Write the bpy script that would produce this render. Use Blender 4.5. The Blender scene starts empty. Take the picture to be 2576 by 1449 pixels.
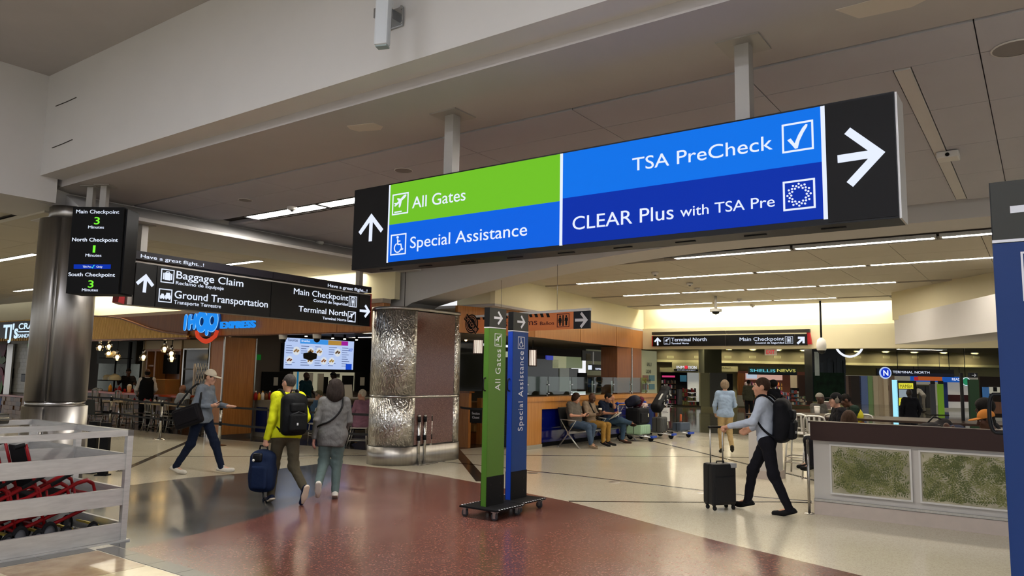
import bpy, bmesh, math, random
import numpy as np
from mathutils import Vector, Matrix, Euler
random.seed(7); rng = np.random.default_rng(7)
SC = bpy.context.scene; COL = SC.collection
# ---------------- camera ----------------
FPX = 1874.0; HC = 1.8
_p = math.atan((938-724.5)/FPX); _r = math.radians(.97)
_u0 = np.array([0,-math.sin(_p),math.cos(_p)]); _f0 = np.array([0,math.cos(_p),math.sin(_p)]); _r0 = np.array([1.,0,0])
CR = _r0*math.cos(_r)+_u0*math.sin(_r); CU = _u0*math.cos(_r)-_r0*math.sin(_r); CC = np.array([0,0,HC])
cd = bpy.data.cameras.new('camera'); cam = bpy.data.objects.new('camera', cd); COL.objects.link(cam)
cd.sensor_width = 36; cd.lens = FPX/2576*36; cd.clip_end = 300
cam.matrix_world = Matrix(((CR[0],CU[0],-_f0[0],0),(CR[1],CU[1],-_f0[1],0),(CR[2],CU[2],-_f0[2],HC),(0,0,0,1)))
SC.camera = cam
# ---------------- world and exposure ----------------
w = bpy.data.worlds.new('world'); SC.world = w; w.use_nodes = True
w.node_tree.nodes['Background'].inputs[0].default_value = (.97,.98,1,1)
w.node_tree.nodes['Background'].inputs[1].default_value = .95
SC.view_settings.view_transform = 'Standard'; SC.view_settings.look = 'None'
SC.view_settings.gamma = 1; SC.view_settings.exposure = 0.0; SC.view_settings.use_curve_mapping = False
SC.cycles.max_bounces = 5; SC.cycles.diffuse_bounces = 3; SC.cycles.glossy_bounces = 2; SC.cycles.adaptive_threshold = .12; SC.cycles.use_light_tree = False; SC.cycles.transparent_max_bounces = 8
SC.cycles.sample_clamp_indirect = 4; SC.cycles.caustics_reflective = False; SC.cycles.caustics_refractive = False
# terminal grid: e1 runs along the beams, e2 across them
TH = math.radians(35.5); E1 = np.array([math.cos(TH),-math.sin(TH)]); E2 = np.array([math.sin(TH),math.cos(TH)]); ROT = -TH
def W(a,b,z=0.): q = a*E1+b*E2; return Vector((q[0],q[1],z))
def AB(p): return (p[0]*E1[0]+p[1]*E1[1], p[0]*E2[0]+p[1]*E2[1])
def ray(x,y): return FPX*_f0+(x-1288)*CR-(y-724.5)*CU
def PZ(x,y,z): v = ray(x,y); return Vector(CC+v*((z-HC)/v[2]))
def PY(x,y,d): v = ray(x,y); return Vector(CC+v*(d/v[1]))
def PA(x,y,a): v = ray(x,y); return Vector(CC+v*(a/(v[:2]@E1)))
def PB(x,y,b): v = ray(x,y); return Vector(CC+v*(b/(v[:2]@E2)))
def Fl(x,y): return PZ(x,y,0)
# ---------------- materials ----------------
def lin(h):
    if isinstance(h,str):
        h = h.lstrip('#'); c = [int(h[i:i+2],16)/255 for i in (0,2,4)]
    else: c = list(h)
    return tuple((x/12.92 if x<=.04045 else ((x+.055)/1.055)**2.4) for x in c)+(1,)
MATS = {}
def mat(name, col='#808080', rough=.5, metal=0, emit=None, noise=None, bump=None, spec=None, coat=0, alpha=1, trans=0, col2=None, stretch=None, wave=None):
    if name in MATS: return MATS[name]
    if spec is None: spec = .5 if (metal or rough<.3) else (.25 if rough<.55 else .12)
    m = bpy.data.materials.new(name); m.use_nodes = True; MATS[name] = m
    nt = m.node_tree; N = nt.nodes; L = nt.links; b = N['Principled BSDF']
    b.inputs['Base Color'].default_value = lin(col); b.inputs['Roughness'].default_value = rough
    b.inputs['Metallic'].default_value = metal; b.inputs['Specular IOR Level'].default_value = spec
    b.inputs['Coat Weight'].default_value = coat; b.inputs['Alpha'].default_value = alpha
    if trans: b.inputs['Transmission Weight'].default_value = trans
    if emit: b.inputs['Emission Color'].default_value = lin(emit[0]); b.inputs['Emission Strength'].default_value = emit[1]; m.cycles.emission_sampling = 'FRONT' if emit[1]>5 else 'NONE'
    if noise or bump or wave:
        tc = N.new('ShaderNodeTexCoord'); vec = tc.outputs['Object']
        if stretch:
            mp = N.new('ShaderNodeMapping'); mp.inputs['Scale'].default_value = stretch; L.new(vec, mp.inputs[0]); vec = mp.outputs[0]
    if noise:
        t = N.new('ShaderNodeTexNoise'); t.inputs['Scale'].default_value = noise[0]; t.inputs['Detail'].default_value = 5; t.inputs['Roughness'].default_value = .6
        L.new(vec, t.inputs['Vector'])
        r = N.new('ShaderNodeValToRGB'); c = lin(col); k = noise[1]
        r.color_ramp.elements[0].position = .3; r.color_ramp.elements[1].position = .7
        r.color_ramp.elements[0].color = lin(col2) if col2 else tuple(x*(1-k) for x in c[:3])+(1,)
        r.color_ramp.elements[1].color = c if col2 else tuple(min(1,x*(1+k)) for x in c[:3])+(1,)
        L.new(t.outputs['Fac'], r.inputs[0]); L.new(r.outputs[0], b.inputs['Base Color'])
        if len(noise)>2:
            mr = N.new('ShaderNodeMapRange'); mr.inputs[3].default_value = rough-noise[2]; mr.inputs[4].default_value = rough+noise[2]
            L.new(t.outputs['Fac'], mr.inputs[0]); L.new(mr.outputs[0], b.inputs['Roughness'])
    if bump:
        t2 = N.new('ShaderNodeTexNoise'); t2.inputs['Scale'].default_value = bump[0]; t2.inputs['Detail'].default_value = 4
        L.new(vec, t2.inputs['Vector']); bp = N.new('ShaderNodeBump'); bp.inputs['Strength'].default_value = bump[1]; bp.inputs['Distance'].default_value = bump[2] if len(bump)>2 else .01
        L.new(t2.outputs['Fac'], bp.inputs['Height']); L.new(bp.outputs[0], b.inputs['Normal'])
    return m
def glass(name, tint='#dfe8e4', refl=.12, clear=.85, rough=.03):
    if name in MATS: return MATS[name]
    m = bpy.data.materials.new(name); m.use_nodes = True; MATS[name] = m
    nt = m.node_tree; N = nt.nodes; L = nt.links; N.remove(N['Principled BSDF'])
    tr = N.new('ShaderNodeBsdfTransparent'); tr.inputs[0].default_value = tuple(x*clear for x in lin(tint)[:3])+(1,)
    gl = N.new('ShaderNodeBsdfGlossy'); gl.inputs['Roughness'].default_value = rough; gl.inputs[0].default_value = (1,1,1,1)
    mx = N.new('ShaderNodeMixShader'); mx.inputs[0].default_value = refl
    L.new(tr.outputs[0], mx.inputs[1]); L.new(gl.outputs[0], mx.inputs[2]); L.new(mx.outputs[0], N['Material Output'].inputs[0])
    return m
def wood(name, c1, c2, scale=1., rough=.35, axis='z', coat=.1):
    if name in MATS: return MATS[name]
    m = mat(name, c1, rough, coat=coat); nt = m.node_tree; N = nt.nodes; L = nt.links; b = N['Principled BSDF']
    tc = N.new('ShaderNodeTexCoord'); mp = N.new('ShaderNodeMapping')
    s = {'z':(9,9,.35),'x':(.35,9,9),'y':(9,.35,9)}[axis]; mp.inputs['Scale'].default_value = tuple(v*scale for v in s)
    L.new(tc.outputs['Object'], mp.inputs[0])
    t = N.new('ShaderNodeTexNoise'); t.inputs['Scale'].default_value = 4; t.inputs['Detail'].default_value = 6; t.inputs['Roughness'].default_value = .65; t.inputs['Distortion'].default_value = .4
    L.new(mp.outputs[0], t.inputs['Vector']); r = N.new('ShaderNodeValToRGB')
    r.color_ramp.elements[0].position = .32; r.color_ramp.elements[1].position = .68
    r.color_ramp.elements[0].color = lin(c2); r.color_ramp.elements[1].color = lin(c1)
    L.new(t.outputs['Fac'], r.inputs[0]); L.new(r.outputs[0], b.inputs['Base Color'])
    return m
def terrazzo(name, base, specks, scale=60, rough=.14, amt=.5):
    if name in MATS: return MATS[name]
    m = mat(name, base, rough); nt = m.node_tree; N = nt.nodes; L = nt.links; b = N['Principled BSDF']
    tc = N.new('ShaderNodeTexCoord'); v = N.new('ShaderNodeTexVoronoi'); v.inputs['Scale'].default_value = scale
    L.new(tc.outputs['Object'], v.inputs['Vector']); sx = N.new('ShaderNodeSeparateColor'); L.new(v.outputs['Color'], sx.inputs[0])
    r = N.new('ShaderNodeValToRGB'); r.color_ramp.interpolation = 'CONSTANT'; e = r.color_ramp.elements
    e[0].position = 0; e[0].color = lin(base); e[1].position = .55; e[1].color = lin(specks[0])
    for i,c in enumerate(specks[1:]): q = e.new(.55+.45*(i+1)/len(specks)); q.color = lin(c)
    L.new(sx.outputs[0], r.inputs[0])
    big = N.new('ShaderNodeTexNoise'); big.inputs['Scale'].default_value = .7; big.inputs['Detail'].default_value = 3; L.new(tc.outputs['Object'], big.inputs['Vector'])
    mx = N.new('ShaderNodeMix'); mx.data_type = 'RGBA'; mx.inputs[0].default_value = amt; mx.inputs[6].default_value = lin(base); L.new(r.outputs[0], mx.inputs[7])
    mr = N.new('ShaderNodeMapRange'); mr.inputs[1].default_value = .3; mr.inputs[2].default_value = .7; mr.inputs[3].default_value = rough*.75; mr.inputs[4].default_value = rough*1.35
    L.new(big.outputs['Fac'], mr.inputs[0]); L.new(mr.outputs[0], b.inputs['Roughness']); L.new(mx.outputs[2], b.inputs['Base Color'])
    return m
def emis(name, col='#ffffff', s=1.): return mat(name, '#020202', .6, emit=(col, s), spec=.08)
# ---------------- mesh helpers ----------------
class MB:
    def __init__(s): s.v = []; s.f = []; s.sm = []
    def add(s, vs, fs, smooth=False):
        o = len(s.v); s.v += [tuple(map(float,p)) for p in vs]; s.f += [tuple(i+o for i in f) for f in fs]; s.sm += [smooth]*len(fs); return s
    def box(s, c, d, rot=None, bev=0.):
        hx,hy,hz = d[0]/2,d[1]/2,d[2]/2; c = Vector(c)
        if bev:
            bm = bmesh.new(); bmesh.ops.create_cube(bm, size=1); bmesh.ops.scale(bm, vec=d, verts=bm.verts)
            bmesh.ops.bevel(bm, geom=list(bm.edges), offset=bev, segments=2, affect='EDGES', profile=.6)
            M = (Euler(rot).to_matrix() if rot is not None and not isinstance(rot,Matrix) else (rot or Matrix.Identity(3)))
            bm.verts.index_update(); s.add([M@v.co+c for v in bm.verts], [[v.index for v in f.verts] for f in bm.faces], False); bm.free(); return s
        vs = [Vector((x,y,z)) for x in (-hx,hx) for y in (-hy,hy) for z in (-hz,hz)]
        if rot is not None: M = rot if isinstance(rot,Matrix) else Euler(rot).to_matrix(); vs = [M@v for v in vs]
        return s.add([v+c for v in vs], [(0,1,3,2),(4,6,7,5),(0,4,5,1),(2,3,7,6),(0,2,6,4),(1,5,7,3)])
    def bb(s, x0,x1,y0,y1,z0,z1,bev=0.): return s.box(((x0+x1)/2,(y0+y1)/2,(z0+z1)/2),(abs(x1-x0),abs(y1-y0),abs(z1-z0)),bev=bev)
    def cyl(s, p0, p1, r0, r1=None, n=12, cap=True, smooth=True):
        p0 = Vector(p0); p1 = Vector(p1); r1 = r0 if r1 is None else r1; d = (p1-p0).normalized()
        u = d.orthogonal().normalized(); w_ = d.cross(u); vs = []
        for p,r in ((p0,r0),(p1,r1)):
            for i in range(n): t = 2*math.pi*i/n; vs.append(p+u*(r*math.cos(t))+w_*(r*math.sin(t)))
        s.add(vs, [(i,(i+1)%n,n+(i+1)%n,n+i) for i in range(n)], smooth)
        if cap: s.add(vs, [tuple(range(n-1,-1,-1)),tuple(range(n,2*n))])
        return s
    def tube(s, pts, r, n=8, closed=False, cap=True):
        pts = [Vector(p) for p in pts]; m = len(pts); rings = []; rr = r if hasattr(r,'__len__') else [r]*m
        up = None
        for i,p in enumerate(pts):
            a = pts[i-1] if (i>0 or closed) else p; b = pts[(i+1)%m] if (i<m-1 or closed) else p
            d = (b-a); d = d.normalized() if d.length>1e-9 else Vector((0,0,1))
            if up is None: up = d.orthogonal().normalized()
            u = (up-d*up.dot(d)); u = u.normalized() if u.length>1e-6 else d.orthogonal().normalized(); up = u; w_ = d.cross(u)
            rings.append([p+u*(rr[i]*math.cos(2*math.pi*k/n))+w_*(rr[i]*math.sin(2*math.pi*k/n)) for k in range(n)])
        vs = [q for R in rings for q in R]; fs = []
        for i in range(m if closed else m-1):
            j = (i+1)%m
            for k in range(n): fs.append((i*n+k,i*n+(k+1)%n,j*n+(k+1)%n,j*n+k))
        s.add(vs, fs, True)
        if cap and not closed: s.add(vs, [tuple(range(n-1,-1,-1)),tuple(range((m-1)*n,m*n))])
        return s
    def lathe(s, prof, c=(0,0,0), n=20, axis='z', smooth=True):
        c = Vector(c); vs = []; fs = []; m = len(prof)
        for r,z in prof:
            for k in range(n):
                t = 2*math.pi*k/n; x,y = r*math.cos(t), r*math.sin(t)
                p = {'z':(x,y,z),'y':(x,z,y),'x':(z,x,y)}[axis]; vs.append(c+Vector(p))
        for i in range(m-1):
            for k in range(n): fs.append((i*n+k,i*n+(k+1)%n,(i+1)*n+(k+1)%n,(i+1)*n+k))
        return s.add(vs, fs, smooth)
    def prism(s, poly, z0, z1, plane='xy', smooth=False):
        """poly extruded; plane xz: poly=(x,z), depth along y"""
        n = len(poly)
        if plane=='xy': vs = [(x,y,z0) for x,y in poly]+[(x,y,z1) for x,y in poly]
        elif plane=='xz': vs = [(x,z0,y) for x,y in poly]+[(x,z1,y) for x,y in poly]
        else: vs = [(z0,x,y) for x,y in poly]+[(z1,x,y) for x,y in poly]
        s.add(vs, [tuple(range(n)),tuple(range(2*n-1,n-1,-1))]); o = len(s.v)-2*n
        s.f += [(o+i,o+n+i,o+n+(i+1)%n,o+(i+1)%n) for i in range(n)]; s.sm += [smooth]*n
        return s
    def ring(s, outer, inner, z0, z1, plane='xz'):
        n = len(outer); mk = (lambda p,d:(p[0],d,p[1])) if plane=='xz' else (lambda p,d:(p[0],p[1],d))
        vs = [mk(p,z0) for p in outer]+[mk(p,z0) for p in inner]+[mk(p,z1) for p in outer]+[mk(p,z1) for p in inner]
        fs = []
        for i in range(n):
            j = (i+1)%n; fs += [(i,j,n+j,n+i),(2*n+i,3*n+i,3*n+j,2*n+j),(i,2*n+i,2*n+j,j),(n+i,n+j,3*n+j,3*n+i)]
        return s.add(vs, fs)
    def sph(s, c, r, n=14, m=10):
        r = r if hasattr(r,'__len__') else (r,r,r); vs = []; fs = []
        for i in range(m+1):
            t = math.pi*i/m
            for k in range(n): p = 2*math.pi*k/n; vs.append((c[0]+r[0]*math.sin(t)*math.cos(p),c[1]+r[1]*math.sin(t)*math.sin(p),c[2]-r[2]*math.cos(t)))
        for i in range(m):
            for k in range(n): fs.append((i*n+k,i*n+(k+1)%n,(i+1)*n+(k+1)%n,(i+1)*n+k))
        return s.add(vs, fs, True)
    def mesh(s, name):
        me = bpy.data.meshes.new(name); me.from_pydata(s.v, [], s.f)
        me.polygons.foreach_set('use_smooth', s.sm); bm = bmesh.new(); bm.from_mesh(me)
        bmesh.ops.remove_doubles(bm, verts=bm.verts, dist=1e-6); bmesh.ops.recalc_face_normals(bm, faces=bm.faces); bm.to_mesh(me); bm.free(); me.update()
        return me
    def build(s, name, m, parent=None, loc=None, rot=None):
        return link(name, s.mesh(name), m, parent, loc, rot)
def link(name, me, m, parent=None, loc=None, rot=None):
    o = bpy.data.objects.new(name, me); COL.objects.link(o)
    if m is not None: me.materials.clear(); me.materials.append(m)
    if parent: o.parent = parent
    if loc is not None: o.location = loc
    if rot is not None: o.rotation_euler = rot
    return o
def tag(o, label, cat, group=None, kind=None):
    if label: o['label'] = label
    if cat: o['category'] = cat
    if group: o['group'] = group
    if kind: o['kind'] = kind
    return o
def thing(name, label, cat, loc=(0,0,0), rz=0., group=None, rot=None):
    o = bpy.data.objects.new(name, None); COL.objects.link(o); o.empty_display_size = .1
    o.location = loc; o.rotation_euler = rot if rot is not None else (0,0,rz); return tag(o, label, cat, group)
def dup(root, loc=None, rz=None, label=None, group=None, rot=None, parent=None):
    r = root.copy(); COL.objects.link(r)
    if parent: r.parent = parent
    if loc is not None: r.location = loc
    if rz is not None: r.rotation_euler = (0,0,rz)
    if rot is not None: r.rotation_euler = rot
    if label: r['label'] = label
    if group: r['group'] = group
    for ch in list(root.children):
        c = ch.copy(); COL.objects.link(c); c.parent = r
        for g in ch.children: d = g.copy(); COL.objects.link(d); d.parent = c
    return r
def struct(name, mb, m, parent=None, loc=None, rot=None):
    o = mb.build(name, m, parent, loc, rot)
    if parent is None: o['kind'] = 'structure'
    return o
def sbox(name, a0,a1,b0,b1,z0,z1, m, parent=None, bev=0.):
    """a box on the terminal grid, in world coordinates"""
    mb = MB().bb(a0,a1,b0,b1,z0,z1,bev); mb.v = [tuple(W(*p)) for p in mb.v]
    return struct(name, mb, m, parent)
# text
def tmesh(txt, size=1., bold=0., align='LEFT', ext=.002, shear=0., space=1., sx=1.):
    cu = bpy.data.curves.new('t','FONT'); cu.body = txt; cu.size = size; cu.align_x = align; cu.offset = bold*size; cu.extrude = ext; cu.shear = shear; cu.space_character = space
    cu.resolution_u = 4; o = bpy.data.objects.new('t', cu)
    me = bpy.data.meshes.new_from_object(o); bpy.data.objects.remove(o); bpy.data.curves.remove(cu)
    if sx!=1: me.transform(Matrix.Diagonal((sx,1,1,1)))
    return me
def text(txt, x, y, z, size, m, parent, bold=0., align='LEFT', ext=.002, rot=(math.pi/2,0,0), name='lettering', shear=0., space=1., sx=1., fit=None):
    """lettering in the local xz plane, facing -y; size = cap height"""
    me = tmesh(txt, size/.73, bold, align, ext, shear, space, sx)
    if fit:
        xs = [v.co.x for v in me.vertices]; k = fit/(max(xs)-min(xs)); me.transform(Matrix.Diagonal((k,1,1,1)))
    return link(name, me, m, parent, (x,y,z), rot)
def circ(r, n=24, c=(0,0), a0=0, a1=2*math.pi, ry=None):
    ry = ry or r
    full = abs(a1-a0-2*math.pi)<1e-6; k = n if full else n+1
    return [(c[0]+r*math.cos(a0+(a1-a0)*i/n), c[1]+ry*math.sin(a0+(a1-a0)*i/n)) for i in range(k)]
def arrow_poly(L, wd, hw, ang=0., c=(0,0), th=None):
    """chevron arrow pointing +x turned by ang; L length, wd stroke, hw half width"""
    t = wd/2; q = wd*1.42
    pts = [(L/2,0),(L/2-hw,hw),(L/2-hw-q*.5,hw-q*.5),(L/2-q-t,t),(-L/2,t),(-L/2,-t),(L/2-q-t,-t),(L/2-hw-q*.5,-hw+q*.5),(L/2-hw,-hw)]
    ca,sa = math.cos(ang),math.sin(ang)
    return [(c[0]+x*ca-y*sa,c[1]+x*sa+y*ca) for x,y in pts]
def frame_box(mb, x, z, w, h, t, y0, y1):
    o = [(x-w/2,z-h/2),(x+w/2,z-h/2),(x+w/2,z+h/2),(x-w/2,z+h/2)]; i = [(x-w/2+t,z-h/2+t),(x+w/2-t,z-h/2+t),(x+w/2-t,z+h/2-t),(x-w/2+t,z+h/2-t)]
    mb.ring(o, i, y0, y1); return mb
def smooth_chaikin(pts, it=2, closed=True):
    for _ in range(it):
        q = []; n = len(pts)
        for i in range(n if closed else n-1):
            a,b = pts[i],pts[(i+1)%n]; q += [tuple(a[k]*.75+b[k]*.25 for k in range(len(a))),tuple(a[k]*.25+b[k]*.75 for k in range(len(a)))]
        if not closed: q = [pts[0]]+q+[pts[-1]]
        pts = q
    return pts
# ================= structure =================
m_cream = terrazzo('cream_terrazzo','#cfc6b0',['#d9d0bb','#c0b59e','#b3a891'],90,.13,.5)
m_red = terrazzo('red_terrazzo','#643c34',['#71463d','#57322a','#8f6a5e','#7d584c'],75,.2,.7)
m_char = terrazzo('charcoal_terrazzo','#3a3a3a',['#4b4a49','#2b2b2b','#5d5a57'],75,.17,.7)
m_dark = mat('dark_strip','#2a2521',.18); m_inner = terrazzo('diner_floor','#37322e',['#2d2926','#433d38'],60,.16,.5)
m_tan = mat('tan_marble','#b29a76',.16,noise=(3.5,.3),col2='#87694a'); m_tan2 = mat('pale_marble','#c8b78f',.16,noise=(3,.12))
m_grey = mat('grey_tile','#57544f',.22,noise=(6,.12))
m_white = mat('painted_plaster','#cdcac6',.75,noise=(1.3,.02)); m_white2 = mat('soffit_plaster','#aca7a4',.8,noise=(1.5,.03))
m_covew = mat('cove_plaster','#e6dcb8',.8,noise=(2,.015)); m_panel = mat('ceiling_panel','#b3b2b8',.6,noise=(2,.02)); m_panel2 = mat('ceiling_panel_warm','#c6bfae',.55,noise=(2,.02))
m_gap = mat('shadow_gap','#3d3936',.9)
m_tube = emis('fluorescent','#fff4e4',46.0); m_tubeb = emis('fluorescent_b','#fffaf4',55.0); m_hall_fill = emis('hall_fill','#eef1ff',60.0)
m_wood = wood('honey_wood','#a9713c','#8a5628',1.,.35); m_woodd = wood('dark_honey_wood','#7b4a1f','#5e3513',1.,.35)
m_alu = mat('brushed_aluminium','#b9b7b2',.32,.9,noise=(30,.08,.06),stretch=(1,1,.06)); m_steel = mat('steel','#a8a59f',.25,1,noise=(40,.08,.05),stretch=(1,1,.05))
# floor
fl = struct('floor', MB().bb(-45,45,-14,62,-.2,0), m_cream)
def inlay(name, pts, z, m, parent=fl):
    c = Vector((sum(p[0] for p in pts)/len(pts),sum(p[1] for p in pts)/len(pts),0))
    return MB().prism([(p[0]-c[0],p[1]-c[1]) for p in pts],0,z,'xy').build(name, m, parent, c)
def pf(L): return [Fl(*p) for p in L]
char_top = [(335,1220),(465,1203),(607,1191),(700,1180),(803,1167)]
bound = [(852,1166),(846,1190),(826,1217),(788,1248),(719,1277),(649,1302),(510,1340),(400,1364),(317,1381)]
inlay('terrazzo_panel', pf(char_top+[(852,1166)]+bound[1:])+[W(-7.86,4.02),W(-7.9,3.0),W(-11.6,3.0)], .0015, m_char)
redr = [(929,1174),(1000,1181),(1100,1196),(1214,1217),(1320,1240),(1431,1262),(1600,1307),(1800,1360),(2000,1408),(2170,1449)]
rp = pf(redr)
inlay('terrazzo_panel', pf(bound[::-1])+rp+[rp[-1]+(rp[-1]-rp[-2])*1.6, W(2.5,4.0), W(-7.5,4.0)], .0015, m_red)
# stone tiles at the edge of the hall
for i in range(13):
    a = -7.72+i*.47; MB().bb(-.231,.231,-.09,.09,0,.003).build('tile', m_grey, fl, W(a+.235,3.92), (0,0,ROT))
for i in range(9):
    MB().bb(-.09,.09,-.231,.231,0,.003).build('tile', m_grey, fl, W(-7.76,3.57-i*.47), (0,0,ROT))
for i in range(6):
    for j in range(4):
        MB().bb(-.452,.452,-.452,.452,0,.0025).build('tile', m_tan if (i+j)%2==0 else m_tan2, fl, W(-7.2+i*.91,3.36-j*.91), (0,0,ROT))
# dark divider strips
def strip(p, w, m=m_dark, z=.0025):
    p = [Vector(q) for q in p]; L = []; R = []
    for i,q in enumerate(p):
        d = (p[min(i+1,len(p)-1)]-p[max(i-1,0)]).normalized(); n = Vector((-d.y,d.x,0))*w/2; L.append(q+n); R.append(q-n)
    return inlay('divider_strip', L+R[::-1], z, m)
strip(pf([(1130,1112),(1150,1136),(1213,1211)]),.21); strip(pf([(1163,1144),(1400,1146),(1720,1149),(1884,1151)]),.05)
strip(pf([(1100,1160),(1140,1164),(1213,1171),(1318,1183),(1455,1197),(1720,1228),(1895,1249),(2042,1261)]),.06)
strip([q+Vector((0,-.06,0)) for q in pf([(1318,1183),(1455,1197),(1720,1228),(1895,1249),(2042,1261)])],.025,m_alu,.003)
strip(pf([(1431,1261),(1720,1263.6),(1966,1262.5),(2042,1265)]),.075)
strip(pf([(1600,1100),(1638,1109),(1740,1133),(1884,1169),(1988,1193),(2100,1222)]),.09)
strip(pf([(300,1186),(341,1169),(456,1119),(480,1108)]),.12); strip(pf([(300,1148),(640,1148),(922,1146)]),.05)
strip(pf([(640,1165),(770,1152),(880,1143),(922,1138)]),.05,mat('pale_strip','#a99d85',.2))
for x,y in ((1340,1190),(1546,1213),(1769,1240)):
    MB().lathe([(0,0.004),(.085,.004),(.1,.0)],n=24).build('floor_outlet_cover', m_alu, fl, Fl(x,y))
# diner floors
inlay('terrazzo_panel', [W(-26,11.4),W(-17.2,11.45),W(-12.6,12.15),W(-11.3,13.4),W(-11.2,14.6),W(-11.2,22.5),W(-26,22.5)], .0015, m_inner)
# shop floor beyond the header, darker polished stone
m_farfl = terrazzo('far_floor','#5d5a4c',['#6a6757','#504d41'],40,.07,.5)
inlay('terrazzo_panel', [Vector(q) for q in ((4.2,25.2,0),(18,18.5,0),(40,14,0),(40,60,0),(2,60,0))], .0015, m_farfl)
# ---- high hall above the camera ----
ce = sbox('ceiling', -10.4,14,-9,4.09,5.55,5.7, m_white2)
sbox('wall_left', -11.7,-10.4,-9,4.3,3.9,5.7, m_white)
fas = sbox('wall_fascia', -10.4,14,4.09,4.5,4.22,5.7, m_white)
MB().bb(-.006,.006,-.004,.004,0,1.2).build('panel_joint', m_gap, fas, W(-2.13,4.088,4.3), (0,0,ROT))
for (x0,y0,x1,y1) in ((140,267,192,245),(131,372,182,351)):
    p = PB(x0,y0,4.083); q = PB(x1,y1,4.083); MB().tube([p,(p+q)/2+Vector((0,0,-.004)),q],.005,4).build('plaster_crack', m_gap, fas)
# soffit band and groove
sof = sbox('ceiling', -10.75,14,4.36,5.46,4.13,4.5, m_white2)
sbox('trim_2', -10.75,14,5.46,5.50,4.17,4.35, m_gap)
MB().prism([(-.16,-.09),(.13,-.1),(.17,.02),(.1,.1),(-.13,.09),(-.18,0)],-.004,.001).build('paint_patch', mat('patch','#c9c0b4',.8), sof, W(-5.21,4.84,4.13), (0,0,ROT+.3))
MB().prism([(-.3,-.1),(.2,-.12),(.3,.0),(.1,.12),(-.2,.1)],-.004,.001).build('paint_patch', MATS['patch'], sof, PZ(2240,8,4.13), (0,0,ROT))
# ceiling panels of the bay behind the soffit
cp = sbox('ceiling', -10.9,14,5.5,11.3,4.19,4.35, m_gap)
G = .004
def panel(par, a0,a1,b0,b1,z, m, t=.05):
    return MB().bb(-(a1-a0)/2+G,(a1-a0)/2-G,-(b1-b0)/2+G,(b1-b0)/2-G,0,t).build('ceiling_panel', m, par, W((a0+a1)/2,(b0+b1)/2,z), (0,0,ROT))
cols = [-10.9+i*1.52 for i in range(17)]
for i in range(16):
    panel(cp, cols[i],cols[i+1],5.5,6.08,4.13,m_panel)
rows_b = [6.08,7.2,8.45,9.7,11.1]
for i in range(16):
    for j in range(4):
        a0,a1 = cols[i],cols[i+1]
        if a1<=-.7 or a0>=-.8:
            if j==0 and a1<-1.6 and a0>-11: # row that holds the long light fixture
                panel(cp,a0,a1,6.08,6.78,4.13,m_panel); panel(cp,a0,a1,7.06,7.2,4.13,m_panel); continue
            panel(cp,a0,a1,rows_b[j],rows_b[j+1],4.13,m_panel)
        else:
            panel(cp,a0,-.82,rows_b[j],rows_b[j+1],4.13,m_panel); panel(cp,-.70,a1,rows_b[j],rows_b[j+1],4.13,m_panel)
sbox('trim_3', -.815,-.705,6.1,11.0,4.122,4.2, m_white)
# beam on the left column line, with a chamfered soffit
prof = [(-10.75,4.3),(-10.75,4.12),(-10.32,3.9),(-10.32,3.85),(-11.75,3.85),(-11.75,4.3)]
MBb = MB().prism([(a+11.2,z-3.85) for a,z in prof],-3.35,3.35,'xz'); struct('wall_beam_left', MBb, m_white, None, W(-11.2,7.9,3.85), (0,0,ROT))
# wedge between fascia and column head
vs = [W(-10.4,4.06,4.22),W(-10.4,4.0,3.9),W(-10.75,4.62,3.88),W(-10.75,4.62,4.13),W(-10.4,4.36,4.13),W(-11.7,4.0,3.9),W(-11.7,4.62,3.88),W(-11.7,4.3,4.3)]
struct('wall_corner_facet', MB().add(vs,[(0,1,2),(0,2,3),(0,3,4),(1,5,6,2),(0,7,5,1),(7,6,5)]), m_white)
# ---- arch beam on the middle column row ----
def arch_z(a):
    t = min(1,max(0,(a+11.0)/7.5)); return 3.12+.81*math.sin(t*math.pi/2)**.85
ar = [(-12.3,4.3),(-12.3,3.05),(-11.0,3.05)]+[(-11+i*.35,arch_z(-11+i*.35)) for i in range(1,30)]+[(2,3.93),(14,3.93),(14,4.3)]
ab_ = struct('wall_arch', MB().prism([(a,z) for a,z in ar],-.425,.425,'xz'), m_white, None, W(0,11.775,0), (0,0,ROT))
for a in (-11.35,-10.85): MB().bb(-.006,.006,-.004,.004,3.05,4.1).build('panel_joint', m_gap, ab_, (a,-.426,0))
MB().box((-11.05,-.44,3.32),(.09,.03,.06),bev=.01).build('wall_sensor', mat('white_plastic','#d8d6d0',.4), ab_)
# ---- second bay: lower panelled ceiling, coves and bulkheads ----
c2 = sbox('ceiling', -10.2,3,12.2,21.7,3.93,4.1, m_gap)
cc = [-10.4+i*1.22 for i in range(12)]
strips_b = [12.12,14.80,17.64,20.43]
edges_b = [12.5,13.7,14.68,14.92,16.2,17.52,17.76,19.1,20.31,20.55,21.65]
def clip_bulk(a,b): # diagonal bulkhead line
    return a <= -.67-(b-16.48)*(2.3/3.15)+.35
for i in range(len(cc)-1):
    for j in range(len(edges_b)-1):
        if edges_b[j+1]-edges_b[j]<.3: continue
        a1 = cc[i+1]
        if not clip_bulk(cc[i],edges_b[j]): continue
        MB().bb(-.61+G,.61-G,-(edges_b[j+1]-edges_b[j])/2+G,(edges_b[j+1]-edges_b[j])/2-G,0,.06).build('ceiling_panel', m_panel2, c2, W((cc[i]+a1)/2,(edges_b[j]+edges_b[j+1])/2,3.86), (0,0,ROT))
        # shallow fins that give the panels their ripple
for j in (3,6,9): pass
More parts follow.
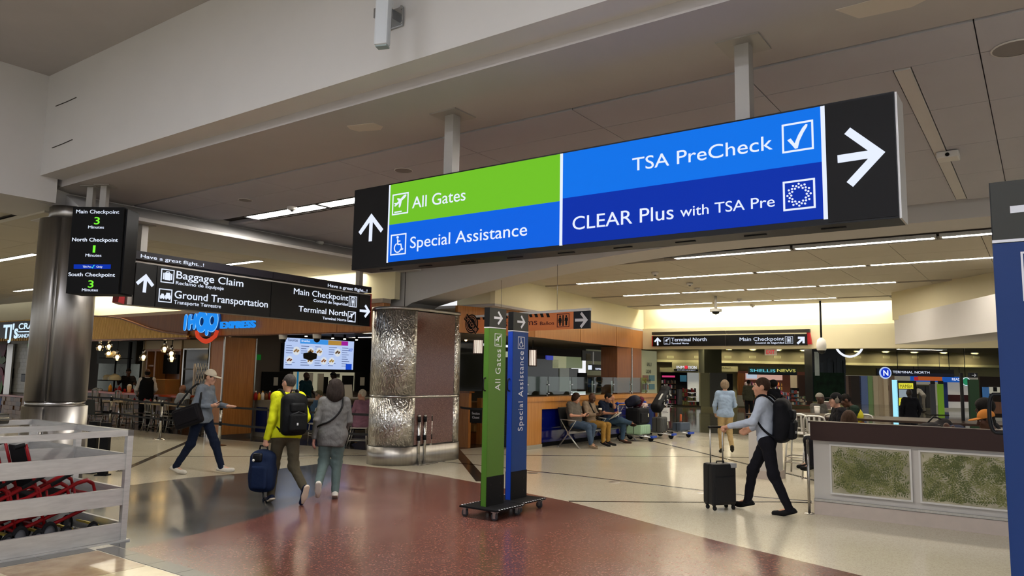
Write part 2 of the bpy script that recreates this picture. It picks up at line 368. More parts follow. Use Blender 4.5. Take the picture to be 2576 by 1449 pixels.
# long light slots
def light_strip(a0,a1,b,z,w,label,group,m=m_tube,h=.05,gap=None):
    t = thing('strip_light', label, 'light', W((a0+a1)/2,b,z), ROT, group); L = a1-a0
    MB().bb(-L/2+.03,L/2-.03,-w/2,w/2,0,.012).build('diffuser', m, t)
    mb = MB().bb(-L/2,L/2,w/2,w/2+.012,-.004,h).bb(-L/2,L/2,-w/2-.012,-w/2,-.004,h).bb(-L/2,-L/2+.03,-w/2,w/2,-.004,h).bb(L/2-.03,L/2,-w/2,w/2,-.004,h).bb(-L/2,L/2,-w/2,w/2,.02,h)
    mb.build('housing', m_alu, t); return t
ords = ['first','second','third','fourth','fifth']
for r,(b,a0,a1,n) in enumerate(((12.36,-5.3,.9,3),(14.80,-8.75,1.6,5),(17.64,-9.0,-2.45,4),(20.43,-9.2,-4.25,3))):
    seg = (a1-a0)/n
    for k in range(n):
        light_strip(a0+k*seg+.02,a0+(k+1)*seg-.02,b,3.87,.13,f'{ords[k]} tube from the wood bulkhead in ceiling light row {["nearest the arch","second from the arch","third from the arch","nearest the far header"][r]}','ceiling light rows beyond the arch')
# cove walls around the second bay
def dwall(name,q0,q1,z0,z1,th,m,parent=None):
    """upright wall between two floor points, body behind the line"""
    d = Vector((q1[0]-q0[0],q1[1]-q0[1],0)); L = d.length; ang = math.atan2(d.y,d.x); mb = MB().bb(0,L,0,th,0,z1-z0); loc = Vector((q0[0],q0[1],z0))
    if parent is None: return struct(name,mb,m,None,loc,(0,0,ang))
    return mb.build(name,m,parent,loc,(0,0,ang))
C1 = PZ(1245,761,3.27); C0 = PZ(1150,767,3.27); C2 = W(-10.5,22.1)
dwall('wall_cove_left',C1,C2,3.25,4.05,.12,m_covew); dwall('wall_cove_left',C0,C1,3.25,4.05,.12,m_covew)
hd = sbox('wall_header', -10.6,6,22.0,22.5,2.63,3.28, m_covew); sbox('wall_cove_far', -10.6,6,22.12,22.4,3.28,4.05, m_covew)
# hidden cove tubes
def cove(a0,a1,b0,b1,z,s,name='cove_tube',k=None):
    la = bpy.data.lights.new(name,'AREA'); la.shape = 'RECTANGLE'; L = math.hypot(a1-a0,b1-b0); la.size = L; la.size_y = .1; la.energy = s*L; la.color = (1,.95,.80)
    o = bpy.data.objects.new(name, la); COL.objects.link(o); o.location = W((a0+a1)/2,(b0+b1)/2,z); d = W(a1,b1)-W(a0,b0); o.rotation_euler = (0,0,math.atan2(d.y,d.x)); return o
cove(-9.25,-10.25,12.9,21.5,4.02,19); cove(-10,-3.2,21.85,21.85,4.02,19)
# diagonal bulkhead at the right of the second bay
p0 = PZ(2505,680,3.86); p1 = PZ(2232,736,3.86); d = (p0-p1); d.z = 0; d.normalize(); nrm = Vector((d.y,-d.x,0))
if nrm.dot(-p0)<0: nrm = -nrm
def diag(name,q0,q1,z0,z1,th,m):
    L = (q1-q0).length; mid = (q0+q1)/2; ang = math.atan2((q1-q0).y,(q1-q0).x); 
    return struct(name, MB().bb(-L/2,L/2,-th/2,th/2,0,z1-z0), m, None, Vector((mid.x,mid.y,z0)), (0,0,ang))
q1 = p1-nrm*.25; q0 = p0+d*4-nrm*.25; q1.z = q0.z = 0
diag('wall_cove_right', q1, q0, 3.2, 4.05, .3, m_covew)
r1 = PZ(2252,866,2.63); r0 = PZ(2500,836,2.63); dd = (r0-r1).normalized(); n2 = Vector((dd.y,-dd.x,0)); n2 = n2 if n2.dot(-r0)>0 else -n2
r1.z = r0.z = 0; r1b = r1-n2*.6; r0b = r0+dd*4-n2*.6
diag('wall_bulkhead_right', r1b, r0b, 2.63, 3.28, 1.2, m_white)
# ---- column-line coves over the diner front ----
c3 = sbox('ceiling', -46,-10.95,4.4,10.72,3.93,4.1, m_gap)
for i in range(18):
    for j in range(6):
        panel(c3,-38.32+i*1.52,-36.8+i*1.52,4.4+j*1.05,5.45+j*1.05,3.86,m_panel2)
for (a0,a1,b,lab) in ((-13.4,-12.1,8.7,'short tube light above the black directory sign'),(-17.4,-15.2,6.03,'upper tube light left of the steel column'),(-23.6,-22.2,8.9,'lower tube light left of the steel column'),(-12.6,-11.9,6.3,'short tube light half hidden behind the waiting-time board')):
    light_strip(a0,a1,b,3.85,.12,lab,'tube lights over the diner walkway')
sbox('wall_cove_diner', -46,-10.9,11.1,11.25,3.28,3.95, m_covew)
cove(-24,-11.3,10.9,10.9,3.92,14)
# long fixture; its panels hidden by the big sign are added for extra light
for k,(a0,a1) in enumerate(((-9.95,-8.3),(-8.27,-6.7),(-6.67,-5.1),(-5.07,-3.5),(-3.47,-1.9))):
    light_strip(a0,a1,6.92,4.125,.22,['long tube light panel nearest the steel column in the first bay','long tube light panel running behind the left end of the big sign','added light panel hidden behind the green part of the big sign','added light panel hidden behind the middle of the big sign','added light panel hidden behind the right part of the big sign'][k],'first bay light panels',m_tubeb)
    sbox('trim_4', a0,a1,7.08,7.12,4.11,4.16, m_gap)
# unseen light panels added behind the camera to fill the high hall
for i in range(3):
    for j in range(3):
        light_strip(-7.5+i*5,-4.9+i*5,-6.5+j*2.9,5.53,.3,f'{["left","middle","right"][i]} added light panel in {["rear","middle","front"][j]} row of the high hall','added high hall light panels',m_hall_fill)

sbox('ceiling',-46,-11.7,-9,4.4,3.95,4.1,m_panel2)
# ================= signs =================
m_black = mat('sign_black','#0a0a0b',.4,spec=.2); m_black2 = mat('matte_black','#121213',.6); m_ledw = emis('led_white','#e4ecff',1.05)
m_led_g = emis('led_green','#7ad02a',.85); m_led_b1 = emis('led_blue','#0a78f5',.9); m_led_b2 = emis('led_deep_blue','#0434b8',.85); m_led_b3 = emis('led_mid_blue','#0867ee',.9)
m_pole = mat('painted_pole','#9a9690',.45,.3); m_redm = mat('sign_red','#b01e26',.4); m_gtext = emis('led_lime','#7dff3a',1.0)
def words(txt, x, y, z, h, wd, m, par, bold=0., ext=.0015):
    """each word is its own part; the whole line is fitted to width wd"""
    if 'M' in txt: bold = 0.
    full = tmesh(txt, h/.73, bold, 'LEFT', ext); xs = [v.co.x for v in full.vertices]; x0 = min(xs); k = wd/(max(xs)-x0); sp = tmesh('n n', h/.73, bold).vertices; nn = tmesh('nn', h/.73, bold).vertices
    sw = max(v.co.x for v in sp)-max(v.co.x for v in nn); off = 0; out = []
    pre = ''
    for i,wo in enumerate(txt.split(' ')):
        me = tmesh(wo, h/.73, bold, 'LEFT', ext); 
        if i: 
            pm = tmesh(pre+wo, h/.73, bold, 'LEFT', ext); off = max(v.co.x for v in pm.vertices)-max(v.co.x for v in me.vertices)
        me.transform(Matrix.Diagonal((k,1,1,1))@Matrix.Translation((off-x0,0,0))); out.append(link('lettering', me, m, par, (x,y,z), (math.pi/2,0,0))); pre += wo+' '
    return out
for m_ in (m_led_g,m_led_b1,m_led_b2,m_led_b3): m_.cycles.emission_sampling = 'FRONT'
class Board:
    """a flat face: root frame at O, x along D, facing the viewer (-y)"""
    def __init__(s, root, O, D, y): s.root = root; s.O = Vector(O); D = Vector((D[0],D[1],0)).normalized(); s.D = D; s.n = Vector((D.y,-D.x,0)); s.y = y; s.P = s.O-Vector((-D.y,D.x,0))*(-y)
    def p(s, x, y):
        v = Vector(ray(x,y)); C = Vector(CC); t = (s.P-C).dot(s.n)/v.dot(s.n); q = C+v*t
        return ((q-s.O).dot(s.D), q.z-s.O.z)
    def poly(s, name, px, m, t=.004, par=None, lift=0):
        pts = [s.p(*q) for q in px]; return MB().prism(pts, s.y-t-lift, s.y-lift, 'xz').build(name, m, par or s.root)
    def rect(s, name, x0,z0,x1,z1, m, t=.004, par=None, lift=0): return MB().bb(x0,x1,s.y-t-lift,s.y-lift,z0,z1).build(name, m, par or s.root)
    def text(s, txt, p0, p1, cap, m, bold=.0, par=None, lift=.005, **k):
        a = s.p(*p0); b = s.p(*p1); c = s.p(p0[0],p0[1]-cap); h = c[1]-a[1]; wd = b[0]-a[0]
        words(txt, a[0], s.y-lift, (a[1]+b[1])/2, h, wd, m, par or s.root, bold)
    def frame(s, px, m, t=.012, par=None, name='icon_frame', lift=.004):
        q = [s.p(*v) for v in px]; cx = sum(p[0] for p in q)/4; cz = sum(p[1] for p in q)/4; w_ = (abs(q[1][0]-q[0][0])+abs(q[2][0]-q[3][0]))/2; h = (abs(q[3][1]-q[0][1])+abs(q[2][1]-q[1][1]))/2
        frame_box(MB(), cx, cz, w_, h, t, s.y-lift-.003, s.y-lift+.001).build(name, m, par or s.root); return cx, cz, w_, h
    def arrow(s, tip, tail, m, wd, hw, par=None, lift=.005):
        a = s.p(*tip); b = s.p(*tail); L = math.hypot(a[0]-b[0],a[1]-b[1]); ang = math.atan2(a[1]-b[1],a[0]-b[0])
        return MB().prism(arrow_poly(L,wd,hw,ang,((a[0]+b[0])/2,(a[1]+b[1])/2)), s.y-lift-.002, s.y-lift+.002,'xz').build('arrow', m, par or s.root)
def ico(kind, cx, cz, s, y, m, par, name='icon', rot=0):
    """pictograms of unit size s in the xz plane"""
    mb = MB(); y0,y1 = y-.003,y+.001
    def T(pts): 
        c_,s_ = math.cos(rot),math.sin(rot); return [(cx+s*(x*c_-z*s_), cz+s*(x*s_+z*c_)) for x,z in pts]
    def bar(x0,z0,x1,z1,w_):
        d = math.hypot(x1-x0,z1-z0); nx,nz = -(z1-z0)/d*w_/2,(x1-x0)/d*w_/2; mb.prism(T([(x0+nx,z0+nz),(x1+nx,z1+nz),(x1-nx,z1-nz),(x0-nx,z0-nz)]),y0,y1,'xz')
    if kind=='plane':
        mb.prism(T([(-.40,-.06),(-.33,-.10),(.28,.26),(.38,.36),(.36,.42),(.24,.40),(.02,.24),(-.16,.30),(-.22,.26),(-.10,.14),(-.24,.06),(-.36,.08),(-.40,.05),(-.30,-.02)]),y0,y1,'xz')
        mb.prism(T([(-.06,.10),(.10,.18),(.02,-.12),(-.05,-.18),(-.09,-.15)]),y0,y1,'xz'); bar(-.36,-.38,.10,-.38,.06)
    elif kind=='chair':
        mb.prism(T(circ(.07,12,(-.06,.36))),y0,y1,'xz'); bar(-.05,.27,-.03,.0,.07); bar(-.03,.0,.17,0,.06); bar(.17,.02,.26,-.3,.06); bar(.24,-.3,.34,-.24,.05); bar(-.04,.16,.13,.16,.05)
        o = circ(.25,22,(-.03,-.17),math.radians(110),math.radians(345)); i = circ(.20,22,(-.03,-.17),math.radians(110),math.radians(345)); mb.prism(T(o+i[::-1]),y0,y1,'xz')
    elif kind=='case':
        mb.prism(T([(-.22,-.3),(.22,-.3),(.22,.24),(-.22,.24)]),y0,y1,'xz'); bar(-.31,-.26,-.31,.2,.1); bar(.31,-.26,.31,.2,.1); bar(-.1,.3,-.1,.24,.05); bar(.1,.3,.1,.24,.05); bar(-.125,.32,.125,.32,.05)
    elif kind=='cars':
        mb.prism(T([(-.42,-.2),(-.06,-.2),(-.06,-.02),(-.12,.0),(-.16,.12),(-.32,.12),(-.36,0),(-.42,-.02)]),y0,y1,'xz'); mb.prism(T([(-.02,-.2),(.42,-.2),(.42,.02),(.36,.06),(.34,.22),(.06,.22),(.03,.06),(-.02,.02)]),y0,y1,'xz')
        for x in (-.34,-.14,.07,.33): bar(x,-.2,x,-.27,.09)
    elif kind=='scan':
        o = [(-.3,-.4),(-.3,.3),(-.2,.4),(.2,.4),(.3,.3),(.3,-.4)]; i = [(-.22,-.4),(-.22,.26),(-.16,.33),(.16,.33),(.22,.26),(.22,-.4)]; mb.prism(T(o+i[::-1]),y0,y1,'xz')
        mb.prism(T(circ(.06,10,(0,.22))),y0,y1,'xz'); mb.prism(T([(-.11,.13),(.11,.13),(.12,-.12),(.07,-.12),(.06,-.4),(-.06,-.4),(-.07,-.12),(-.12,-.12)]),y0,y1,'xz')
    elif kind=='man' or kind=='woman':
        mb.prism(T(circ(.1,12,(0,.38))),y0,y1,'xz')
        mb.prism(T([(-.17,.26),(.17,.26),(.21,-.06),(.15,-.06),(.12,.14),(.10,-.48),(.02,-.48),(0,-.08),(-.02,-.48),(-.10,-.48),(-.12,.14),(-.15,-.06),(-.21,-.06)] if kind=='man' else [(-.11,.26),(.11,.26),(.24,-.02),(.19,-.04),(.11,.12),(.21,-.2),(.09,-.2),(.08,-.48),(.02,-.48),(0,-.2),(-.02,-.48),(-.08,-.48),(-.09,-.2),(-.21,-.2),(-.11,.12),(-.19,-.04),(-.24,-.02)]),y0,y1,'xz')
    return mb.build(name, m, par)
def hang_pole(par, x, y, z0, z1, w_=.1, plate=.26):
    MB().bb(x-w_/2,x+w_/2,y-w_/2,y+w_/2,z0,z1).build('pole', m_pole, par); MB().bb(x-plate/2,x+plate/2,y-plate/2,y+plate/2,z1-.012,z1).build('mounting_plate', m_pole, par)
# ---- big LED sign ----
O = W(-3.03,5.03,2.76); L,Hh,Dp = 4.74,.785,.26
t = thing('overhead_sign','long overhead LED sign with green and blue panels reading All Gates and TSA PreCheck','sign',O,ROT)
MB().bb(-L/2,L/2,-Dp/2,Dp/2,0,Hh).build('cabinet', m_black, t)
MB().bb(L/2,L/2+.012,-Dp/2+.015,Dp/2,0,Hh).build('end_cap', mat('pale_aluminium','#c9c8c4',.45,.4), t)
MB().bb(-L/2-.012,-L/2,-Dp/2+.015,Dp/2,0,Hh).build('end_cap', MATS['pale_aluminium'], t)
B = Board(t, O, E1, -Dp/2)
def cA(x,y): return (860+x/2.898, 200+y/2.898)
def cB(x,y): return (1400+x/2.862, 200+y/2.862)
z1 = Hh-.012; zb = .04; xg0 = B.p(*cA(350,900))[0]; xg1 = B.p(*cA(1600,900))[0]; xr1 = B.p(*cB(1916,500))[0]; zm = B.p(*cA(1000,970))[1]; zm2 = B.p(*cB(1000,722))[1]
B.rect('black_panel',-L/2+.01,.012,xg0-.012,z1,mat('led_off','#131212',.5,spec=.15)); 
pg = B.rect('green_panel',xg0+.006,zm,xg1-.012,z1,m_led_g); pb = B.rect('blue_panel',xg0+.006,zb,xg1-.012,zm,m_led_b3)
pt = B.rect('light_blue_panel',xg1+.014,zm2,xr1-.006,z1,m_led_b1); pd = B.rect('deep_blue_panel',xg1+.014,zb,xr1-.006,zm2,m_led_b2)
B.rect('black_panel',xr1+.02,.012,L/2-.006,z1,MATS['led_off'])
for x0,x1 in ((xg0-.012,xg0+.006),(xg1-.012,xg1+.014),(xr1-.006,xr1+.02)): B.rect('white_divider',x0,zb-.005,x1,z1,m_ledw,.005)
k = B.frame([cA(375,838),cA(490,823),cA(485,975),cA(367,992)],m_ledw,.012,pg); ico('plane',k[0],k[1],k[2]*.95,B.y-.005,m_ledw,pg)
B.text('All Gates',cA(515,938),cA(903,884),30,m_ledw,.0,pg)
k = B.frame([cA(362,1133),cA(474,1120),cA(468,1273),cA(355,1285)],m_ledw,.012,pb); ico('chair',k[0],k[1],k[2]*.95,B.y-.005,m_ledw,pb)
B.text('Special Assistance',cA(500,1230),cA(1352,1138),30,m_ledw,.0,pb)
B.arrow(cA(219,978),cA(210,1180),m_ledw,.042,.165); B.arrow(cB(2368,523),cB(2025,575),m_ledw,.05,.19)
B.text('TSA PreCheck',cB(548,665),cB(1558,498),34,m_ledw,.0,pt); k = B.frame([cB(1622,328),cB(1848,290),cB(1855,498),cB(1628,537)],m_ledw,.012,pt)
B.poly('check_mark',[cB(*q) for q in ((1663,440),(1688,426),(1716,462),(1742,400),(1772,348),(1795,323),(1808,324),(1806,338),(1778,385),(1752,440),(1738,496),(1718,500),(1700,478))],m_ledw,.003,pt,.004)
B.text('CLEAR Plus',cB(118,1086),cB(845,1003),35,m_ledw,.0,pd); B.text('with TSA Pre',cB(893,992),cB(1573,913),27,m_ledw,.0,pd)
k = B.frame([cB(1630,740),cB(1862,707),cB(1868,925),cB(1635,950)],m_ledw,.012,pd); mb = MB()
for j in range(12):
    for rr,of in ((.36,0),(.30,.5),(.24,0)):
        an = (j+of)*math.pi/6; mb.prism(circ(.028*k[2]*1.2,8,(k[0]+rr*k[2]*math.cos(an),k[1]+rr*k[2]*math.sin(an))),B.y-.008,B.y-.004,'xz')
mb.build('dot_emblem', m_ledw, pd)
for i in range(9): MB().bb(-2.1+i*.5,-1.95+i*.5,-.02,.0,-.006,0).build('vent_slot', m_black2, t)
for a in (-4.285,-1.615): hang_pole(t, a+3.03, 0, Hh, 1.37, .1, .3)
# ---- directory sign over the walkway ----
q0 = PY(318,765,10.4); ddir = Vector((math.sin(math.radians(31.3)),math.cos(math.radians(31.3)),0)); rz = math.atan2(ddir.y,ddir.x); Ls = 5.02
O = q0.copy(); zb = q0.z; O.z = zb
t = thing('directory_sign','black overhead directory sign reading Baggage Claim and Ground Transportation','sign',O,rz)
B = Board(t, O, ddir, -.0)
def cD(x,y): return (300+x/3.903, 600+y/3.903)
def cE(x,y): return (400+x/3.623, 700+y/3.623)
MB().bb(.02,Ls,.02,.24,0,.63).build('backing', mat('sign_grey_back','#a7a19a',.5), t)
MB().bb(0,Ls/2+.02,-.02,.22,.656,.772).build('ticker_cabinet', mat('ticker_black','#1c1a22',.5), t); MB().bb(Ls/2+.03,Ls-.02,-.02,.22,.656,.772).build('ticker_cabinet', MATS['ticker_black'], t)
xs = [B.p(*cD(150,400))[0],B.p(*cD(360,430))[0],B.p(*cD(1485,580))[0],B.p(*cD(2350,700))[0],Ls-.02]
pn = [MB().bb(xs[i]+.006,xs[i+1]-.006,-.01,.03,.0,.604).build('sign_panel', m_black, t) for i in range(4)]
for x0,x1 in ((-.09,.0),(Ls-.02,Ls+.07)): MB().prism([(x0,.02),(x1,.0),(x1,.65),(x0+.03,.65)],.05,.20,'xz').build('red_end_plate', m_redm, t)
B.y = -.012
B.arrow(cD(257,348),cD(238,530),m_ledw,.05,.14,pn[0]); B.arrow(cD(2457,718),cD(2355,708),m_ledw,.05,.13,pn[3])
for tx,p0,p1,cp,pi in (('Baggage Claim',(553,388),(1210,478),20,1),('Reclamo de Equipaje',(548,448),(1018,508),9,1),('Ground Transportation',(535,582),(1450,680),20,1),('Transporte Terrestre',(528,638),(990,688),10,1)):
    B.text(tx,cD(*p0),cD(*p1),cp,m_ledw,.005,pn[pi])
for tx,p0,p1,cp,pi in (('Main Checkpoint',(1222,145),(1718,205),16,2),('Control de Seguridad',(1402,215),(1715,250),7.5,2),('Terminal North',(1265,300),(1705,348),15,2),('Terminal Norte',(1485,372),(1700,395),7,2)):
    B.text(tx,cE(*p0),cE(*p1),cp,m_ledw,.005,pn[pi])
for pts,kd,pi in (([(410,295),(540,312),(525,445),(395,428)],'case',1),([(388,487),(518,505),(503,635),(373,618)],'cars',1),([(2252,562),(2330,572),(2322,678),(2245,668)],'scan',2),([(2242,713),(2318,722),(2310,825),(2233,815)],'plane',2)):
    k = B.frame([cD(*q) for q in pts],m_ledw,.014,pn[pi]); ico(kd,k[0],k[1],k[2]*.95,B.y-.006,m_ledw,pn[pi])
B.y = -.021; B.text('Have a great flight...!',cD(200,185),cD(820,282),9.5,m_ledw,.004); B.text('Have a great flight...!',cD(2038,475),cD(2425,530),8.2,m_ledw,.004)
for px in ((365,600),(913,700)):
    hang_pole(t, B.p(*px)[0]+.05, .14, .772, 3.85-zb, .1, .24)
# ---- waiting-time board ----
O = Vector((-5.28,9.32,2.70)); t = thing('waiting_time_board','tall black LED board listing checkpoint waiting minutes beside the steel column','sign',O,-.02)
MB().bb(-.33,.33,0,.34,0,1.11).build('cabinet', m_black2, t); B = Board(t, O, (1,-.02), -.0)
MB().bb(.335,.36,.03,.31,.02,1.09).build('side_screen', mat('side_led','#0a0a0c',.4,spec=.1), t)
def cW(x,y): return (x/3.622, 400+y/3.622)
for tx,p0,p1,cp,m_,bd in (('Main Checkpoint',(695,497),(1087,497),9.5,m_ledw,.008),('3',(858,595),(908,595),19,m_gtext,.01),('Minutes',(805,634),(948,634),7.5,m_ledw,.008),('North Checkpoint',(658,752),(1075,752),9.5,m_ledw,.008),('1',(846,852),(868,852),19,m_gtext,.008),('Minutes',(780,890),(925,890),7.5,m_ledw,.008),('South Checkpoint',(624,1070),(1048,1070),9.5,m_ledw,.008),('3',(802,1172),(852,1172),19,m_gtext,.01),('Minutes',(748,1206),(893,1206),7.5,m_ledw,.008)):
    B.text(tx,cW(*p0),cW(*p1),cp,m_,.007)
sp = B.poly('blue_strip',[cW(672,1001),cW(1008,1001),cW(1010,961),cW(674,960)],m_led_b2,.003); B.text('TSA Pre',cW(755,990),cW(828,990),5,m_ledw,.0,sp); B.text('Only',cW(880,990),cW(935,991),5,m_ledw,.0,sp)
B.poly('check_mark',[cW(*q) for q in ((832,985),(838,982),(843,990),(858,966),(864,966),(845,998))],emis('led_cyan','#4fe0e8',1.),.003,sp,.004)
for px in ((262,500),(301,500)):
    p = PZ(px[0],px[1]-16,4.13); hang_pole(t, p.x-O.x, .17 if px[0]>280 else .24, 1.11, 1.43, .08, .2)
# ---- directory sign on the far header ----
O = W(-10.0,21.86,2.71); t = thing('directory_sign','black directory sign on the far header reading Terminal North and Main Checkpoint','sign',O,ROT)
B = Board(t, O, E1, 0.)
def cF(x,y): return (1600+x/4.83, 800+y/4.83)
MB().bb(0,4.55,.03,.14,0,.32).build('backing', MATS['sign_grey_back'], t)
for a,b in (((205,0),(322,0)),((326,0),(1080,0)),((1086,0),(1925,0)),((1932,0),(2080,0))):
    x0 = B.p(*cF(a[0],270))[0]; x1 = B.p(*cF(b[0],270))[0]; MB().bb(x0,x1,0,.05,0,.32).build('sign_panel', m_black, t)
for a,b in ((195,1082),(1098,2110)):
    x0 = B.p(*cF(a,180))[0]; x1 = B.p(*cF(b,180))[0]; MB().bb(x0,x1,-.02,.1,.36,.45).build('ticker_cabinet', mat('ticker_grey','#3d3a36',.6), t)
MB().bb(-.12,-.03,.02,.12,0,.33).build('red_end_plate', m_redm, t); MB().prism([(4.56,.02),(4.72,.03),(4.68,.36),(4.6,.36)],.02,.12,'xz').build('red_end_plate', m_redm, t)
B.y = -.002
B.text('Terminal North',cF(428,281),cF(858,281),9.2,m_ledw,.004); B.text('Terminal Norte',cF(430,318),cF(642,318),4.6,m_ledw,.01); B.text('Main Checkpoint',cF(1260,276),cF(1800,276),9.2,m_ledw,.004); B.text('Control de Seguridad',cF(1450,312),cF(1800,312),4.6,m_ledw,.01)
B.arrow(cF(262,235),cF(265,332),m_ledw,.05,.12); B.arrow(cF(2050,228),cF(1962,312),m_ledw,.06,.13)
for pts,kd in (([(340,238),(415,238),(415,320),(340,320)],'plane'),([(1812,224),(1907,224),(1907,312),(1812,312)],'scan')):
    k = B.frame([cF(*q) for q in pts],m_ledw,.008); ico(kd,k[0],k[1],k[2]*.9,B.y-.006,m_ledw,t)
# ---- orange detour sign ----
q0 = PZ(1185,838,2.575); q1 = PZ(1484,826,2.575); dd = (q1-q0).normalized(); Ls = (q1-q0).length; O = q0.copy(); rz = math.atan2(dd.y,dd.x)
t = thing('detour_sign','orange hanging restroom detour sign with black arrow panel behind the pylons','sign',O,rz)
B = Board(t, O, dd, 0.); m_or = mat('sign_orange','#cf7a48',.5); m_maroon = mat('sign_maroon','#4a1218',.5)
def cG(x,y): return (1160+x/7.576, 750+y/7.576)
xe = B.p(*cG(2142,400))[0]; hz = B.p(*cG(2142,255))[1]
MB().bb(.0,xe,0,.03,0,hz).build('orange_panel', m_or, t); MB().bb(xe,Ls,0,.03,0,hz+.0).build('black_panel', mat('sign_navy_black','#14171d',.45), t)
MB().bb(0,Ls,-.01,.04,hz,hz+.045).build('top_rail', mat('white_rail','#c9c8c6',.4), t)
B.arrow(cG(2420,415),cG(2175,420),mat('sign_white','#c8c8cc',.5),.05,.14); ms = MATS['sign_white']
B.text('Baños',cG(1507,514),cG(1773,508),9.5,m_maroon,.0); B.text('Restrooms',cG(640,540),cG(1452,520),15.5,m_maroon,.0)
for x0 in (290,395,820,930,1285,1390,1500,1615): B.poly('hazard_stripe',[cG(*q) for q in ((x0,(335 if x0<900 else 290)),(x0+55,(333 if x0<900 else 288)),(x0+78,(410 if x0<500 else 385 if x0<900 else 362)),(x0+28,(412 if x0<500 else 388 if x0<900 else 366)))],m_black,.003)
k = B.frame([cG(1832,300),cG(2065,292),cG(2062,550),cG(1828,558)],m_maroon,.012); ico('woman',k[0]-k[2]*.25,k[1],k[3]*.8,B.y-.004,m_black,t); ico('man',k[0]+k[2]*.26,k[1],k[3]*.8,B.y-.004,m_black,t); MB().bb(k[0]-.015,k[0]+.015,-.006,-.002,k[1]-k[3]*.4,k[1]+k[3]*.4).build('icon_bar', m_black, t)
c = B.p(*cG(205,490)); rr = B.p(*cG(325,490))[0]-c[0]
em = MB().prism(circ(rr,28,c),-.012,-.002,'xz').build('emblem', m_black, t); m_pk = mat('emblem_pink','#b07a5c',.5)
for f in (.86,.66): MB().ring(circ(rr*f,28,c),circ(rr*(f-.07),28,c),-.015,-.011).build('emblem_ring', m_pk, em)
def rotp(pts,a): return [(c[0]+x*math.cos(a)-z*math.sin(a),c[1]+x*math.sin(a)+z*math.cos(a)) for x,z in pts]
MB().prism(rotp([(-rr*1.25,-rr*.36),(rr*1.25,-rr*.36),(rr*1.25,rr*.36),(-rr*1.25,rr*.36)],-.72),-.02,-.010,'xz').build('emblem_band', m_black, em)
me = tmesh('DETOUR',rr*.62,.01,'CENTER',.001,sx=1.0); link('lettering',me,m_pk,em,(c[0]-rr*.14,-.021,c[1]-rr*.16),(math.pi/2,.72,0))
for px in ((1260,720),(1401,686)):
    x = B.p(px[0],px[1])[0]; top = O+dd*x; za = arch_z(AB(top)[0]); MB().cyl((x,.015,hz+.045),(x,.015,za-O.z),.004,n=6).build('hanging_wire', m_steel, t)
# ---- wheeled pylons ----
def pylon(name, label, a, b, rz, face, side, txt, icon, H=2.63, big=1.):
    O = W(a,b); t = thing(name, label, 'sign', O, rz, 'wheeled wayfinding pylons'); w_,th = .36,.085; zb_ = .14
    mb = MB().bb(-w_/2,w_/2,-th/2,th/2,zb_,H-.265); mb.build('column', face, t)
    MB().bb(-w_/2-.004,-w_/2,-th/2+.004,th/2-.004,zb_,H-.265).build('side_strip', side, t)
    MB().bb(-w_/2,w_/2,-th/2,th/2,H-.25,H).build('arrow_panel', mat('pylon_charcoal','#2e2e29',.5), t); MB().bb(-w_/2-.004,-w_/2,-th/2,th/2,H-.25,H).build('side_strip', m_black, t)
    MB().bb(-w_/2-.004,w_/2+.002,-th/2-.002,th/2+.002,H-.262,H-.25).build('white_band', mat('sign_white','#c8c8cc',.5), t)
    y = -th/2; MB().prism(arrow_poly(.19*big,.03,.09,0,(.005,H-.125)),y-.004,y,'xz').build('arrow', mat('sign_white'), t)
    frame_box(MB(),.01,H-.41,.155*big,.165*big,.008,y-.003,y).build('icon_frame', mat('sign_white'), t); ico(icon,.01,H-.41,.15*big,y-.002,mat('sign_white'),t,rot=(math.pi/2 if icon=='plane' else 0)*0)
    if txt:
        me = tmesh(txt,.155/.73,0.,'LEFT',.0015,space=1.12); me.transform(Matrix.Rotation(math.pi/2,4,'Z')); xs = [v.co.y for v in me.vertices]; top = max(xs)
        L_ = {'All Gates':.53,'Special Assistance':1.07}.get(txt,1.0); me.transform(Matrix.Diagonal((.75,L_/(top-min(xs)),1,1))); link('lettering',me,mat('sign_white'),t,(.07,y-.002,H-.53-L_),(math.pi/2,0,0))
    MB().tube(smooth_chaikin([(-w_/2-.002,0,H-1.06),(-w_/2-.05,0,H-1.06),(-w_/2-.05,0,H-.9),(-w_/2-.002,0,H-.9)],2,False),.008,8).build('handle', m_black, t)
    for s in (-1,1): 
        pl = MB().bb(-w_/2+.0,w_/2+.004,s*th/2-.006,s*th/2+.006,zb_,zb_+.36).build('clamp_plate', m_black2, t)
        for bx in (-.1,.1):
            for bz in (.1,.26): MB().cyl((bx,s*(th/2+.004),zb_+bz),(bx,s*(th/2+.011),zb_+bz),.009,n=8).build('bolt', m_black, pl)
    bd = MB().bb(-.3,.3,-.29,.29,.115,.14,.008).build('platform', m_black2, t)
    for s in (-1,1):
        for i in range(10): MB().prism([(-.27+i*.055,s*.29-.012-.012),(-.245+i*.055,s*.29-.012-.012),(-.235+i*.055,s*.29-.012+.012),(-.26+i*.055,s*.29-.012+.012)],.1395,.1415).build('stripe', mat('sign_white'), bd)
    for sx in (-.24,.24):
        for sy in (-.23,.23):
            cs = MB().box((sx,sy,.108),(.07,.07,.014)).box((sx-.022,sy,.07),(.006,.04,.08)).box((sx+.022,sy,.07),(.006,.04,.08)).build('caster', mat('zinc','#b9bcc0',.25,1), t)
            MB().lathe([(0,-.015),(.03,-.015),(.046,-.012),(.046,.012),(.03,.015),(0,.015)],(sx,sy+.01,.046),18,'x').build('wheel', mat('rubber_grey','#3a3a3c',.6), cs)
    return t
RZ2 = math.atan2(E2[1],E2[0])
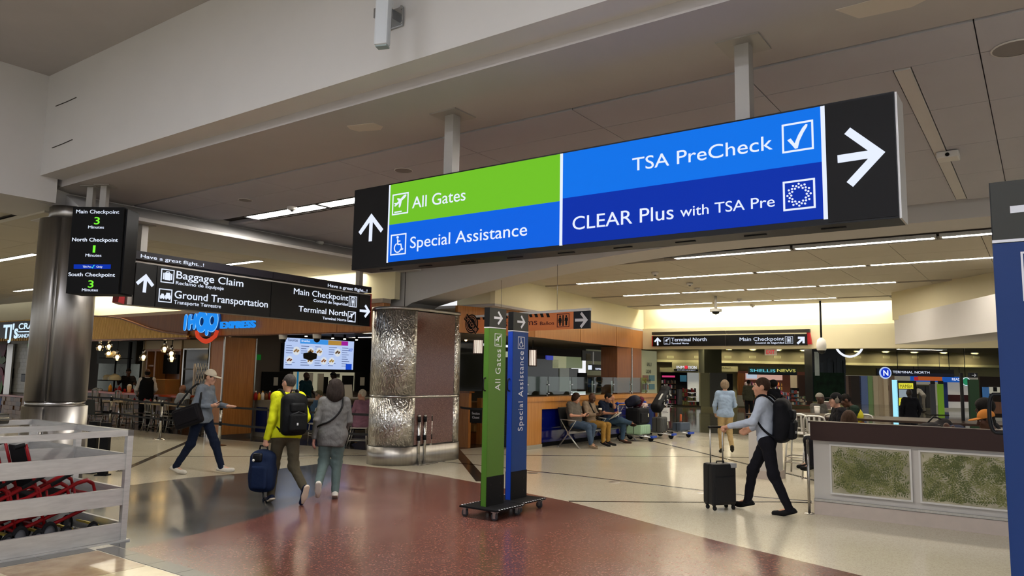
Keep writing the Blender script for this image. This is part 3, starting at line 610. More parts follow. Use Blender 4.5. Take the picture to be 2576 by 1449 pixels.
g1 = mat('pylon_green','#4a6a26',.45); g2 = mat('pylon_green_side','#456f22',.45); b1 = mat('pylon_blue','#0c336c',.45); b2 = mat('pylon_blue_side','#0c3494',.45)
pylon('wayfinding_pylon','green wheeled wayfinding pylon reading All Gates', -5.79,7.76, RZ2, g1,g2,'All Gates','plane')
pylon('wayfinding_pylon','blue wheeled wayfinding pylon beside the green one', -5.85,8.37, RZ2, b1,b2,'Special Assistance','chair',2.62)
p = PY(2490,460,3.12); kb = AB(p)[1]
pylon('wayfinding_pylon','dark blue wayfinding pylon cut off by the right edge', AB(p)[0]+.18, kb+.045, ROT, mat('pylon_navy','#0b2a5c',.45),mat('pylon_navy_side','#0d2d60',.45),'','plane',p.z,1.25)
# ================= columns, pen, stanchions, counter =================
def swirl(name):
    if name in MATS: return MATS[name]
    m = mat(name,'#a59f94',.3,1); nt = m.node_tree; N = nt.nodes; L = nt.links; b = N['Principled BSDF']
    tc = N.new('ShaderNodeTexCoord'); nz = N.new('ShaderNodeTexNoise'); nz.inputs['Scale'].default_value = 3; L.new(tc.outputs['Object'],nz.inputs['Vector'])
    mx = N.new('ShaderNodeMix'); mx.data_type = 'VECTOR'; mx.inputs[0].default_value = .12; L.new(tc.outputs['Object'],mx.inputs[4]); L.new(nz.outputs['Color'],mx.inputs[5])
    v = N.new('ShaderNodeTexVoronoi'); v.inputs['Scale'].default_value = 11; L.new(mx.outputs[1],v.inputs['Vector'])
    r = N.new('ShaderNodeValToRGB'); r.color_ramp.elements[0].color = lin('#b3b0aa'); r.color_ramp.elements[1].color = lin('#e3e1dc'); sp = N.new('ShaderNodeSeparateColor'); L.new(v.outputs['Color'],sp.inputs[0]); L.new(sp.outputs[0],r.inputs[0]); L.new(r.outputs[0],b.inputs['Base Color'])
    w_ = N.new('ShaderNodeTexWave'); w_.inputs['Scale'].default_value = 6; w_.inputs['Distortion'].default_value = 9; w_.inputs['Detail Scale'].default_value = 1.6; L.new(tc.outputs['Object'],w_.inputs['Vector'])
    ad = N.new('ShaderNodeMath'); ad.operation = 'ADD'; L.new(sp.outputs[1],ad.inputs[0]); L.new(w_.outputs['Fac'],ad.inputs[1])
    bp = N.new('ShaderNodeBump'); bp.inputs['Strength'].default_value = .5; bp.inputs['Distance'].default_value = .02; L.new(ad.outputs[0],bp.inputs['Height']); L.new(bp.outputs[0],b.inputs['Normal'])
    return m
m_colst = mat('column_steel','#a39f99',.38,1,noise=(18,.12,.08),stretch=(1,1,.03)); m_granite = terrazzo('red_granite','#54332a',['#6a4438','#432720','#8a6858'],220,.16,.8)
# round steel column
c0 = W(-10.62,4.6)
t = thing('steel_column','round brushed steel column behind the wheelchair pen','column',c0,ROT)
def gcyl(r,z0,z1,n=48): # cylinder with a recessed vertical slot
    sl = math.radians(-42); poly = []
    for i in range(n+1):
        an = sl+.045+(2*math.pi-.09)*i/n; poly.append((r*math.cos(an),r*math.sin(an)))
    for an in (sl-.045,sl+.045): poly.append(((r-.035)*math.cos(an),(r-.035)*math.sin(an)))
    return MB().prism(poly,z0,z1,'xy',True)
gcyl(.36,1.34,3.72).build('shaft', m_colst, t); gcyl(.378,0,1.27).build('base_skirt', m_colst, t)
MB().cyl((0,0,1.27),(0,0,1.34),.345,n=48).build('reveal_ring', m_steel, t); MB().cyl((0,0,3.72),(0,0,3.9),.26,n=40).build('neck', m_colst, t)
# stadium-shaped column with granite panels
t = thing('granite_column','wide column with swirled steel ends and red granite panels','column',W(-10.53,11.44),ROT)
def stadium(r,h,n=20,z0=0,z1=1): 
    poly = [(r*math.cos(math.pi+math.pi*i/n),-h+r*math.sin(math.pi+math.pi*i/n)) for i in range(n+1)]+[(r*math.cos(math.pi*i/n),h+r*math.sin(math.pi*i/n)) for i in range(n+1)]
    return MB().prism(poly,z0,z1,'xy',True)
hh = .585; msw = swirl('swirled_steel')
stadium(.49,hh,20,.02,3.05).build('core', m_colst, t)
for s in (-1,1):
    for z0,z1 in ((.36,1.28),(1.33,2.98)):
        n = 16; an0 = math.pi if s<0 else 0
        out = [(.515*math.cos(an0+math.pi*i/n),s*hh+.515*math.sin(an0+math.pi*i/n)) for i in range(n+1)]; inn = [(.495*math.cos(an0+math.pi*i/n),s*hh+.495*math.sin(an0+math.pi*i/n)) for i in range(n+1)]
        MB().prism(out+inn[::-1],z0,z1,'xy',True).build('swirl_sheet', msw, t)
    for z0,z1 in ((.38,1.28),(1.33,2.97)): MB().bb(s*.48,s*.512,-hh+.01,hh-.01,z0,z1).build('granite_panel', m_granite, t)
stadium(.53,hh,20,0,.35).build('base_skirt', m_colst, t); stadium(.518,hh,20,1.285,1.325).build('reveal_ring', m_steel, t); stadium(.53,hh,20,2.99,3.05).build('head_trim', m_colst, t)
# ---- wheelchair pen ----
t = thing('wheelchair_pen','aluminium slatted pen holding red wheelchairs','pen',W(-7.86,4.2),ROT)
m_al = mat('pen_aluminium','#c2c0bc',.4,.7,noise=(14,.12,.06),stretch=(.3,.3,2))
def penside(x, y0, y1, t=t, thick=.035): # a side running along local y
    for z0,z1 in ((.02,.19),(.37,.54),(.73,.89)): MB().bb(x-thick/2,x+thick/2,y0,y1,z0,z1).build('slat', m_al, t)
    MB().bb(x-.03,x+.03,y0,y1,1.075,1.135).build('top_rail', m_al, t)
LB = -6.
penside(-.03,LB,0); penside(-1.15,LB,0); penside(-2.3,LB,0)
for z0,z1 in ((.02,.19),(.37,.54),(.73,.89)):
    MB().bb(-1.12,-.05,-.045,-.01,z0,z1).build('slat', m_al, t); MB().bb(-2.27,-1.18,-.045,-.01,z0,z1).build('slat', m_al, t)
MB().bb(-2.3,0,-.06,0,1.075,1.135).build('top_rail', m_al, t)
for x in (-.03,-1.15,-2.3):
    for y in (-.03,-2.0,-4.0): MB().bb(x-.03,x+.03,y-.03,y+.03,0,1.075).build('post', m_al, t)
MB().bb(-.06,.02,LB,.03,0,.018).build('base_flange', m_al, t)
MB().cyl((-2.6,-3,1.16),(-2.2,-.35,1.16),.06,n=16).build('tube_roll', m_steel, t)
# nested wheelchairs
m_wred = mat('wheelchair_red','#8e1016',.35,noise=(40,.15)); m_rub = mat('rubber','#1b1b1c',.7); m_sling = mat('black_sling','#121214',.75)
def wheelchair(loc, label):
    class MB(globals()['MB']): # compact nesting depth
        def build(s,*a,**k_): s.v = [(p[0]*.62,p[1],p[2]) for p in s.v]; return super().build(*a,**k_)
    t = thing('wheelchair', label, 'wheelchair', loc, RZ2, 'wheelchairs nested in the pen')
    for s in (-1,1):
        y = s*.24
        MB().tube([(-.28,y,1.02),(-.2,y,.85),(.0,y,.42),(.14,y,.12)],.022,8).build('back_tube', m_wred, t)
        MB().tube([(-.02,y,.47),(.2,y,.5),(.55,y,.6),(.7,y,.62),(.8,y,.58),(.84,y,.5),(.84,y,.44)],.022,8).build('arm_loop', m_wred, t)
        MB().tube([(.1,y,.2),(.35,y,.25),(.7,y,.33),(.98,y,.36)],.02,8).build('lower_rail', m_wred, t)
        MB().tube([(.5,y,.56),(.58,y,.3)],.016,6).build('strut', m_wred, t)
        MB().box((1.0,y,.36),(.07,.05,.07)).build('front_socket', m_wred, t)
        MB().tube([(-.3,y,1.02),(-.44,y,1.0)],.022,8).build('push_handle', m_rub, t)
        for x,r in ((.14,.13),(.82,.1)):
            wl = MB().lathe([(r*.72,-.018),(r*.95,-.018),(r,-.008),(r,.008),(r*.95,.018),(r*.72,.018)],(x,y+s*.045,r),20,'y').build('wheel', m_rub, t)
            MB().lathe([(0,-.012),(r*.74,-.008),(r*.74,.008),(0,.012)],(x,y+s*.045,r),16,'y').build('hub', mat('hub_grey','#5b5b5e',.5), wl)
        MB().box((.3,y*1.05,.66),(.36,.05,.03),rot=(0,-.3,0),bev=.01).build('armrest', m_rub, t)
    MB().tube([(.84,-.24,.46),(.84,.24,.46)],.018,8).build('cross_tube', m_wred, t); MB().tube([(.1,-.24,.2),(.1,.24,.2)],.018,8).build('cross_tube', m_wred, t)
    MB().box((.22,0,.5),(.42,.44,.02),rot=(0,-.1,0)).build('seat_sling', m_sling, t); MB().box((-.14,0,.78),(.02,.44,.46),rot=(0,-.42,0)).build('back_sling', m_sling, t)
    MB().box((.95,0,.14),(.16,.3,.02),rot=(0,.2,0)).build('footplate', mat('yellow_plate','#c9b24a',.5), t); return t
wc = wheelchair(W(-8.4,3.47,0), 'red nested wheelchair at the open front of the pen')
for i,lab in enumerate(('second red wheelchair nested behind the front one','third red wheelchair nested in the pen','fourth red wheelchair nested at the pen back')): dup(wc, W(-8.4,3.21-i*.26), None, lab)
# black bag bin posts beyond the pen
for px,lab in (((228,1190),'black post beside the steel column'),((258,1196),'black post further from the steel column')):
    p = Fl(*px); t = thing('black_post', lab,'post',p,0,'black posts behind the pen'); MB().bb(-.07,.07,-.05,.05,.02,.86,.01).build('shaft', m_black2, t); MB().bb(-.1,.1,-.08,.08,0,.02).build('foot', m_black2, t)
# ---- stanchions ----
m_chrome = mat('satin_chrome','#b8b6b1',.22,1)
def stanchion(loc, label, belts=(), group='belt stanchions before the diner'):
    t = thing('stanchion', label,'stanchion',loc,ROT,group)
    MB().lathe([(0,.03),(.05,.028),(.15,.012),(.17,.0)],n=24).build('base', m_chrome, t); MB().cyl((0,0,.02),(0,0,.92),.033,n=16).build('post', m_chrome, t)
    for z in (.46,.82): MB().cyl((0,0,z),(0,0,z+.1),.036,n=16).build('belt_cassette', m_black2, t)
    MB().lathe([(0,.955),(.03,.95),(.037,.92),(.0,.92)],n=16).build('cap', m_chrome, t); return t
sp = [Fl(275,1082),Fl(402,1105),Fl(551,1121)]; lp = Fl(950,1150)
for p,l in zip(sp,('belt stanchion nearest the steel column','belt stanchion in front of the high chairs','belt stanchion in front of the wood pilaster')): stanchion(p,l)
def belt(p,q,z,label,sag=.02):
    d = (q-p); L = d.length; n = 8; mb = MB(); pts = []
    for i in range(n+1): f = i/n; pts.append((f*L,z-sag*4*f*(1-f)))
    t0 = [(x,zz+.024) for x,zz in pts]; b0 = [(x,zz-.024) for x,zz in pts][::-1]
    o = MB().prism(t0+b0,-.002,.002,'xz').build('barrier_belt', mat('belt_black','#2a2a2b',.7), None, p, (0,0,math.atan2(d.y,d.x))); tag(o,label,'belt','stanchion belts'); return o
far = Fl(160,1068)
cR = W(-11.1,10.95)
for z,nm in ((.9,'upper'),(.5,'lower')):
    belt(far,sp[0],z,f'{nm} belt from behind the steel column to the nearest stanchion'); belt(sp[0],sp[1],z,f'{nm} belt stretched before the high chairs'); belt(sp[1],sp[2],z,f'{nm} belt stretched behind the man in the cap'); belt(sp[2],cR,z,f'{nm} belt stretched behind the man in the yellow jacket')
for i,((x,y),lab) in enumerate(zip(((1051,1169),(1066,1167),(1081,1164),(1098,1160)),('first','second','third','fourth'))):
    stanchion(Fl(x,y),f'{lab} spare stanchion from the swirled steel, stored against the granite column',group='spare stanchions by the granite column')
p = Fl(1098,1160); t = thing('red_sign_holder','small red sign holder on top of the last spare stanchion','sign holder',p+Vector((0,0,.957)),ROT)
MB().bb(-.05,.05,-.015,.015,0,.2,.006).build('holder', mat('holder_red','#a51a22',.4), t); MB().bb(-.055,.055,-.03,.03,.2,.235,.006).build('holder_cap', MATS['holder_red'], t); MB().bb(-.03,.02,-.018,-.014,.03,.16).build('notice', mat('notice_grey','#5a4a48',.5), t)
# ---- planted-glass counter at the right ----
m_leaf = mat('leaf_glass','#b5ad95',.25,noise=(2.2,.3),col2='#77755f'); m_cw = mat('counter_white','#bcb8b2',.5); m_brown = mat('counter_brown','#2f1c18',.4); m_ctile = mat('counter_tile','#b5a9a0',.35,noise=(8,.04))
LC = 5.2; t = thing('seating_counter','long counter with dark brown top band and leaf patterned glass panels','counter',W(-2.6,10.68),ROT)
MB().bb(0,LC,.03,.12,.19,.97).build('body', m_cw, t); MB().bb(-.02,LC,-.03,.12,.97,1.215).build('top_band', m_brown, t); MB().bb(-.04,LC,-.04,.14,1.2,1.222).build('ledge', m_brown, t)
for i in range(5):
    x0 = .23+i*1.05; lf = [MB(),MB()]
    for q in range(135 if i<3 else 0): # printed fern fronds
        cx,cz,an,Lf,cv = random.uniform(x0+.03,x0+.9),random.uniform(.33,.88),random.uniform(0,6.28),random.uniform(.16,.28),random.uniform(-3,3); mbf = lf[q%2]
        for k in range(9):
            f = k/8; a_ = an+cv*Lf*f; px_,pz_ = cx+Lf*f*math.cos(an+cv*Lf*f*.5),cz+Lf*f*math.sin(an+cv*Lf*f*.5)
            for sd in (-1,1):
                l = .062*(1-.7*f); b_ = a_+sd*.95; tip = (px_+l*math.cos(b_),pz_+l*math.sin(b_)); n_ = (-math.sin(b_)*.0075,math.cos(b_)*.0075); mid = ((px_+tip[0])/2,(pz_+tip[1])/2)
                pts = [(px_,pz_),(mid[0]+n_[0],mid[1]+n_[1]),tip,(mid[0]-n_[0],mid[1]-n_[1])]
                if all(x0+.01<p[0]<x0+.92 and .31<p[1]<.90 for p in pts): mbf.add([(p[0],.0105-.0006*(q%5),p[1]) for p in pts],[(0,1,2,3)])
    g = MB().bb(x0,x0+.93,.012,.03,.30,.91).build('leaf_panel', m_leaf, t)
    for q,cl in ((0,'#525a30'),(1,'#747548')):
        if lf[q].v: lf[q].build('fern_print',mat('fern_'+cl[1:],cl,.4),g)['kind'] = 'stuff'
    frame_box(MB(),x0+.465,.605,.97,.65,.022,-.002,.03).build('panel_frame', mat('frame_white','#c7c5c1',.4), g)
MB().bb(0,LC,-.012,.05,.175,.205).build('steel_rail', m_steel, t)
for i in range(8): MB().bb(-.01+i*.66 if i else 0,i*.66+.652,.0,.05,0,.17).build('base_tile', m_ctile, t)
MB().bb(0,LC,.03,.22,0,.19).build('kick_core', mat('kick_grey','#7d756e',.6), t)
MB().cyl((-.06,-.02,0),(-.06,-.02,.97),.018,n=10).build('end_post', m_steel, t); MB().lathe([(0,.012),(.06,.01),(.07,0)],(-.06,-.02,0),16).build('end_post_foot', m_steel, t)
# white bar stool and pedestal
m_stool = mat('pale_aluminium2','#cfccc4',.3,.6)
def barstool(loc, rz, label, h=.76, group='pale metal bar stools'):
    t = thing('bar_stool', label,'stool',loc,rz,group)
    MB().box((0,0,h),(.4,.38,.035),bev=.012).build('seat', m_stool, t)
    for sx in (-1,1):
        for sy in (-1,1):
            top = h if sy<0 else h
            MB().tube([(sx*.23,sy*.22,0),(sx*.185,sy*.165,h-.01)],.016,8).build('leg', m_stool, t)
    for z,f in ((.22,.22),(.32,.215)):
        MB().tube([(-f,-f,z),(f,-f,z),(f,f,z),(-f,f,z)],.011,6,closed=True).build('stretcher', m_stool, t)
    bk = MB().tube([(-.19,.17,h),(-.185,.2,h+.28),(-.16,.21,h+.34),(-.1,.215,h+.36),(.1,.215,h+.36),(.16,.21,h+.34),(.185,.2,h+.28),(.19,.17,h)],.017,8).build('back_frame', m_stool, t)
    for x in (-.09,0,.09): MB().box((x,.2,h+.2),(.035,.01,.32),rot=(-.1,0,0)).build('back_slat', m_stool, bk)
    MB().tube([(-.19,.18,h+.1),(.19,.18,h+.1)],.012,6).build('back_rail', m_stool, bk); return t
p = Fl(2014,1192); st0 = barstool(p, ROT+math.pi, 'pale metal bar stool at the left end of the counter')
p = Fl(1924,1203); t = thing('white_pedestal','white pedestal block behind the man with the suitcase','pedestal',p,ROT); MB().bb(-.24,.24,-.12,.3,.14,1.0).build('block', m_cw, t); MB().bb(-.27,.27,-.15,.33,0,.14).build('plinth', m_ctile, t)
# ================= diner on the left =================
m_wall = mat('diner_wall','#6f675f',.7); m_stain = mat('kitchen_steel','#8b8f84',.3,.8,noise=(5,.1,.08)); m_tilew = mat('tile_white','#b9b4a4',.3); m_creamp = mat('cream_panel','#c8b898',.5)
def rB(name,x0,y0,x1,y1,b,m,par=None,th=.04,lab=None):
    """box in the plane b, spanned by two picture corners"""
    p = PB(x0,y0,b); q = PB(x1,y1,b); a0,a1 = sorted((AB(p)[0],AB(q)[0])); z0,z1 = sorted((p.z,q.z)); return sbox(name,a0,a1,b,b+th,max(0,z0),z1,m,par)
def rA(name,x0,y0,x1,y1,a,m,par=None,th=.04):
    p = PA(x0,y0,a); q = PA(x1,y1,a); b0,b1 = sorted((AB(p)[1],AB(q)[1])); z0,z1 = sorted((p.z,q.z)); return sbox(name,a-th,a,b0,b1,max(0,z0),z1,m,par)
def root(name,label,cat,group=None): return thing(name,label,cat,(0,0,0),0,group)
# wood fascia
fa = root('diner_fascia','long honey wood fascia carrying the blue diner letters','fascia')
ja = [-23.2,-21.2,-19.0,-16.6,-14.2,-12.4,-11.0]
for i in range(6): sbox('wood_panel',ja[i]+.004,ja[i+1]-.004,10.9,11.08,2.61,3.19,m_wood,fa)
sbox('top_trim',-23.2,-11.0,10.86,11.1,3.19,3.28,mat('fascia_trim','#a89c8e',.5),fa); sbox('bottom_trim',-23.2,-11.0,10.92,11.08,2.585,2.61,m_woodd,fa)
# slatted screen with a wavy top
sc = root('slat_screen','honey slatted screen with a wavy top edge left of the blue letters','screen')
crv = [(225,795),(244.7,797),(274.5,798.6),(305.6,803),(336.6,813.5),(374,828),(411,837),(448,842),(473,844)]
ca = [(AB(PB(x,y,10.78))[0],PB(x,y,10.78).z) for x,y in crv]; m_slat = mat('slat_gold','#dcb267',.4); n = 84
slat_me = {}
for i in range(n):
    a = ca[0][0]+(ca[-1][0]-ca[0][0])*(i+.5)/n; zt = float(np.interp(a,[c[0] for c in ca],[c[1] for c in ca])); h = zt-2.57
    if h<.02: continue
    MB().bb(-.013,.013,-.03,.03,0,h).build('slat', m_slat, sc, W(a,10.78,2.57), (0,0,ROT))
top = [c for c in ca]; pts = [(a,z) for a,z in top]+[(a,z+.035) for a,z in top[::-1]]; mb = MB().prism(pts,10.74,10.84,'xz'); mb.v = [tuple(W(*p)) for p in mb.v]; mb.build('edge_band', m_woodd, sc)
sbox('bottom_rail',-23.4,-17.9,10.76,10.86,2.52,2.57,m_woodd,sc); sbox('backing',-23.6,-18.0,10.83,10.88,2.57,3.19,m_woodd,sc)
# blue letters
m_ib = emis('letter_blue','#1f8ff5',.95); m_ibl = emis('letter_edge','#8fd0ff',1.0); m_ibs = mat('letter_side','#1450a0',.5,emit=('#1450a0',.2)); m_smile = emis('smile_red','#d8452a',.8)
O = W(-16.8,10.82,2.6); t = thing('diner_letters','blue glowing IHOP EXPRESS letters with a red smile on the wood fascia','sign',O,ROT); B = Board(t,O,E1,0.)
def q2(x,y): return B.p(400+x/3.623,700+y/3.623)
def caps(p,q,r,n=8):
    an = math.atan2(q[1]-p[1],q[0]-p[0]); return circ(r,n,q,an-math.pi/2,an+math.pi/2)+circ(r,n,p,an+math.pi/2,an+1.5*math.pi)
def letter(shapes,name='letter'):
    g = None
    for grow,y0,y1,m,nm in ((.022,.0,.07,m_ibs,name),(.012,-.012,.0,m_ibl,'edge_glow'),(0.,-.02,-.011,m_ib,'face')):
        mb = MB()
        for s in shapes:
            if s[0]=='c': mb.prism(caps(s[1],s[2],s[3]+grow),y0,y1,'xz')
            else: mb.ring(circ(s[2]+grow,26,s[1],ry=s[3]+grow),circ(max(.02,s[4]-grow),26,s[1],ry=max(.02,s[5]-grow)),y0,y1)
        o = mb.build(nm,m,g or t)
        if g is None: g = o
r = .055
i0,i1 = q2(248,352),q2(236,455); letter([('c',i0,i1,r)])
h0,h1,h2,h3 = q2(284,352),q2(276,452),q2(335,345),q2(322,445); letter([('c',h0,h1,r),('c',h2,h3,r),('c',((h0[0]+h1[0])/2,(h0[1]+h1[1])/2),((h2[0]+h3[0])/2,(h2[1]+h3[1])/2),r*.9)])
c = q2(392,395); letter([('r',c,.25,.27,.1,.12)]); c2 = q2(486,385); letter([('r',c2,.25,.28,.1,.12),('c',q2(442,380),q2(436,500),r)])
e0 = q2(558,458); e1_ = q2(868,445); cap = q2(558,395)[1]-e0[1]
me = tmesh('EXPRESS',cap/.73,.016,'LEFT',.03); xs = [v.co.x for v in me.vertices]; me.transform(Matrix.Diagonal(((e1_[0]-e0[0])/(max(xs)-min(xs)),1,1,1))); link('lettering',me,m_ib,t,(e0[0],-.0,e0[1]),(math.pi/2,0,0))
sl = q2(342,482); sr = q2(530,478); sb = q2(432,580)
MB().tube([(sl[0],-.0,sl[1]),(sl[0]+.07,0,sb[1]+.14),(sl[0]*.68+sr[0]*.32,0,sb[1]+.04),((sl[0]+sr[0])/2,0,sb[1]+.01),(sl[0]*.32+sr[0]*.68,0,sb[1]+.04),(sr[0]-.07,0,sb[1]+.14),(sr[0],0,sr[1])],[.045,.05,.055,.06,.055,.05,.045],10).build('smile', m_smile, t)
# neighbour fascia with its sign
t = root('sandwich_fascia','slatted wood fascia of the sandwich bar left of the steel column','fascia')
sbox('backing',-46,-24.9,10.95,11.1,2.6,3.3,m_woodd,t); 
for i in range(42): MB().bb(-.022,.022,-.03,.03,0,.7).build('slat', m_slat, t, W(-32.6+i*.18,10.9,2.6), (0,0,ROT))
O = W(-31.2,10.84,2.75); t = thing('sandwich_sign','white glowing sandwich bar letters on a black panel beside the steel column','sign',O,ROT); B = Board(t,O,E1,0.)
p = B.p(0,813); q = B.p(84,806); lo = B.p(0,848)[1]; MB().bb(p[0]-1,q[0]+1.2,.0,.05,lo-.05,q[1]).build('panel', m_black, t); m_tj = emis('tj_white','#cfeaff',1.1)
def cT(x,y): return (x/4.392, 780+y/4.392)
B.y = -.002; words("TJ's",*(lambda a:(a[0],-.004,a[1]))(B.p(*cT(28,312))),B.p(*cT(28,160))[1]-B.p(*cT(28,312))[1],B.p(*cT(195,300))[0]-B.p(*cT(28,300))[0],m_tj,t,.03)
a0 = B.p(*cT(205,212)); words('CRAFT',a0[0],-.004,a0[1],B.p(*cT(205,145))[1]-a0[1],B.p(*cT(460,212))[0]-a0[0],m_tj,t,.02)
a0 = B.p(*cT(198,305)); words('SANDWICHES',a0[0],-.004,a0[1],B.p(*cT(198,265))[1]-a0[1],B.p(*cT(470,305))[0]-a0[0],m_tj,t,.02)
B.poly('rule',[cT(205,246),cT(480,240),cT(480,229),cT(205,235)],m_tj,.004)
# interior shell
sbox('wall_diner_back',-46,-19.5,15.6,15.75,0,3.0,m_wall); sbox('ceiling',-46,-11.0,11.1,15.8,2.9,3.0,mat('diner_ceiling','#4a463f',.8))
sbox('ceiling',-19.4,-11.0,15.8,22.4,2.9,3.0,mat('diner_ceiling'))
# kitchen wall pieces
kw = root('kitchen_wall','dim stainless kitchen wall with hood behind the diner bar','kitchen wall')
rB('steel_splashback',243,985,352,914,15.3,m_stain,kw); rB('hood',243,914,345,858,15.1,mat('hood_grey','#4c4a40',.5,.5),kw,.35); rB('duct_pipe',318,1000,324,860,14.9,m_black2,kw,.08); rB('white_tile_strip',338,914,351,858,15.25,m_tilew,kw)
for i in range(7): rB('tile',338.5,866+i*7,350.5,859.5+i*7,15.22,m_tilew,kw,.03)
wc_ = root('wood_alcove','honey wood alcove with shelf behind the diner bar','cabinet')
rB('cream_post',352,990,364,858,15.0,m_creamp,wc_,.3); rB('cream_head',364,880,458,856,15.05,m_creamp,wc_,.2); rB('side_panel',365,990,370,880,15.0,m_wood,wc_,.4); rB('back_panel',368,990,458,880,15.45,m_woodd,wc_,.03); rB('upright',386,990,390,880,15.0,m_wood,wc_,.4); rB('side_panel',448,990,456,880,15.0,m_wood,wc_,.4); rB('top_panel',365,884,456,878,15.0,m_wood,wc_,.4); rB('shelf',370,922,386,918,15.05,m_wood,wc_,.35); rB('dark_screen',406,940,448,892,15.3,m_black2,wc_,.05); rB('steel_frame',456,1000,461,877,14.95,m_steel,wc_,.1)
dd_ = root('dark_partition','dark green glass partition beside the wood pilaster','partition'); rB('pane',462,1000,524,878,14.6,mat('dark_pane','#23261f',.15),dd_); rB('frame_rail',462,880,524,876,14.58,m_steel,dd_); rB('frame_rail',462,930,524,928,14.58,mat('dim_frame','#3b3c35',.4),dd_); rB('cream_head',462,876,526,854,14.6,mat('dim_cream','#8f8570',.6),dd_)
# folding gate
O = PB(486,988,13.6); O.z = .02; t = thing('folding_gate','white folding lattice gate beside the wood pilaster','gate',O,ROT)
for k in range(6):
    for s in (-1,1): MB().tube([(.1+k*.14+s*.07*(-1 if i%2 else 1),.012*s,.05+i*.31) for i in range(7)],.012,5).build('lattice_bar', mat('gate_white','#c9c6be',.4), t)
for x in (0,.9): MB().bb(x-.025,x+.025,-.03,.03,0,1.9).build('gate_post', mat('gate_white'), t)
# wood pilaster
t = root('wood_pilaster','honey wood pilaster with steel edges left of the service counter','pilaster')
sbox('core',-17.85,-17.22,11.42,12.35,.1,2.6,m_wood,t); sbox('plinth',-17.86,-17.21,11.41,12.36,0,.1,m_steel,t)
for a in (-17.86,-17.24): sbox('steel_edge',a-.015,a+.03,11.40,11.43,0,2.6,m_steel,t)
sbox('steel_edge',-17.24,-17.2,12.34,12.38,0,2.6,m_steel,t)
# ---- bar ----
m_orange = mat('bar_orange','#b5441c',.3,coat=.3); bt = root('diner_bar','orange topped diner bar with a front of stacked wood blocks','bar')
sbox('bar_top',-27.6,-21.0,12.45,13.1,.9,.96,m_orange,bt); sbox('core',-27.5,-21.1,12.62,12.95,0,.9,m_woodd,bt)
bw = [wood('block_a','#8a6238','#6f4c29'),wood('block_b','#a47a49','#8c6438'),wood('block_c','#5b3d22','#452d18')]
def blocks(par,a0,a1,b,z0,z1,h=.15):
    z = z0; r = 0
    while z<z1-.01:
        a = a0-(r%3)*.11
        while a<a1:
            L = random.choice((.3,.42,.55)); x0,x1 = max(a,a0),min(a+L,a1)
            if x1-x0>.03: sbox('wood_block',x0+.004,x1-.004,b-random.choice((.0,.015,.03)),b+.05,z+.003,min(z+h,z1)-.003,random.choice(bw),par)
            a += L
        z += h; r += 1
blocks(bt,-27.5,-21.1,12.6,.02,.9)
tj = root('sandwich_bar','orange topped sandwich bar left of the steel column','bar'); p = PB(10,992,11.9); q = PB(66,996,11.9); za = p.z
sbox('bar_top',-32.2,-27.9,11.8,12.5,za-.06,za,m_orange,tj); blocks(tj,-31.9,-28.1,11.95,.0,za-.06); sbox('core',-31.9,-28.1,12.0,12.4,0,za-.06,m_woodd,tj)
wt = root('sandwich_wall','white tiled wall of the sandwich bar with paper notices','tiled wall'); b_ = 13.2
p = PB(18,985,b_); q = PB(80,866,b_); A0,A1 = AB(p)[0],AB(q)[0]+.6
sbox('grout',A0,A1,b_,b_+.05,.0,q.z+.1,mat('grout','#8f897c',.8),wt); z = p.z; r = 0
while z<q.z+.05:
    a = A0-(.16 if r%2 else 0)
    while a<A1:
        if min(a+.31,A1)-max(a,A0)>.04: sbox('tile',max(a,A0)+.004,min(a+.31,A1)-.004,b_-.012,b_,z+.004,z+.146,m_tilew,wt)
        a += .31
    z += .15; r += 1
mu = root('mural_panel','painted leafy mural panel at the far left edge','mural'); rB('board',-30,1068,17,866,b_-.1,mat('mural','#1d2b1c',.5,noise=(1.6,.5),col2='#7a1a3c'),mu,.06); rB('steel_edge',15,1068,19,866,b_-.16,m_steel,mu,.06)
for i,(x,y,r,c) in enumerate(((6,905,.5,'#56703a'),(4,935,.4,'#8e2344'),(9,955,.35,'#a83250'),(3,975,.4,'#5f8a3a'),(10,890,.3,'#6d1d3a'),(5,1010,.4,'#2a4a8a'))):
    p = PB(x,y,b_-.11); MB().prism(smooth_chaikin([(-r,0),(0,-r*.45),(r,0),(0,r*.45)],2),-.02,.0,'xz').build('painted_leaf', mat('mural_leaf%d'%i,c,.5), mu, p, (0,.6*i,ROT))
for i,(x0,y0,x1,y1,lab) in enumerate(((14,952,27,927,'black paper towel dispenser nearest the mural'),(51,960,64,941,'black soap dispenser nearest the steel column'))):
    p = PB(x0,y0,b_-.15); q = PB(x1,y1,b_-.15); o = MB().bb(0,AB(q)[0]-AB(p)[0],0,.13,0,q.z-p.z,.03).build('dispenser', m_black, None, p, (0,0,ROT)); tag(o,lab,'dispenser','dispensers on the tiled wall')
for x0,y0,x1,y1 in ((23,922,37,904),(38,925,50,910),(30,940,44,925)): rB('paper_notice',x0,y0,x1,y1,b_-.02,mat('notice_paper','#b5aea0',.7),wt,.005)
t = root('exit_sign_green','small green exit sign at the tiled wall','exit sign'); rB('face',70,872,79,864,b_-.2,emis('exit_green','#2fe05a',.9),t,.05)
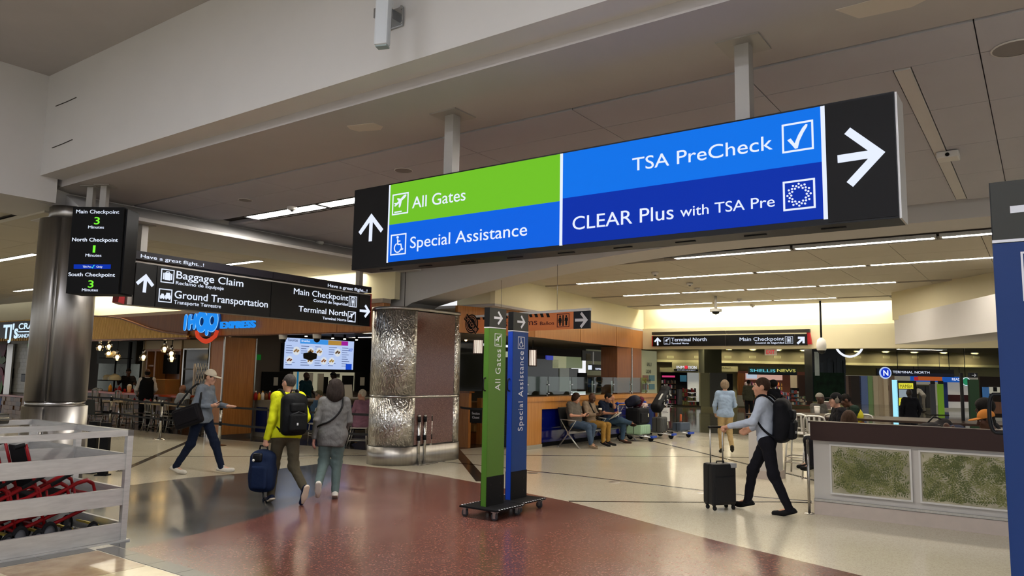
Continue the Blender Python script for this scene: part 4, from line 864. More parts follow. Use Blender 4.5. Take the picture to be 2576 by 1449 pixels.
# ---- bar goods ----
def bottle(loc,h,r,m,mc,label,name='sauce_bottle',group='sauce bottles on the diner bar'):
    t = thing(name,label,'bottle',loc,0,group); MB().lathe([(0,0),(r,0),(r,h*.6),(r*.45,h*.78),(r*.4,h*.85)],n=12).build('bottle_body',m,t); MB().cyl((0,0,h*.85),(0,0,h),r*.5,r*.2,n=10).build('cap',mc,t); return t
m_must = mat('mustard','#c98f1f',.4); m_ket = mat('ketchup','#8e1512',.35); m_capw = mat('cap_white','#d8d4c8',.5)
def onbar(x,z,b): v = ray(x,900); s = b/(v[:2]@E2); return Vector((v[0]*s,v[1]*s,z))
bottle(onbar(283,.961,12.7),.26,.06,m_must,m_capw,'mustard yellow bottle on the diner bar'); bottle(onbar(306,.961,12.75),.2,.06,m_ket,m_ket,'red sauce box-shaped bottle on the diner bar')
t = thing('milkshake_cup','tall pale milkshake cup on the diner bar','cup',onbar(331,.961,12.7)); MB().lathe([(0,0),(.05,0),(.075,.2),(.07,.2),(0,.19)],n=14).build('cup',mat('shake','#c9ae86',.3),t); MB().sph((0,0,.22),(.065,.065,.05)).build('whipped_top',m_capw,t)
t = thing('crumpled_napkins','crumpled white cloth at the left end of the diner bar','napkins',onbar(250,.961,12.7),ROT); mb = MB()
for k in range(5): mb.sph((-.2+k*.1,random.uniform(-.05,.05),.03+.02*(k%2)),(.09,.08,.05),8,6)
mb.build('cloth',m_capw,t)
for i,x in enumerate((297,320,340)): bottle(onbar(x,.961,12.9),.13,.04,m_ket,m_black,f'{["first","second","third"][i]} small dark red jar from the column on the diner bar','sauce_jar')
t = thing('cardboard_box','brown cardboard box at the right end of the diner bar','box',onbar(412,.961,12.85),ROT+.25); MB().bb(-.42,.42,-.28,.28,0,.44).build('carton',mat('cardboard','#8b6236',.8),t); MB().bb(-.44,.44,-.3,.3,.44,.46).build('lid',mat('cardboard_lid','#a57a48',.8),t)
# two-tier plate stand
O = onbar(292,.961,13.0); t = thing('plate_stand','two-tier stand of domed cakes and bowls on the diner bar','stand',O,ROT); MB().cyl((0,0,0),(0,0,1.3),.03,n=8).build('pole',m_black2,t)
for z in (.35,1.1): MB().lathe([(0,z),(.5,z),(.52,z+.02),(0,z+.02)],n=24).build('tray',m_black2,t)
for x,z,s in ((-.25,.37,.9),(.2,.37,1.1),(.0,1.12,1.2)): MB().lathe([(.18*s,0),(.19*s,.08),(.12*s,.17),(0,.2*s)],(x,-.1,z),16).build('dome',mat('dome_cream','#b5ab8a',.3),t)
# ---- pendant lamps ----
m_globe = glass('lamp_glass','#fff2d8',.15,.9); m_bulb = emis('bulb_warm','#ffdca0',26.)
def pendant(p,label,r=.12,top=2.9):
    t = thing('pendant_lamp',label,'lamp',p,0,'glass globe pendants over the diner bar')
    MB().cyl((0,0,r+.1),(0,0,top-p.z),.008,n=6).build('cord',m_black2,t); MB().cyl((0,0,r*.8),(0,0,r+.13),.05,.035,n=12).build('socket',m_chrome,t)
    MB().lathe([(.05,r*.9),(r*.75,r*.7),(r,r*.1),(r*.95,-r*.35),(r*.62,-r*.85)],n=18).build('globe',m_globe,t); MB().sph((0,0,r*.1),.055,10,8).build('bulb',m_bulb,t); MB().cyl((0,0,top-p.z-.04),(0,0,top-p.z),.05,n=10).build('canopy',m_chrome,t); return t
pl = [(251,874,'first globe pendant from the steel column'),(274,872,'upper globe of the doubled pair by the kitchen hood'),(273,890,'lower globe of the doubled pair by the kitchen hood'),(295,899,'low globe pendant before the kitchen hood'),(361,899,'globe pendant before the cream post'),(414,878,'high globe pendant before the wood alcove'),(431,890,'upper globe of the pair at the alcove edge'),(432,902,'lower globe of the pair at the alcove edge')]
for i,(x,y,l) in enumerate(pl): pendant(PB(x,y,12.2+.25*(i%3)),l)
# ---- chairs and tables ----
m_chg = mat('chair_aluminium','#8d8a80',.32,.8)
def metal_chair(loc,rz,label,m=None,h=.45,group='slat-back metal chairs in the diner'):
    m = m or m_chg; t = thing('metal_chair',label,'chair',loc,rz,group)
    MB().box((0,0,h),(.42,.4,.03),bev=.012).build('seat',m,t)
    for sx in (-1,1):
        MB().tube([(sx*.2,-.2,0),(sx*.18,-.17,h)],.014,8).build('leg',m,t); MB().tube([(sx*.21,.27,0),(sx*.19,.2,h*.6),(sx*.185,.17,h)],.014,8).build('leg',m,t)
    bk = MB().tube([(-.185,.17,h),(-.19,.21,h+.3),(-.17,.23,h+.39),(-.1,.235,h+.42),(.1,.235,h+.42),(.17,.23,h+.39),(.19,.21,h+.3),(.185,.17,h)],.017,8).build('back_frame',m,t)
    for x in (-.09,0,.09): MB().box((x,.212,h+.24),(.032,.01,.36),rot=(-.13,0,0)).build('back_slat',m,bk)
    MB().tube([(-.19,.19,h+.09),(.19,.19,h+.09)],.012,6).build('back_rail',m,bk)
    MB().tube([(-.19,-.18,.2),(.19,-.18,.2)],.01,6).build('stretcher',m,t); MB().tube([(-.2,-.18,.16),(-.2,.24,.16)],.01,6).build('stretcher',m,t); MB().tube([(.2,-.18,.16),(.2,.24,.16)],.01,6).build('stretcher',m,t); return t
away = ROT+math.pi
mc = metal_chair(Fl(334,1079),away+.2,'slat-back metal chair behind the stanchion nearest the column')
for x,y,rz,l in ((386,1085,away-.1,'middle slat-back metal chair behind the barrier belts'),(427,1088,away,'slat-back metal chair nearest the man in the cap')): dup(mc,Fl(x,y),rz,l)
mc2 = metal_chair(onbar(263,0,12.25),away,'tall slat-back metal stool at the left of the bar',h=.62); dup(mc2,onbar(322,0,12.25),away,'tall slat-back metal stool before the milkshake cup')
m_chw = mat('chair_pale','#b8b2a6',.35,.6); mw = metal_chair(Fl(903,1124),away-.9,'pale slat-back chair of the white-haired diner',m_chw)
dup(mw,Fl(800,1112),away+1.2,'pale slat-back chair behind the man in the yellow jacket')
def plastic_chair(loc,rz,label):
    t = thing('plastic_chair',label,'chair',loc,rz,'dark shell chairs by the steel column'); m = mat('shell_grey','#2b2d2e',.5)
    MB().box((0,0,.45),(.44,.42,.03),bev=.014).build('seat',m,t); MB().box((0,.21,.66),(.42,.03,.42),rot=(-.15,0,0),bev=.014).build('backrest',m,t)
    for sx in (-1,1): MB().tube([(sx*.24,-.22,0),(sx*.18,-.15,.43),(sx*.18,.15,.43),(sx*.24,.25,0)],.011,6).build('leg_loop',m_chrome,t)
    return t
pc = plastic_chair(Fl(232,1082),away+.4,'dark shell chair half hidden by the steel column'); dup(pc,Fl(272,1080),away-.5,'dark shell chair behind the first stanchion')
def table(loc,rz,L,w_,label,h=.74):
    t = thing('dining_table',label,'table',loc,rz,'diner tables'); MB().bb(-L/2,L/2,-w_/2,w_/2,h-.03,h,.008).build('table_top',mat('table_cream','#b5a17c',.4),t)
    for x in ((-L/2+.3,L/2-.3) if L>1.2 else (0,)): MB().cyl((x,0,.02),(x,0,h-.03),.035,n=12).build('pedestal',m_chrome,t); MB().lathe([(0,.03),(.1,.025),(.26,.01),(.27,0)],(x,0,0),20).build('foot',m_chrome,t)
    return t
table(W(-20.2,12.0),ROT,3.0,.6,'long cream table behind the barrier belts'); table(W(-23.3,11.95),ROT,1.1,.6,'short cream table behind the first stanchion')
for i,(x,m_) in enumerate(((346,m_ket),(372,m_ket),(386,m_ket),(397,m_capw),(409,m_capw),(425,m_ket),(461,m_ket))): bottle(onbar(x,.741,12.0),.13,.035,m_,m_black,f'{["first","second","third","fourth","fifth","sixth","seventh"][i]} condiment pot from the left on the long cream table','condiment_pot','condiment pots on the long table')
tb = Fl(850,1115); table(tb+Vector((-.15,.5,0)),ROT+.1,1.3,.7,'cream table shared by the two seated diners')
t = thing('food_tray','red food tray on the diners cream table','tray',tb+Vector((-.45,.45,.742)),ROT); MB().bb(-.2,.2,-.14,.14,0,.04).build('basket',mat('basket_red','#8c2a14',.5),t); MB().sph((0,0,.06),(.1,.07,.04),8,6).build('paper_food',m_capw,t)
# ---- service counter and menu wall ----
m_beige = mat('counter_beige','#857c6c',.5); m_navyp = mat('navy_panel','#0c1d4a',.3)
sv = root('service_counter','beige service counter with navy front panel under the menu screens','counter')
sbox('counter_top',-17.5,-16.6,12.5,18.0,.92,.97,m_beige,sv); sbox('core',-17.4,-16.75,12.62,17.9,0,.92,mat('counter_dim','#5f584c',.6),sv); sbox('end_frame',-17.42,-16.7,12.55,12.63,0,.92,m_beige,sv)
sbox('navy_panel',-17.3,-16.85,12.53,12.56,.12,.78,m_navyp,sv); sbox('navy_panel',-16.76,-16.73,12.85,17.8,.12,.78,m_navyp,sv)
for b_ in (12.7,14.4,16.1,17.8): sbox('upright',-16.77,-16.71,b_-.06,b_+.06,0,.92,m_beige,sv)
def oncounter(x,a,z): v = ray(x,950); s = a/(v[:2]@E1); return Vector((v[0]*s,v[1]*s,z))
for i,x in enumerate((646,654,663,672,681)): bottle(oncounter(x,-17.1,.971),.24-.03*(i%2),.05,(m_ket,m_must,m_capw,m_woodd,m_ket)[i],(m_capw,m_ket,m_must,m_black,m_capw)[i],f'{["first","second","third","fourth","fifth"][i]} condiment bottle from the pilaster on the service counter','condiment_bottle','bottles on the service counter')
mw_ = sbox('wall_menu',-19.45,-19.3,13.0,22.4,0,2.9,m_wall); AW = -19.29
t = root('menu_screens','row of five lit menu screens above the service counter','menu screens'); mb_ = sbox('screen_bank',-19.3,-19.26,14.75,19.6,1.72,2.86,m_black,t)
def cM(x,y): return (560+x/6.44, 820+y/6.44)
xs_ = [(1015,1243,188,690),(1258,1472,207,698),(1485,1692,226,703),(1706,1905,245,709),(1922,2110,262,714)]
m_scr = emis('screen_pale','#b9cdf6',.95); m_ink = mat('menu_ink','#27356b',.5,emit=('#3c4f8c',.5)); hd_ = [None,'#3f97ea','#3f97ea','#b58a3a','#a3209a']
def foodpix(par,b,z,r,c1,c2):
    o = MB().lathe([(0,0),(r,.0),(r*1.05,.012),(0,.006)],(0,0,0),18,'x').build('dish_picture',emis('food_plate','#dfe6ee',.9),par,W(-19.235,b,z),(0,0,ROT)); 
    mb = MB(); 
    for k in range(5): mb.sph((.012,(k-2)*r*.28,(k%3-.6)*r*.22),(.006,r*.3,r*.22),8,6)
    mb.build('dish_food',emis(c1,c2,.6),o)
zt,zb_ = PA(*cM(1015,188),AW).z,PA(*cM(1015,690),AW).z
for i,(x0,x1,y0,y1) in enumerate(xs_):
    p = PA(*cM(x0,y0),-19.25); q = PA(*cM(x1,y1),-19.25); b0,b1 = AB(p)[1],AB(q)[1]; s_ = sbox('menu_screen',-19.26,-19.245,b0,b1,zb_,zt,m_scr,t)
    if hd_[i]: sbox('header_band',-19.246,-19.242,b0,b1 if i<4 else b0+.3,zt-.16,zt-.01,emis('hdr%d'%i,hd_[i],.9),s_)
    for r_ in range(9):
        if r_ in (4,5) and i<4: continue
        z = zt-.24-r_*.075; sbox('menu_line',-19.246,-19.243,b0+.05,b0+.05+(b1-b0)*(.35+.3*((r_*7+i*3)%5)/5),z-.01,z+.006,m_ink,s_)
    if i<4:
        foodpix(s_,b0+(b1-b0)*(.72 if i in(0,1,3) else .35),(zt+zb_)/2+.08,.13,'food_%d'%i,('#b58a55','#a87a3a','#c0914e','#6f5030')[i]); foodpix(s_,b0+(b1-b0)*(.3 if i in (0,3) else .7),zb_+.27,.12,'foodb_%d'%i,('#8a4a2c','#b0803c','#b07040','#c9a04c')[i])
def mtext(tx,b,z,h,m,wd): 
    o = words(tx,0,0,0,h,wd,m,t)
    for w_ in o: w_.location = W(-19.236,b,z); w_.rotation_euler = (math.pi/2,0,RZ2)
b0 = AB(PA(*cM(1060,240),-19.25))[1]; mtext('Favoritas',b0,PA(*cM(1060,245),-19.25).z,.09,mat('menu_navy','#0c1e52',.5,emit=('#16307a',.4)),.36)
b0 = AB(PA(*cM(1275,250),-19.25))[1]; mtext('Breakfast',b0,PA(*cM(1275,258),-19.25).z,.075,m_ledw,.34)
b0 = AB(PA(*cM(2038,410),-19.25))[1]; mtext('IHOP',b0,PA(*cM(2038,415),-19.25).z,.12,emis('logo_blue','#1d5fe0',.8),.17)
p = PA(*cM(1990,712),-19.25); q = PA(*cM(2090,615),-19.25); sbox('blue_corner',-19.246,-19.241,AB(p)[1],AB(q)[1],zb_,q.z,emis('corner_blue','#1a4fd8',.8),t)
p = PA(*cM(1310,500),-19.2); MB().prism([(0,0),(.25,-.06),(.5,0),(.52,.12),(.5,.17),(.3,.2),(.25,.24),(.2,.2),(0,.17),(-.02,.12)],-.03,0,'xz').build('badge',mat('badge_black','#22201a',.5),t,Vector((p.x,p.y,p.z-.05)),(0,0,RZ2))
# pass-through under the screens
pt_ = root('kitchen_pass','lit kitchen pass window under the menu screens','window'); rA('pass_light_wall',736,985,892,934,-19.285,emis('kitchen_light','#b8b294',.55),pt_,.01)
for i,(x0,y0,x1,y1,m_) in enumerate(((748,985,752,935,emis('teal_post','#1f7fae',.5)),(775,975,788,938,mat('paper_white','#c9c6bc',.7)),(800,990,815,940,mat('fridge_white','#b5b2a4',.5)),(815,990,826,948,m_black2),(862,990,890,945,m_black2),(838,950,855,940,m_stain))): rA('kitchen_fitting',x0,y0,x1,y1,-19.2,m_,pt_,.06)
for x0,x1,l in ((658,730,'black menu panel with a paper notice left of the kitchen pass'),(893,930,'black menu panel with a paper notice right of the kitchen pass')):
    t = root('menu_board',l,'board','black panels beside the kitchen pass'); rA('board',x0,985,x1,936,-19.22,m_black2,t); xc = x0+(x1-x0)*.5; rA('paper_notice',xc-6,970,xc+6,949,-19.21,mat('paper_white'),t,.006)
t = root('service_door','dark doorway with a pale window between pilaster and menu wall','door'); rA('door_leaf',612,1090,640,868,-19.28,mat('door_navy','#10182e',.5),t); rA('door_window',613,917,632,885,-19.27,emis('door_glow','#c5bf8a',.6),t,.01); rA('green_glow_sign',634,905,657,892,-19.2,emis('exit_dim','#1c7a2a',.35),t,.04)
t = root('paper_easel','white paper notice standing on the service counter','notice'); p = oncounter(878,-17.0,.971); o = MB().box((0,0,.2),(.3,.01,.4),rot=(-.15,0,0)).build('sheet',mat('paper_white'),t,p,(0,0,RZ2)); MB().bb(-.15,.15,0,.1,0,.02).build('stand',m_black2,t,p,(0,0,RZ2))
t = root('wood_divider','low honey wood divider behind the white-haired diner','divider'); sbox('panel',-14.6,-11.35,14.2,14.3,0,1.3,m_wood,t); sbox('cap_rail',-14.65,-11.3,14.15,14.35,1.3,1.34,m_woodd,t)
# ceiling cameras and spots of the service area
def dome_cam(loc,label,r=.09,group='dome cameras'):
    t = thing('dome_camera',label,'camera',loc,0,group); MB().cyl((0,0,-.1),(0,0,0),r,r*1.1,n=18).build('housing',mat('white_plastic'),t); MB().lathe([(r*.8,-.1),(r*.7,-.15),(r*.4,-.18),(0,-.19)],n=16).build('lens_dome',m_black,t); return t
dome_cam(W(AB(PZ(656,839,2.585))[0],11.0,2.585),'dome camera under the wood fascia by the pilaster'); dome_cam(W(AB(PZ(731,836,2.585))[0],11.0,2.585),'dome camera under the wood fascia by the menu screens')
m_spot = emis('spot_white','#fff4e0',30.)
for i,(x,y) in enumerate(((770,847),(837,852),(867,854),(897,856))):
    p = PA(x,y,-16.9-.4*(i%2)); t = thing('track_spot',f'{["first","second","third","fourth"][i]} track spot from the left above the menu screens','spotlight',p,0,'track spots in the diner'); MB().cyl((0,0,.02),(0,0,.14),.04,n=12).build('can',m_black2,t); MB().cyl((0,0,0),(0,0,.02),.035,n=12).build('lens',m_spot,t); MB().cyl((0,0,.14),(0,0,2.9-p.z),.008,n=6).build('stem',m_black2,t)

# flush ceiling lights added to brighten the diner interior
m_diner_fill = emis('diner_fill','#ffe9c8',14.)
for i,(a,b_) in enumerate(((-25.5,13.2),(-22.5,13.6),(-19.9,12.6),(-15.6,12.6),(-15.6,15.2),(-13.2,13.4),(-18.3,17.2))):
    t = thing('diner_fill_light',f'{["first","second","third","fourth","fifth","sixth","seventh"][i]} added flush ceiling light of the diner from the left','light',W(a,b_,2.885),ROT,'added diner ceiling lights'); MB().bb(-.55,.55,-.12,.12,-.0,.012).build('diffuser',m_diner_fill,t); frame_box(MB(),0,0,1.16,.3,.03,-.01,.015).build('frame',m_alu,t).rotation_euler = (math.pi/2,0,0)
# ================= corner dining booth, bench and luggage =================
K1 = PZ(1345,848,2.63); K0 = PZ(1150,836,2.63); K2 = W(-10.5,22.1)
t = root('booth_bulkhead','honey wood bulkhead panels above the corner booth','bulkhead')
for f0,f1 in ((0,.34),(.34,.68),(.68,1)): dwall('wood_panel',K1.lerp(K2,f0+.002),K1.lerp(K2,f1-.002),2.63,3.2,.08,m_wood,t)
dwall('wood_panel',K0,K1,2.63,3.2,.08,m_wood,t); sof2 = MB().prism([(p.x,p.y) for p in (C0,C1,C2,W(-11.2,22.1),W(-12.2,12.6))],3.2,3.26); struct('ceiling',sof2,m_white2)
sbox('ceiling',-13.6,-10.6,13.2,22.1,2.66,2.72,mat('booth_ceiling','#6d675c',.8))
# interior
bi = root('booth_interior','dim booth interior with mirrors and framed boards','interior wall'); A_ = -15.5
sbox('back_wall',-15.7,A_-.04,16.2,26,0,2.7,mat('booth_wall','#4c4438',.7),bi)
for x0,y0,x1,y1,c,e in ((1150,985,1215,862,'#1f130d',0),(1220,985,1300,905,'#4a4d45',0),(1300,985,1405,905,'#3f4a44',0),(1390,926,1425,890,'#b9bb8a',.35),(1425,926,1465,890,'#8c9a6a',.25),(1408,985,1432,926,'#8f9486',.15),(1432,985,1455,928,'#3b4036',0),(1262,925,1284,885,'#c9cfa6',.5)):
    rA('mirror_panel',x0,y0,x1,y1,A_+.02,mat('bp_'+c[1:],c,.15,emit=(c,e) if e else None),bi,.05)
rA('mirror_panel',1375,905,1392,888,A_+.03,mat('bp_violet','#3b45b0',.3,emit=('#4450c8',.5)),bi,.05)
rA('dark_head',1300,890,1540,868,A_+.1,mat('dark_head','#241a16',.6),bi,.1)
sl = root('slate_pillar','dark slate tiled pillar between the two pylons','pillar')
for i in range(8): sbox('slate_tile',-11.15,-10.5,14.9,15.0,.02+i*.27,.02+i*.27+.262,mat('slate','#23272c',.45,noise=(6,.15)),sl)
sbox('core',-11.14,-10.51,14.95,15.3,0,2.18,mat('slate_core','#15181b',.6),sl)
# cream picture wall seen past the pillars
pw = root('picture_wall','pale green wall with framed boards seen beyond the booth glass','wall'); a2 = -12.6
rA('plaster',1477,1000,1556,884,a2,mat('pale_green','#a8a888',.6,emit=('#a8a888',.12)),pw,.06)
fr = rA('wood_frame',1477,990,1546,945,a2+.04,mat('gold_frame','#6f5426',.5),pw,.05)
for x0,y0,x1,y1 in ((1480,964,1490,949),(1493,987,1500,949),(1503,958,1523,948),(1505,972,1520,961),(1527,986,1543,948),(1480,986,1491,968),(1503,986,1521,975)): rA('board',x0,y0,x1,y1,a2+.06,m_black2,pw,.03)
rA('dark_picture',1465,907,1535,886,a2+.05,mat('dark_picture','#3b3a2a',.4),pw,.04); rA('picture_subject',1475,905,1486,890,a2+.06,mat('sepia','#8a7a55',.5),pw,.02); rA('black_board',1455,985,1477,938,a2+.3,m_black2,pw,.05)
t = root('small_hanging_sign','small black lit sign hanging before the pale green wall','sign'); rA('panel',1487,932,1521,918,-12.0,m_black,t,.1); rA('lit_end',1486,930,1489,919,-11.99,m_ledw,t,.1)
for x in (1492,1514): rA('hanger',x,918,x+2,885,-12.05,m_alu,t,.03)
o = words('TERMINAL',0,0,0,.06,.5,m_ledw,t); p = PA(1497,930,-11.985)
for w_ in o: w_.location = p; w_.rotation_euler = (math.pi/2,0,RZ2)
# wood pillars
t = root('booth_pillars','pair of dark honey wood pillars standing on the booth wall','pillar')
for x0,x1 in ((1553,1588),(1590,1614)):
    b0 = AB(PA(x0,985,-10.35))[1]; b1 = AB(PA(x1,985,-10.35))[1]; sbox('pillar_panel',-10.9,-10.35,b0,b1,1.2,2.63,m_woodd,t)
sbox('steel_trim',-10.36,-10.33,AB(PA(1588,985,-10.35))[1],AB(PA(1590,985,-10.35))[1],1.2,2.63,m_steel,t)
# booth wall with navy panel
bw_ = root('booth_wall','low honey wood booth wall with navy glass panel','low wall'); m_woodl = wood('light_honey_wood','#b57f42','#9a6630',1.2,.35)
sbox('cap_rail',-10.5,-10.0,14.72,22.2,1.12,1.23,m_woodl,bw_); sbox('upper_panel',-10.45,-10.04,15.35,22.15,.93,1.12,m_woodl,bw_); sbox('corner_post',-10.45,-10.02,14.75,15.38,.1,1.12,m_woodl,bw_); sbox('plinth',-10.46,-10.01,14.74,15.4,0,.1,mat('plinth_stone','#8f8b80',.5),bw_)
np_ = sbox('navy_glass',-10.3,-10.09,15.38,22.1,.12,.93,mat('navy_glass','#050d52',.08),bw_); sbox('toe_kick',-10.35,-10.2,15.4,22.1,0,.12,m_black2,bw_)
for b_ in (15.36,22.1): sbox('end_post',-10.46,-10.03,b_-.04,b_+.04,.1,1.12,m_woodl,bw_)
# glass guard on the wall
gg = root('glass_guard','clear glass guard with steel posts on the booth wall','glass guard'); m_clr = glass('clear_glass','#e6efe9',.07,.93)
bs = [15.05,16.0,17.15,18.35,19.5,20.65,21.8]
for b_ in bs:
    p_ = sbox('post',-10.3,-10.265,b_-.017,b_+.017,1.23,1.62,m_chrome,gg)
    for z in (1.3,1.52): MB().box((0,0,0),(.05,.07,.03)).build('clamp',m_chrome,p_,W(-10.24,b_,z),(0,0,ROT))
for b0,b1 in zip(bs[:-1],bs[1:]): sbox('glass_pane',-10.25,-10.24,b0+.03,b1-.03,1.27,1.72,m_clr,gg)
# mirrored window lettering and prints on the pale wall right of the pillars
pw2 = root('window_prints','pale window wall with small framed prints right of the wood pillars','window wall'); a3 = -10.62
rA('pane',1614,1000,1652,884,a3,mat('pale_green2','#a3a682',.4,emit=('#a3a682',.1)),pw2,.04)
for i,(x,y) in enumerate(((1618,958),(1634,958),(1618,980),(1634,980))): rA('print',x,y,x+13,y-14,a3+.03,mat('print%d'%(i%2),('#8a6a5a','#5f8288')[i%2],.6),pw2,.02)
for tx,x,y in (('LUN',1615,921),('BIGG',1614,939),('PANCA',1613,963)):
    me = tmesh(tx,.16,.01,'LEFT',.001); me.transform(Matrix.Diagonal((-1,1,1,1))); p = PA(x+24,y,a3+.045); link('lettering',me,mat('ink_dark','#3a3a30',.6),pw2,p,(math.pi/2,0,RZ2))
# striped drum lamps
m_drum = emis('drum_glow','#ffe9d6',1.1)
def drum(p,label,h=.5,r=.13,top=2.66):
    t = thing('drum_lamp',label,'lamp',p,0,'striped drum lamps in the corner booth'); MB().cyl((0,0,-h/2),(0,0,h/2),r,n=20).build('shade',m_drum,t)
    for k in range(14): a = 2*math.pi*k/14; MB().box((r*1.03*math.cos(a),r*1.03*math.sin(a),0),(.014,.014,h*1.02),rot=(0,0,a)).build('rib',mat('rib_brown','#3a2418',.5),t)
    for z in (-h/2,h/2): MB().lathe([(r*.9,z-.012),(r*1.1,z-.012),(r*1.1,z+.012),(r*.9,z+.012)],n=20).build('rim',mat('rib_brown'),t)
    MB().cyl((0,0,h/2),(0,0,top-p.z),.01,n=6).build('stem',m_black2,t); return t
drum(PA(1203,866,-12.5)-Vector((0,0,.0)),'striped drum lamp nearest the granite column',.52,.13,2.9); drum(PA(1258,862,-12.2),'striped drum lamp seen between the two pylons',.52,.13,2.9); drum(PA(1340,900,-10.9),'striped drum lamp right of the blue pylon',.42,.1)
t = root('bare_bulb_fitting','small bare warm bulb near the granite column','lamp'); p = PA(1172,855,-12.6); MB().sph(p,.035,8,6).build('bulb',emis('bare_bulb','#ffb070',20),t); MB().cyl(p+Vector((0,0,.03)),p+Vector((0,0,2.66-p.z if p.z<2.6 else .2)),.01,n=6).build('stem',m_black2,t)
# banquette and closed sign
t = thing('banquette','tan upholstered banquette beside the granite column','banquette',W(-12.3,15.2),ROT); m_uph = mat('tan_leather','#7a5a30',.45)
MB().bb(-.8,.5,-.2,.3,.3,.48,.04).build('seat',m_uph,t); MB().bb(-.8,.5,.25,.42,.48,1.05,.04).build('backrest',m_uph,t); MB().bb(-.8,.5,-.12,.3,.0,.3).build('base',m_woodd,t); MB().bb(.5,.62,-.1,.45,0,1.15).build('end_panel',m_wood,t)
p = PB(1197,1046,13.4); t = thing('closed_sign','black Section Closed sign hanging on a belt','sign',p,ROT); MB().bb(-.17,.17,0,.012,-.16,.16,.004).build('plate',m_black2,t); 
words('Section',-.11,-.004,.03,.055,.22,mat('sign_white'),t); words('Closed',-.1,-.004,-.06,.055,.2,mat('sign_white'),t)
belt(PB(1158,1022,13.4).xy.to_3d(),PB(1225,1034,13.4).xy.to_3d(),p.z+.17,'belt carrying the Section Closed sign')
# ---- tandem bench ----
m_bar = mat('bench_alu','#a9a8a4',.3,.9); m_bseat = mat('bench_black','#17181a',.5)
SB = [16.35,17.12,17.88,18.65]; bx = thing('tandem_bench','black tandem bench with aluminium arms against the navy panel','bench',W(-9.62,17.5),RZ2)
MB().bb(-1.55,1.6,-.03,.03,.33,.39).build('beam',m_bar,bx)
for i,x in enumerate((-1.15,-.38,.38,1.15)):
    MB().box((x,0,.44),(.6,.5,.05),rot=(.08,0,0),bev=.02).build('seat',m_bseat,bx); MB().box((x,.3,.72),(.6,.05,.5),rot=(-.2,0,0),bev=.02).build('backrest',m_bseat,bx)
for x in (-1.54,0,1.56):
    MB().tube([(x,-.32,0),(x,0,.34),(x,.28,0)],.02,8).build('leg',m_bar,bx); 
    MB().tube([(x,.0,.36),(x,-.22,.66),(x,.22,.68),(x,0,.36)],.016,8).build('armrest',m_bar,bx)
    for y in (-.32,.28): MB().cyl((x,y,0),(x,y,.02),.03,n=10).build('foot',m_bar,bx)
# ---- luggage ----
def suitcase(loc,rz,label,dx,dy,dz,m,rot=None,ribs=0,vert=True,group='luggage on the trolleys',tagc=True,wheels=True,soft=False):
    """box case; local z up, front -y"""
    t = thing('suitcase',label,'suitcase',loc,rz,group,rot)
    MB().bb(-dx/2,dx/2,-dy/2,dy/2,.0,dz,min(dx,dy,dz)*.16).build('shell',m,t)
    for k in range(ribs): MB().bb(-dx/2+dx*(k+.6)/(ribs+.2)-.008,-dx/2+dx*(k+.6)/(ribs+.2)+.008,-dy/2-.006,-dy/2+.01,dz*.1,dz*.9).build('rib',m,t)
    MB().bb(-dx/2-.003,dx/2+.003,-.008,.008,.02,dz-.02).build('zip_band',m_black,t)
    if soft: MB().bb(-dx*.4,dx*.4,-dy/2-.03,-dy/2+.02,dz*.12,dz*.7,.02).build('front_pocket',m,t)
    MB().tube([(-.07,0,dz-.005),(-.07,0,dz+.03),(.07,0,dz+.03),(.07,0,dz-.005)],.011,6).build('grab_handle',m_black,t)
    if tagc: MB().bb(dx*.2,dx*.2+.05,-dy/2-.04,-dy/2-.032,dz*.45,dz*.45+.09).build('luggage_tag',mat('tag_paper','#c9c6ae',.6),t)
    return t
m_tro = mat('trolley_steel','#b4b5b8',.25,.9); m_trb = mat('trolley_blue','#123a9e',.4); m_ad = mat('trolley_board','#c3c2be',.5)
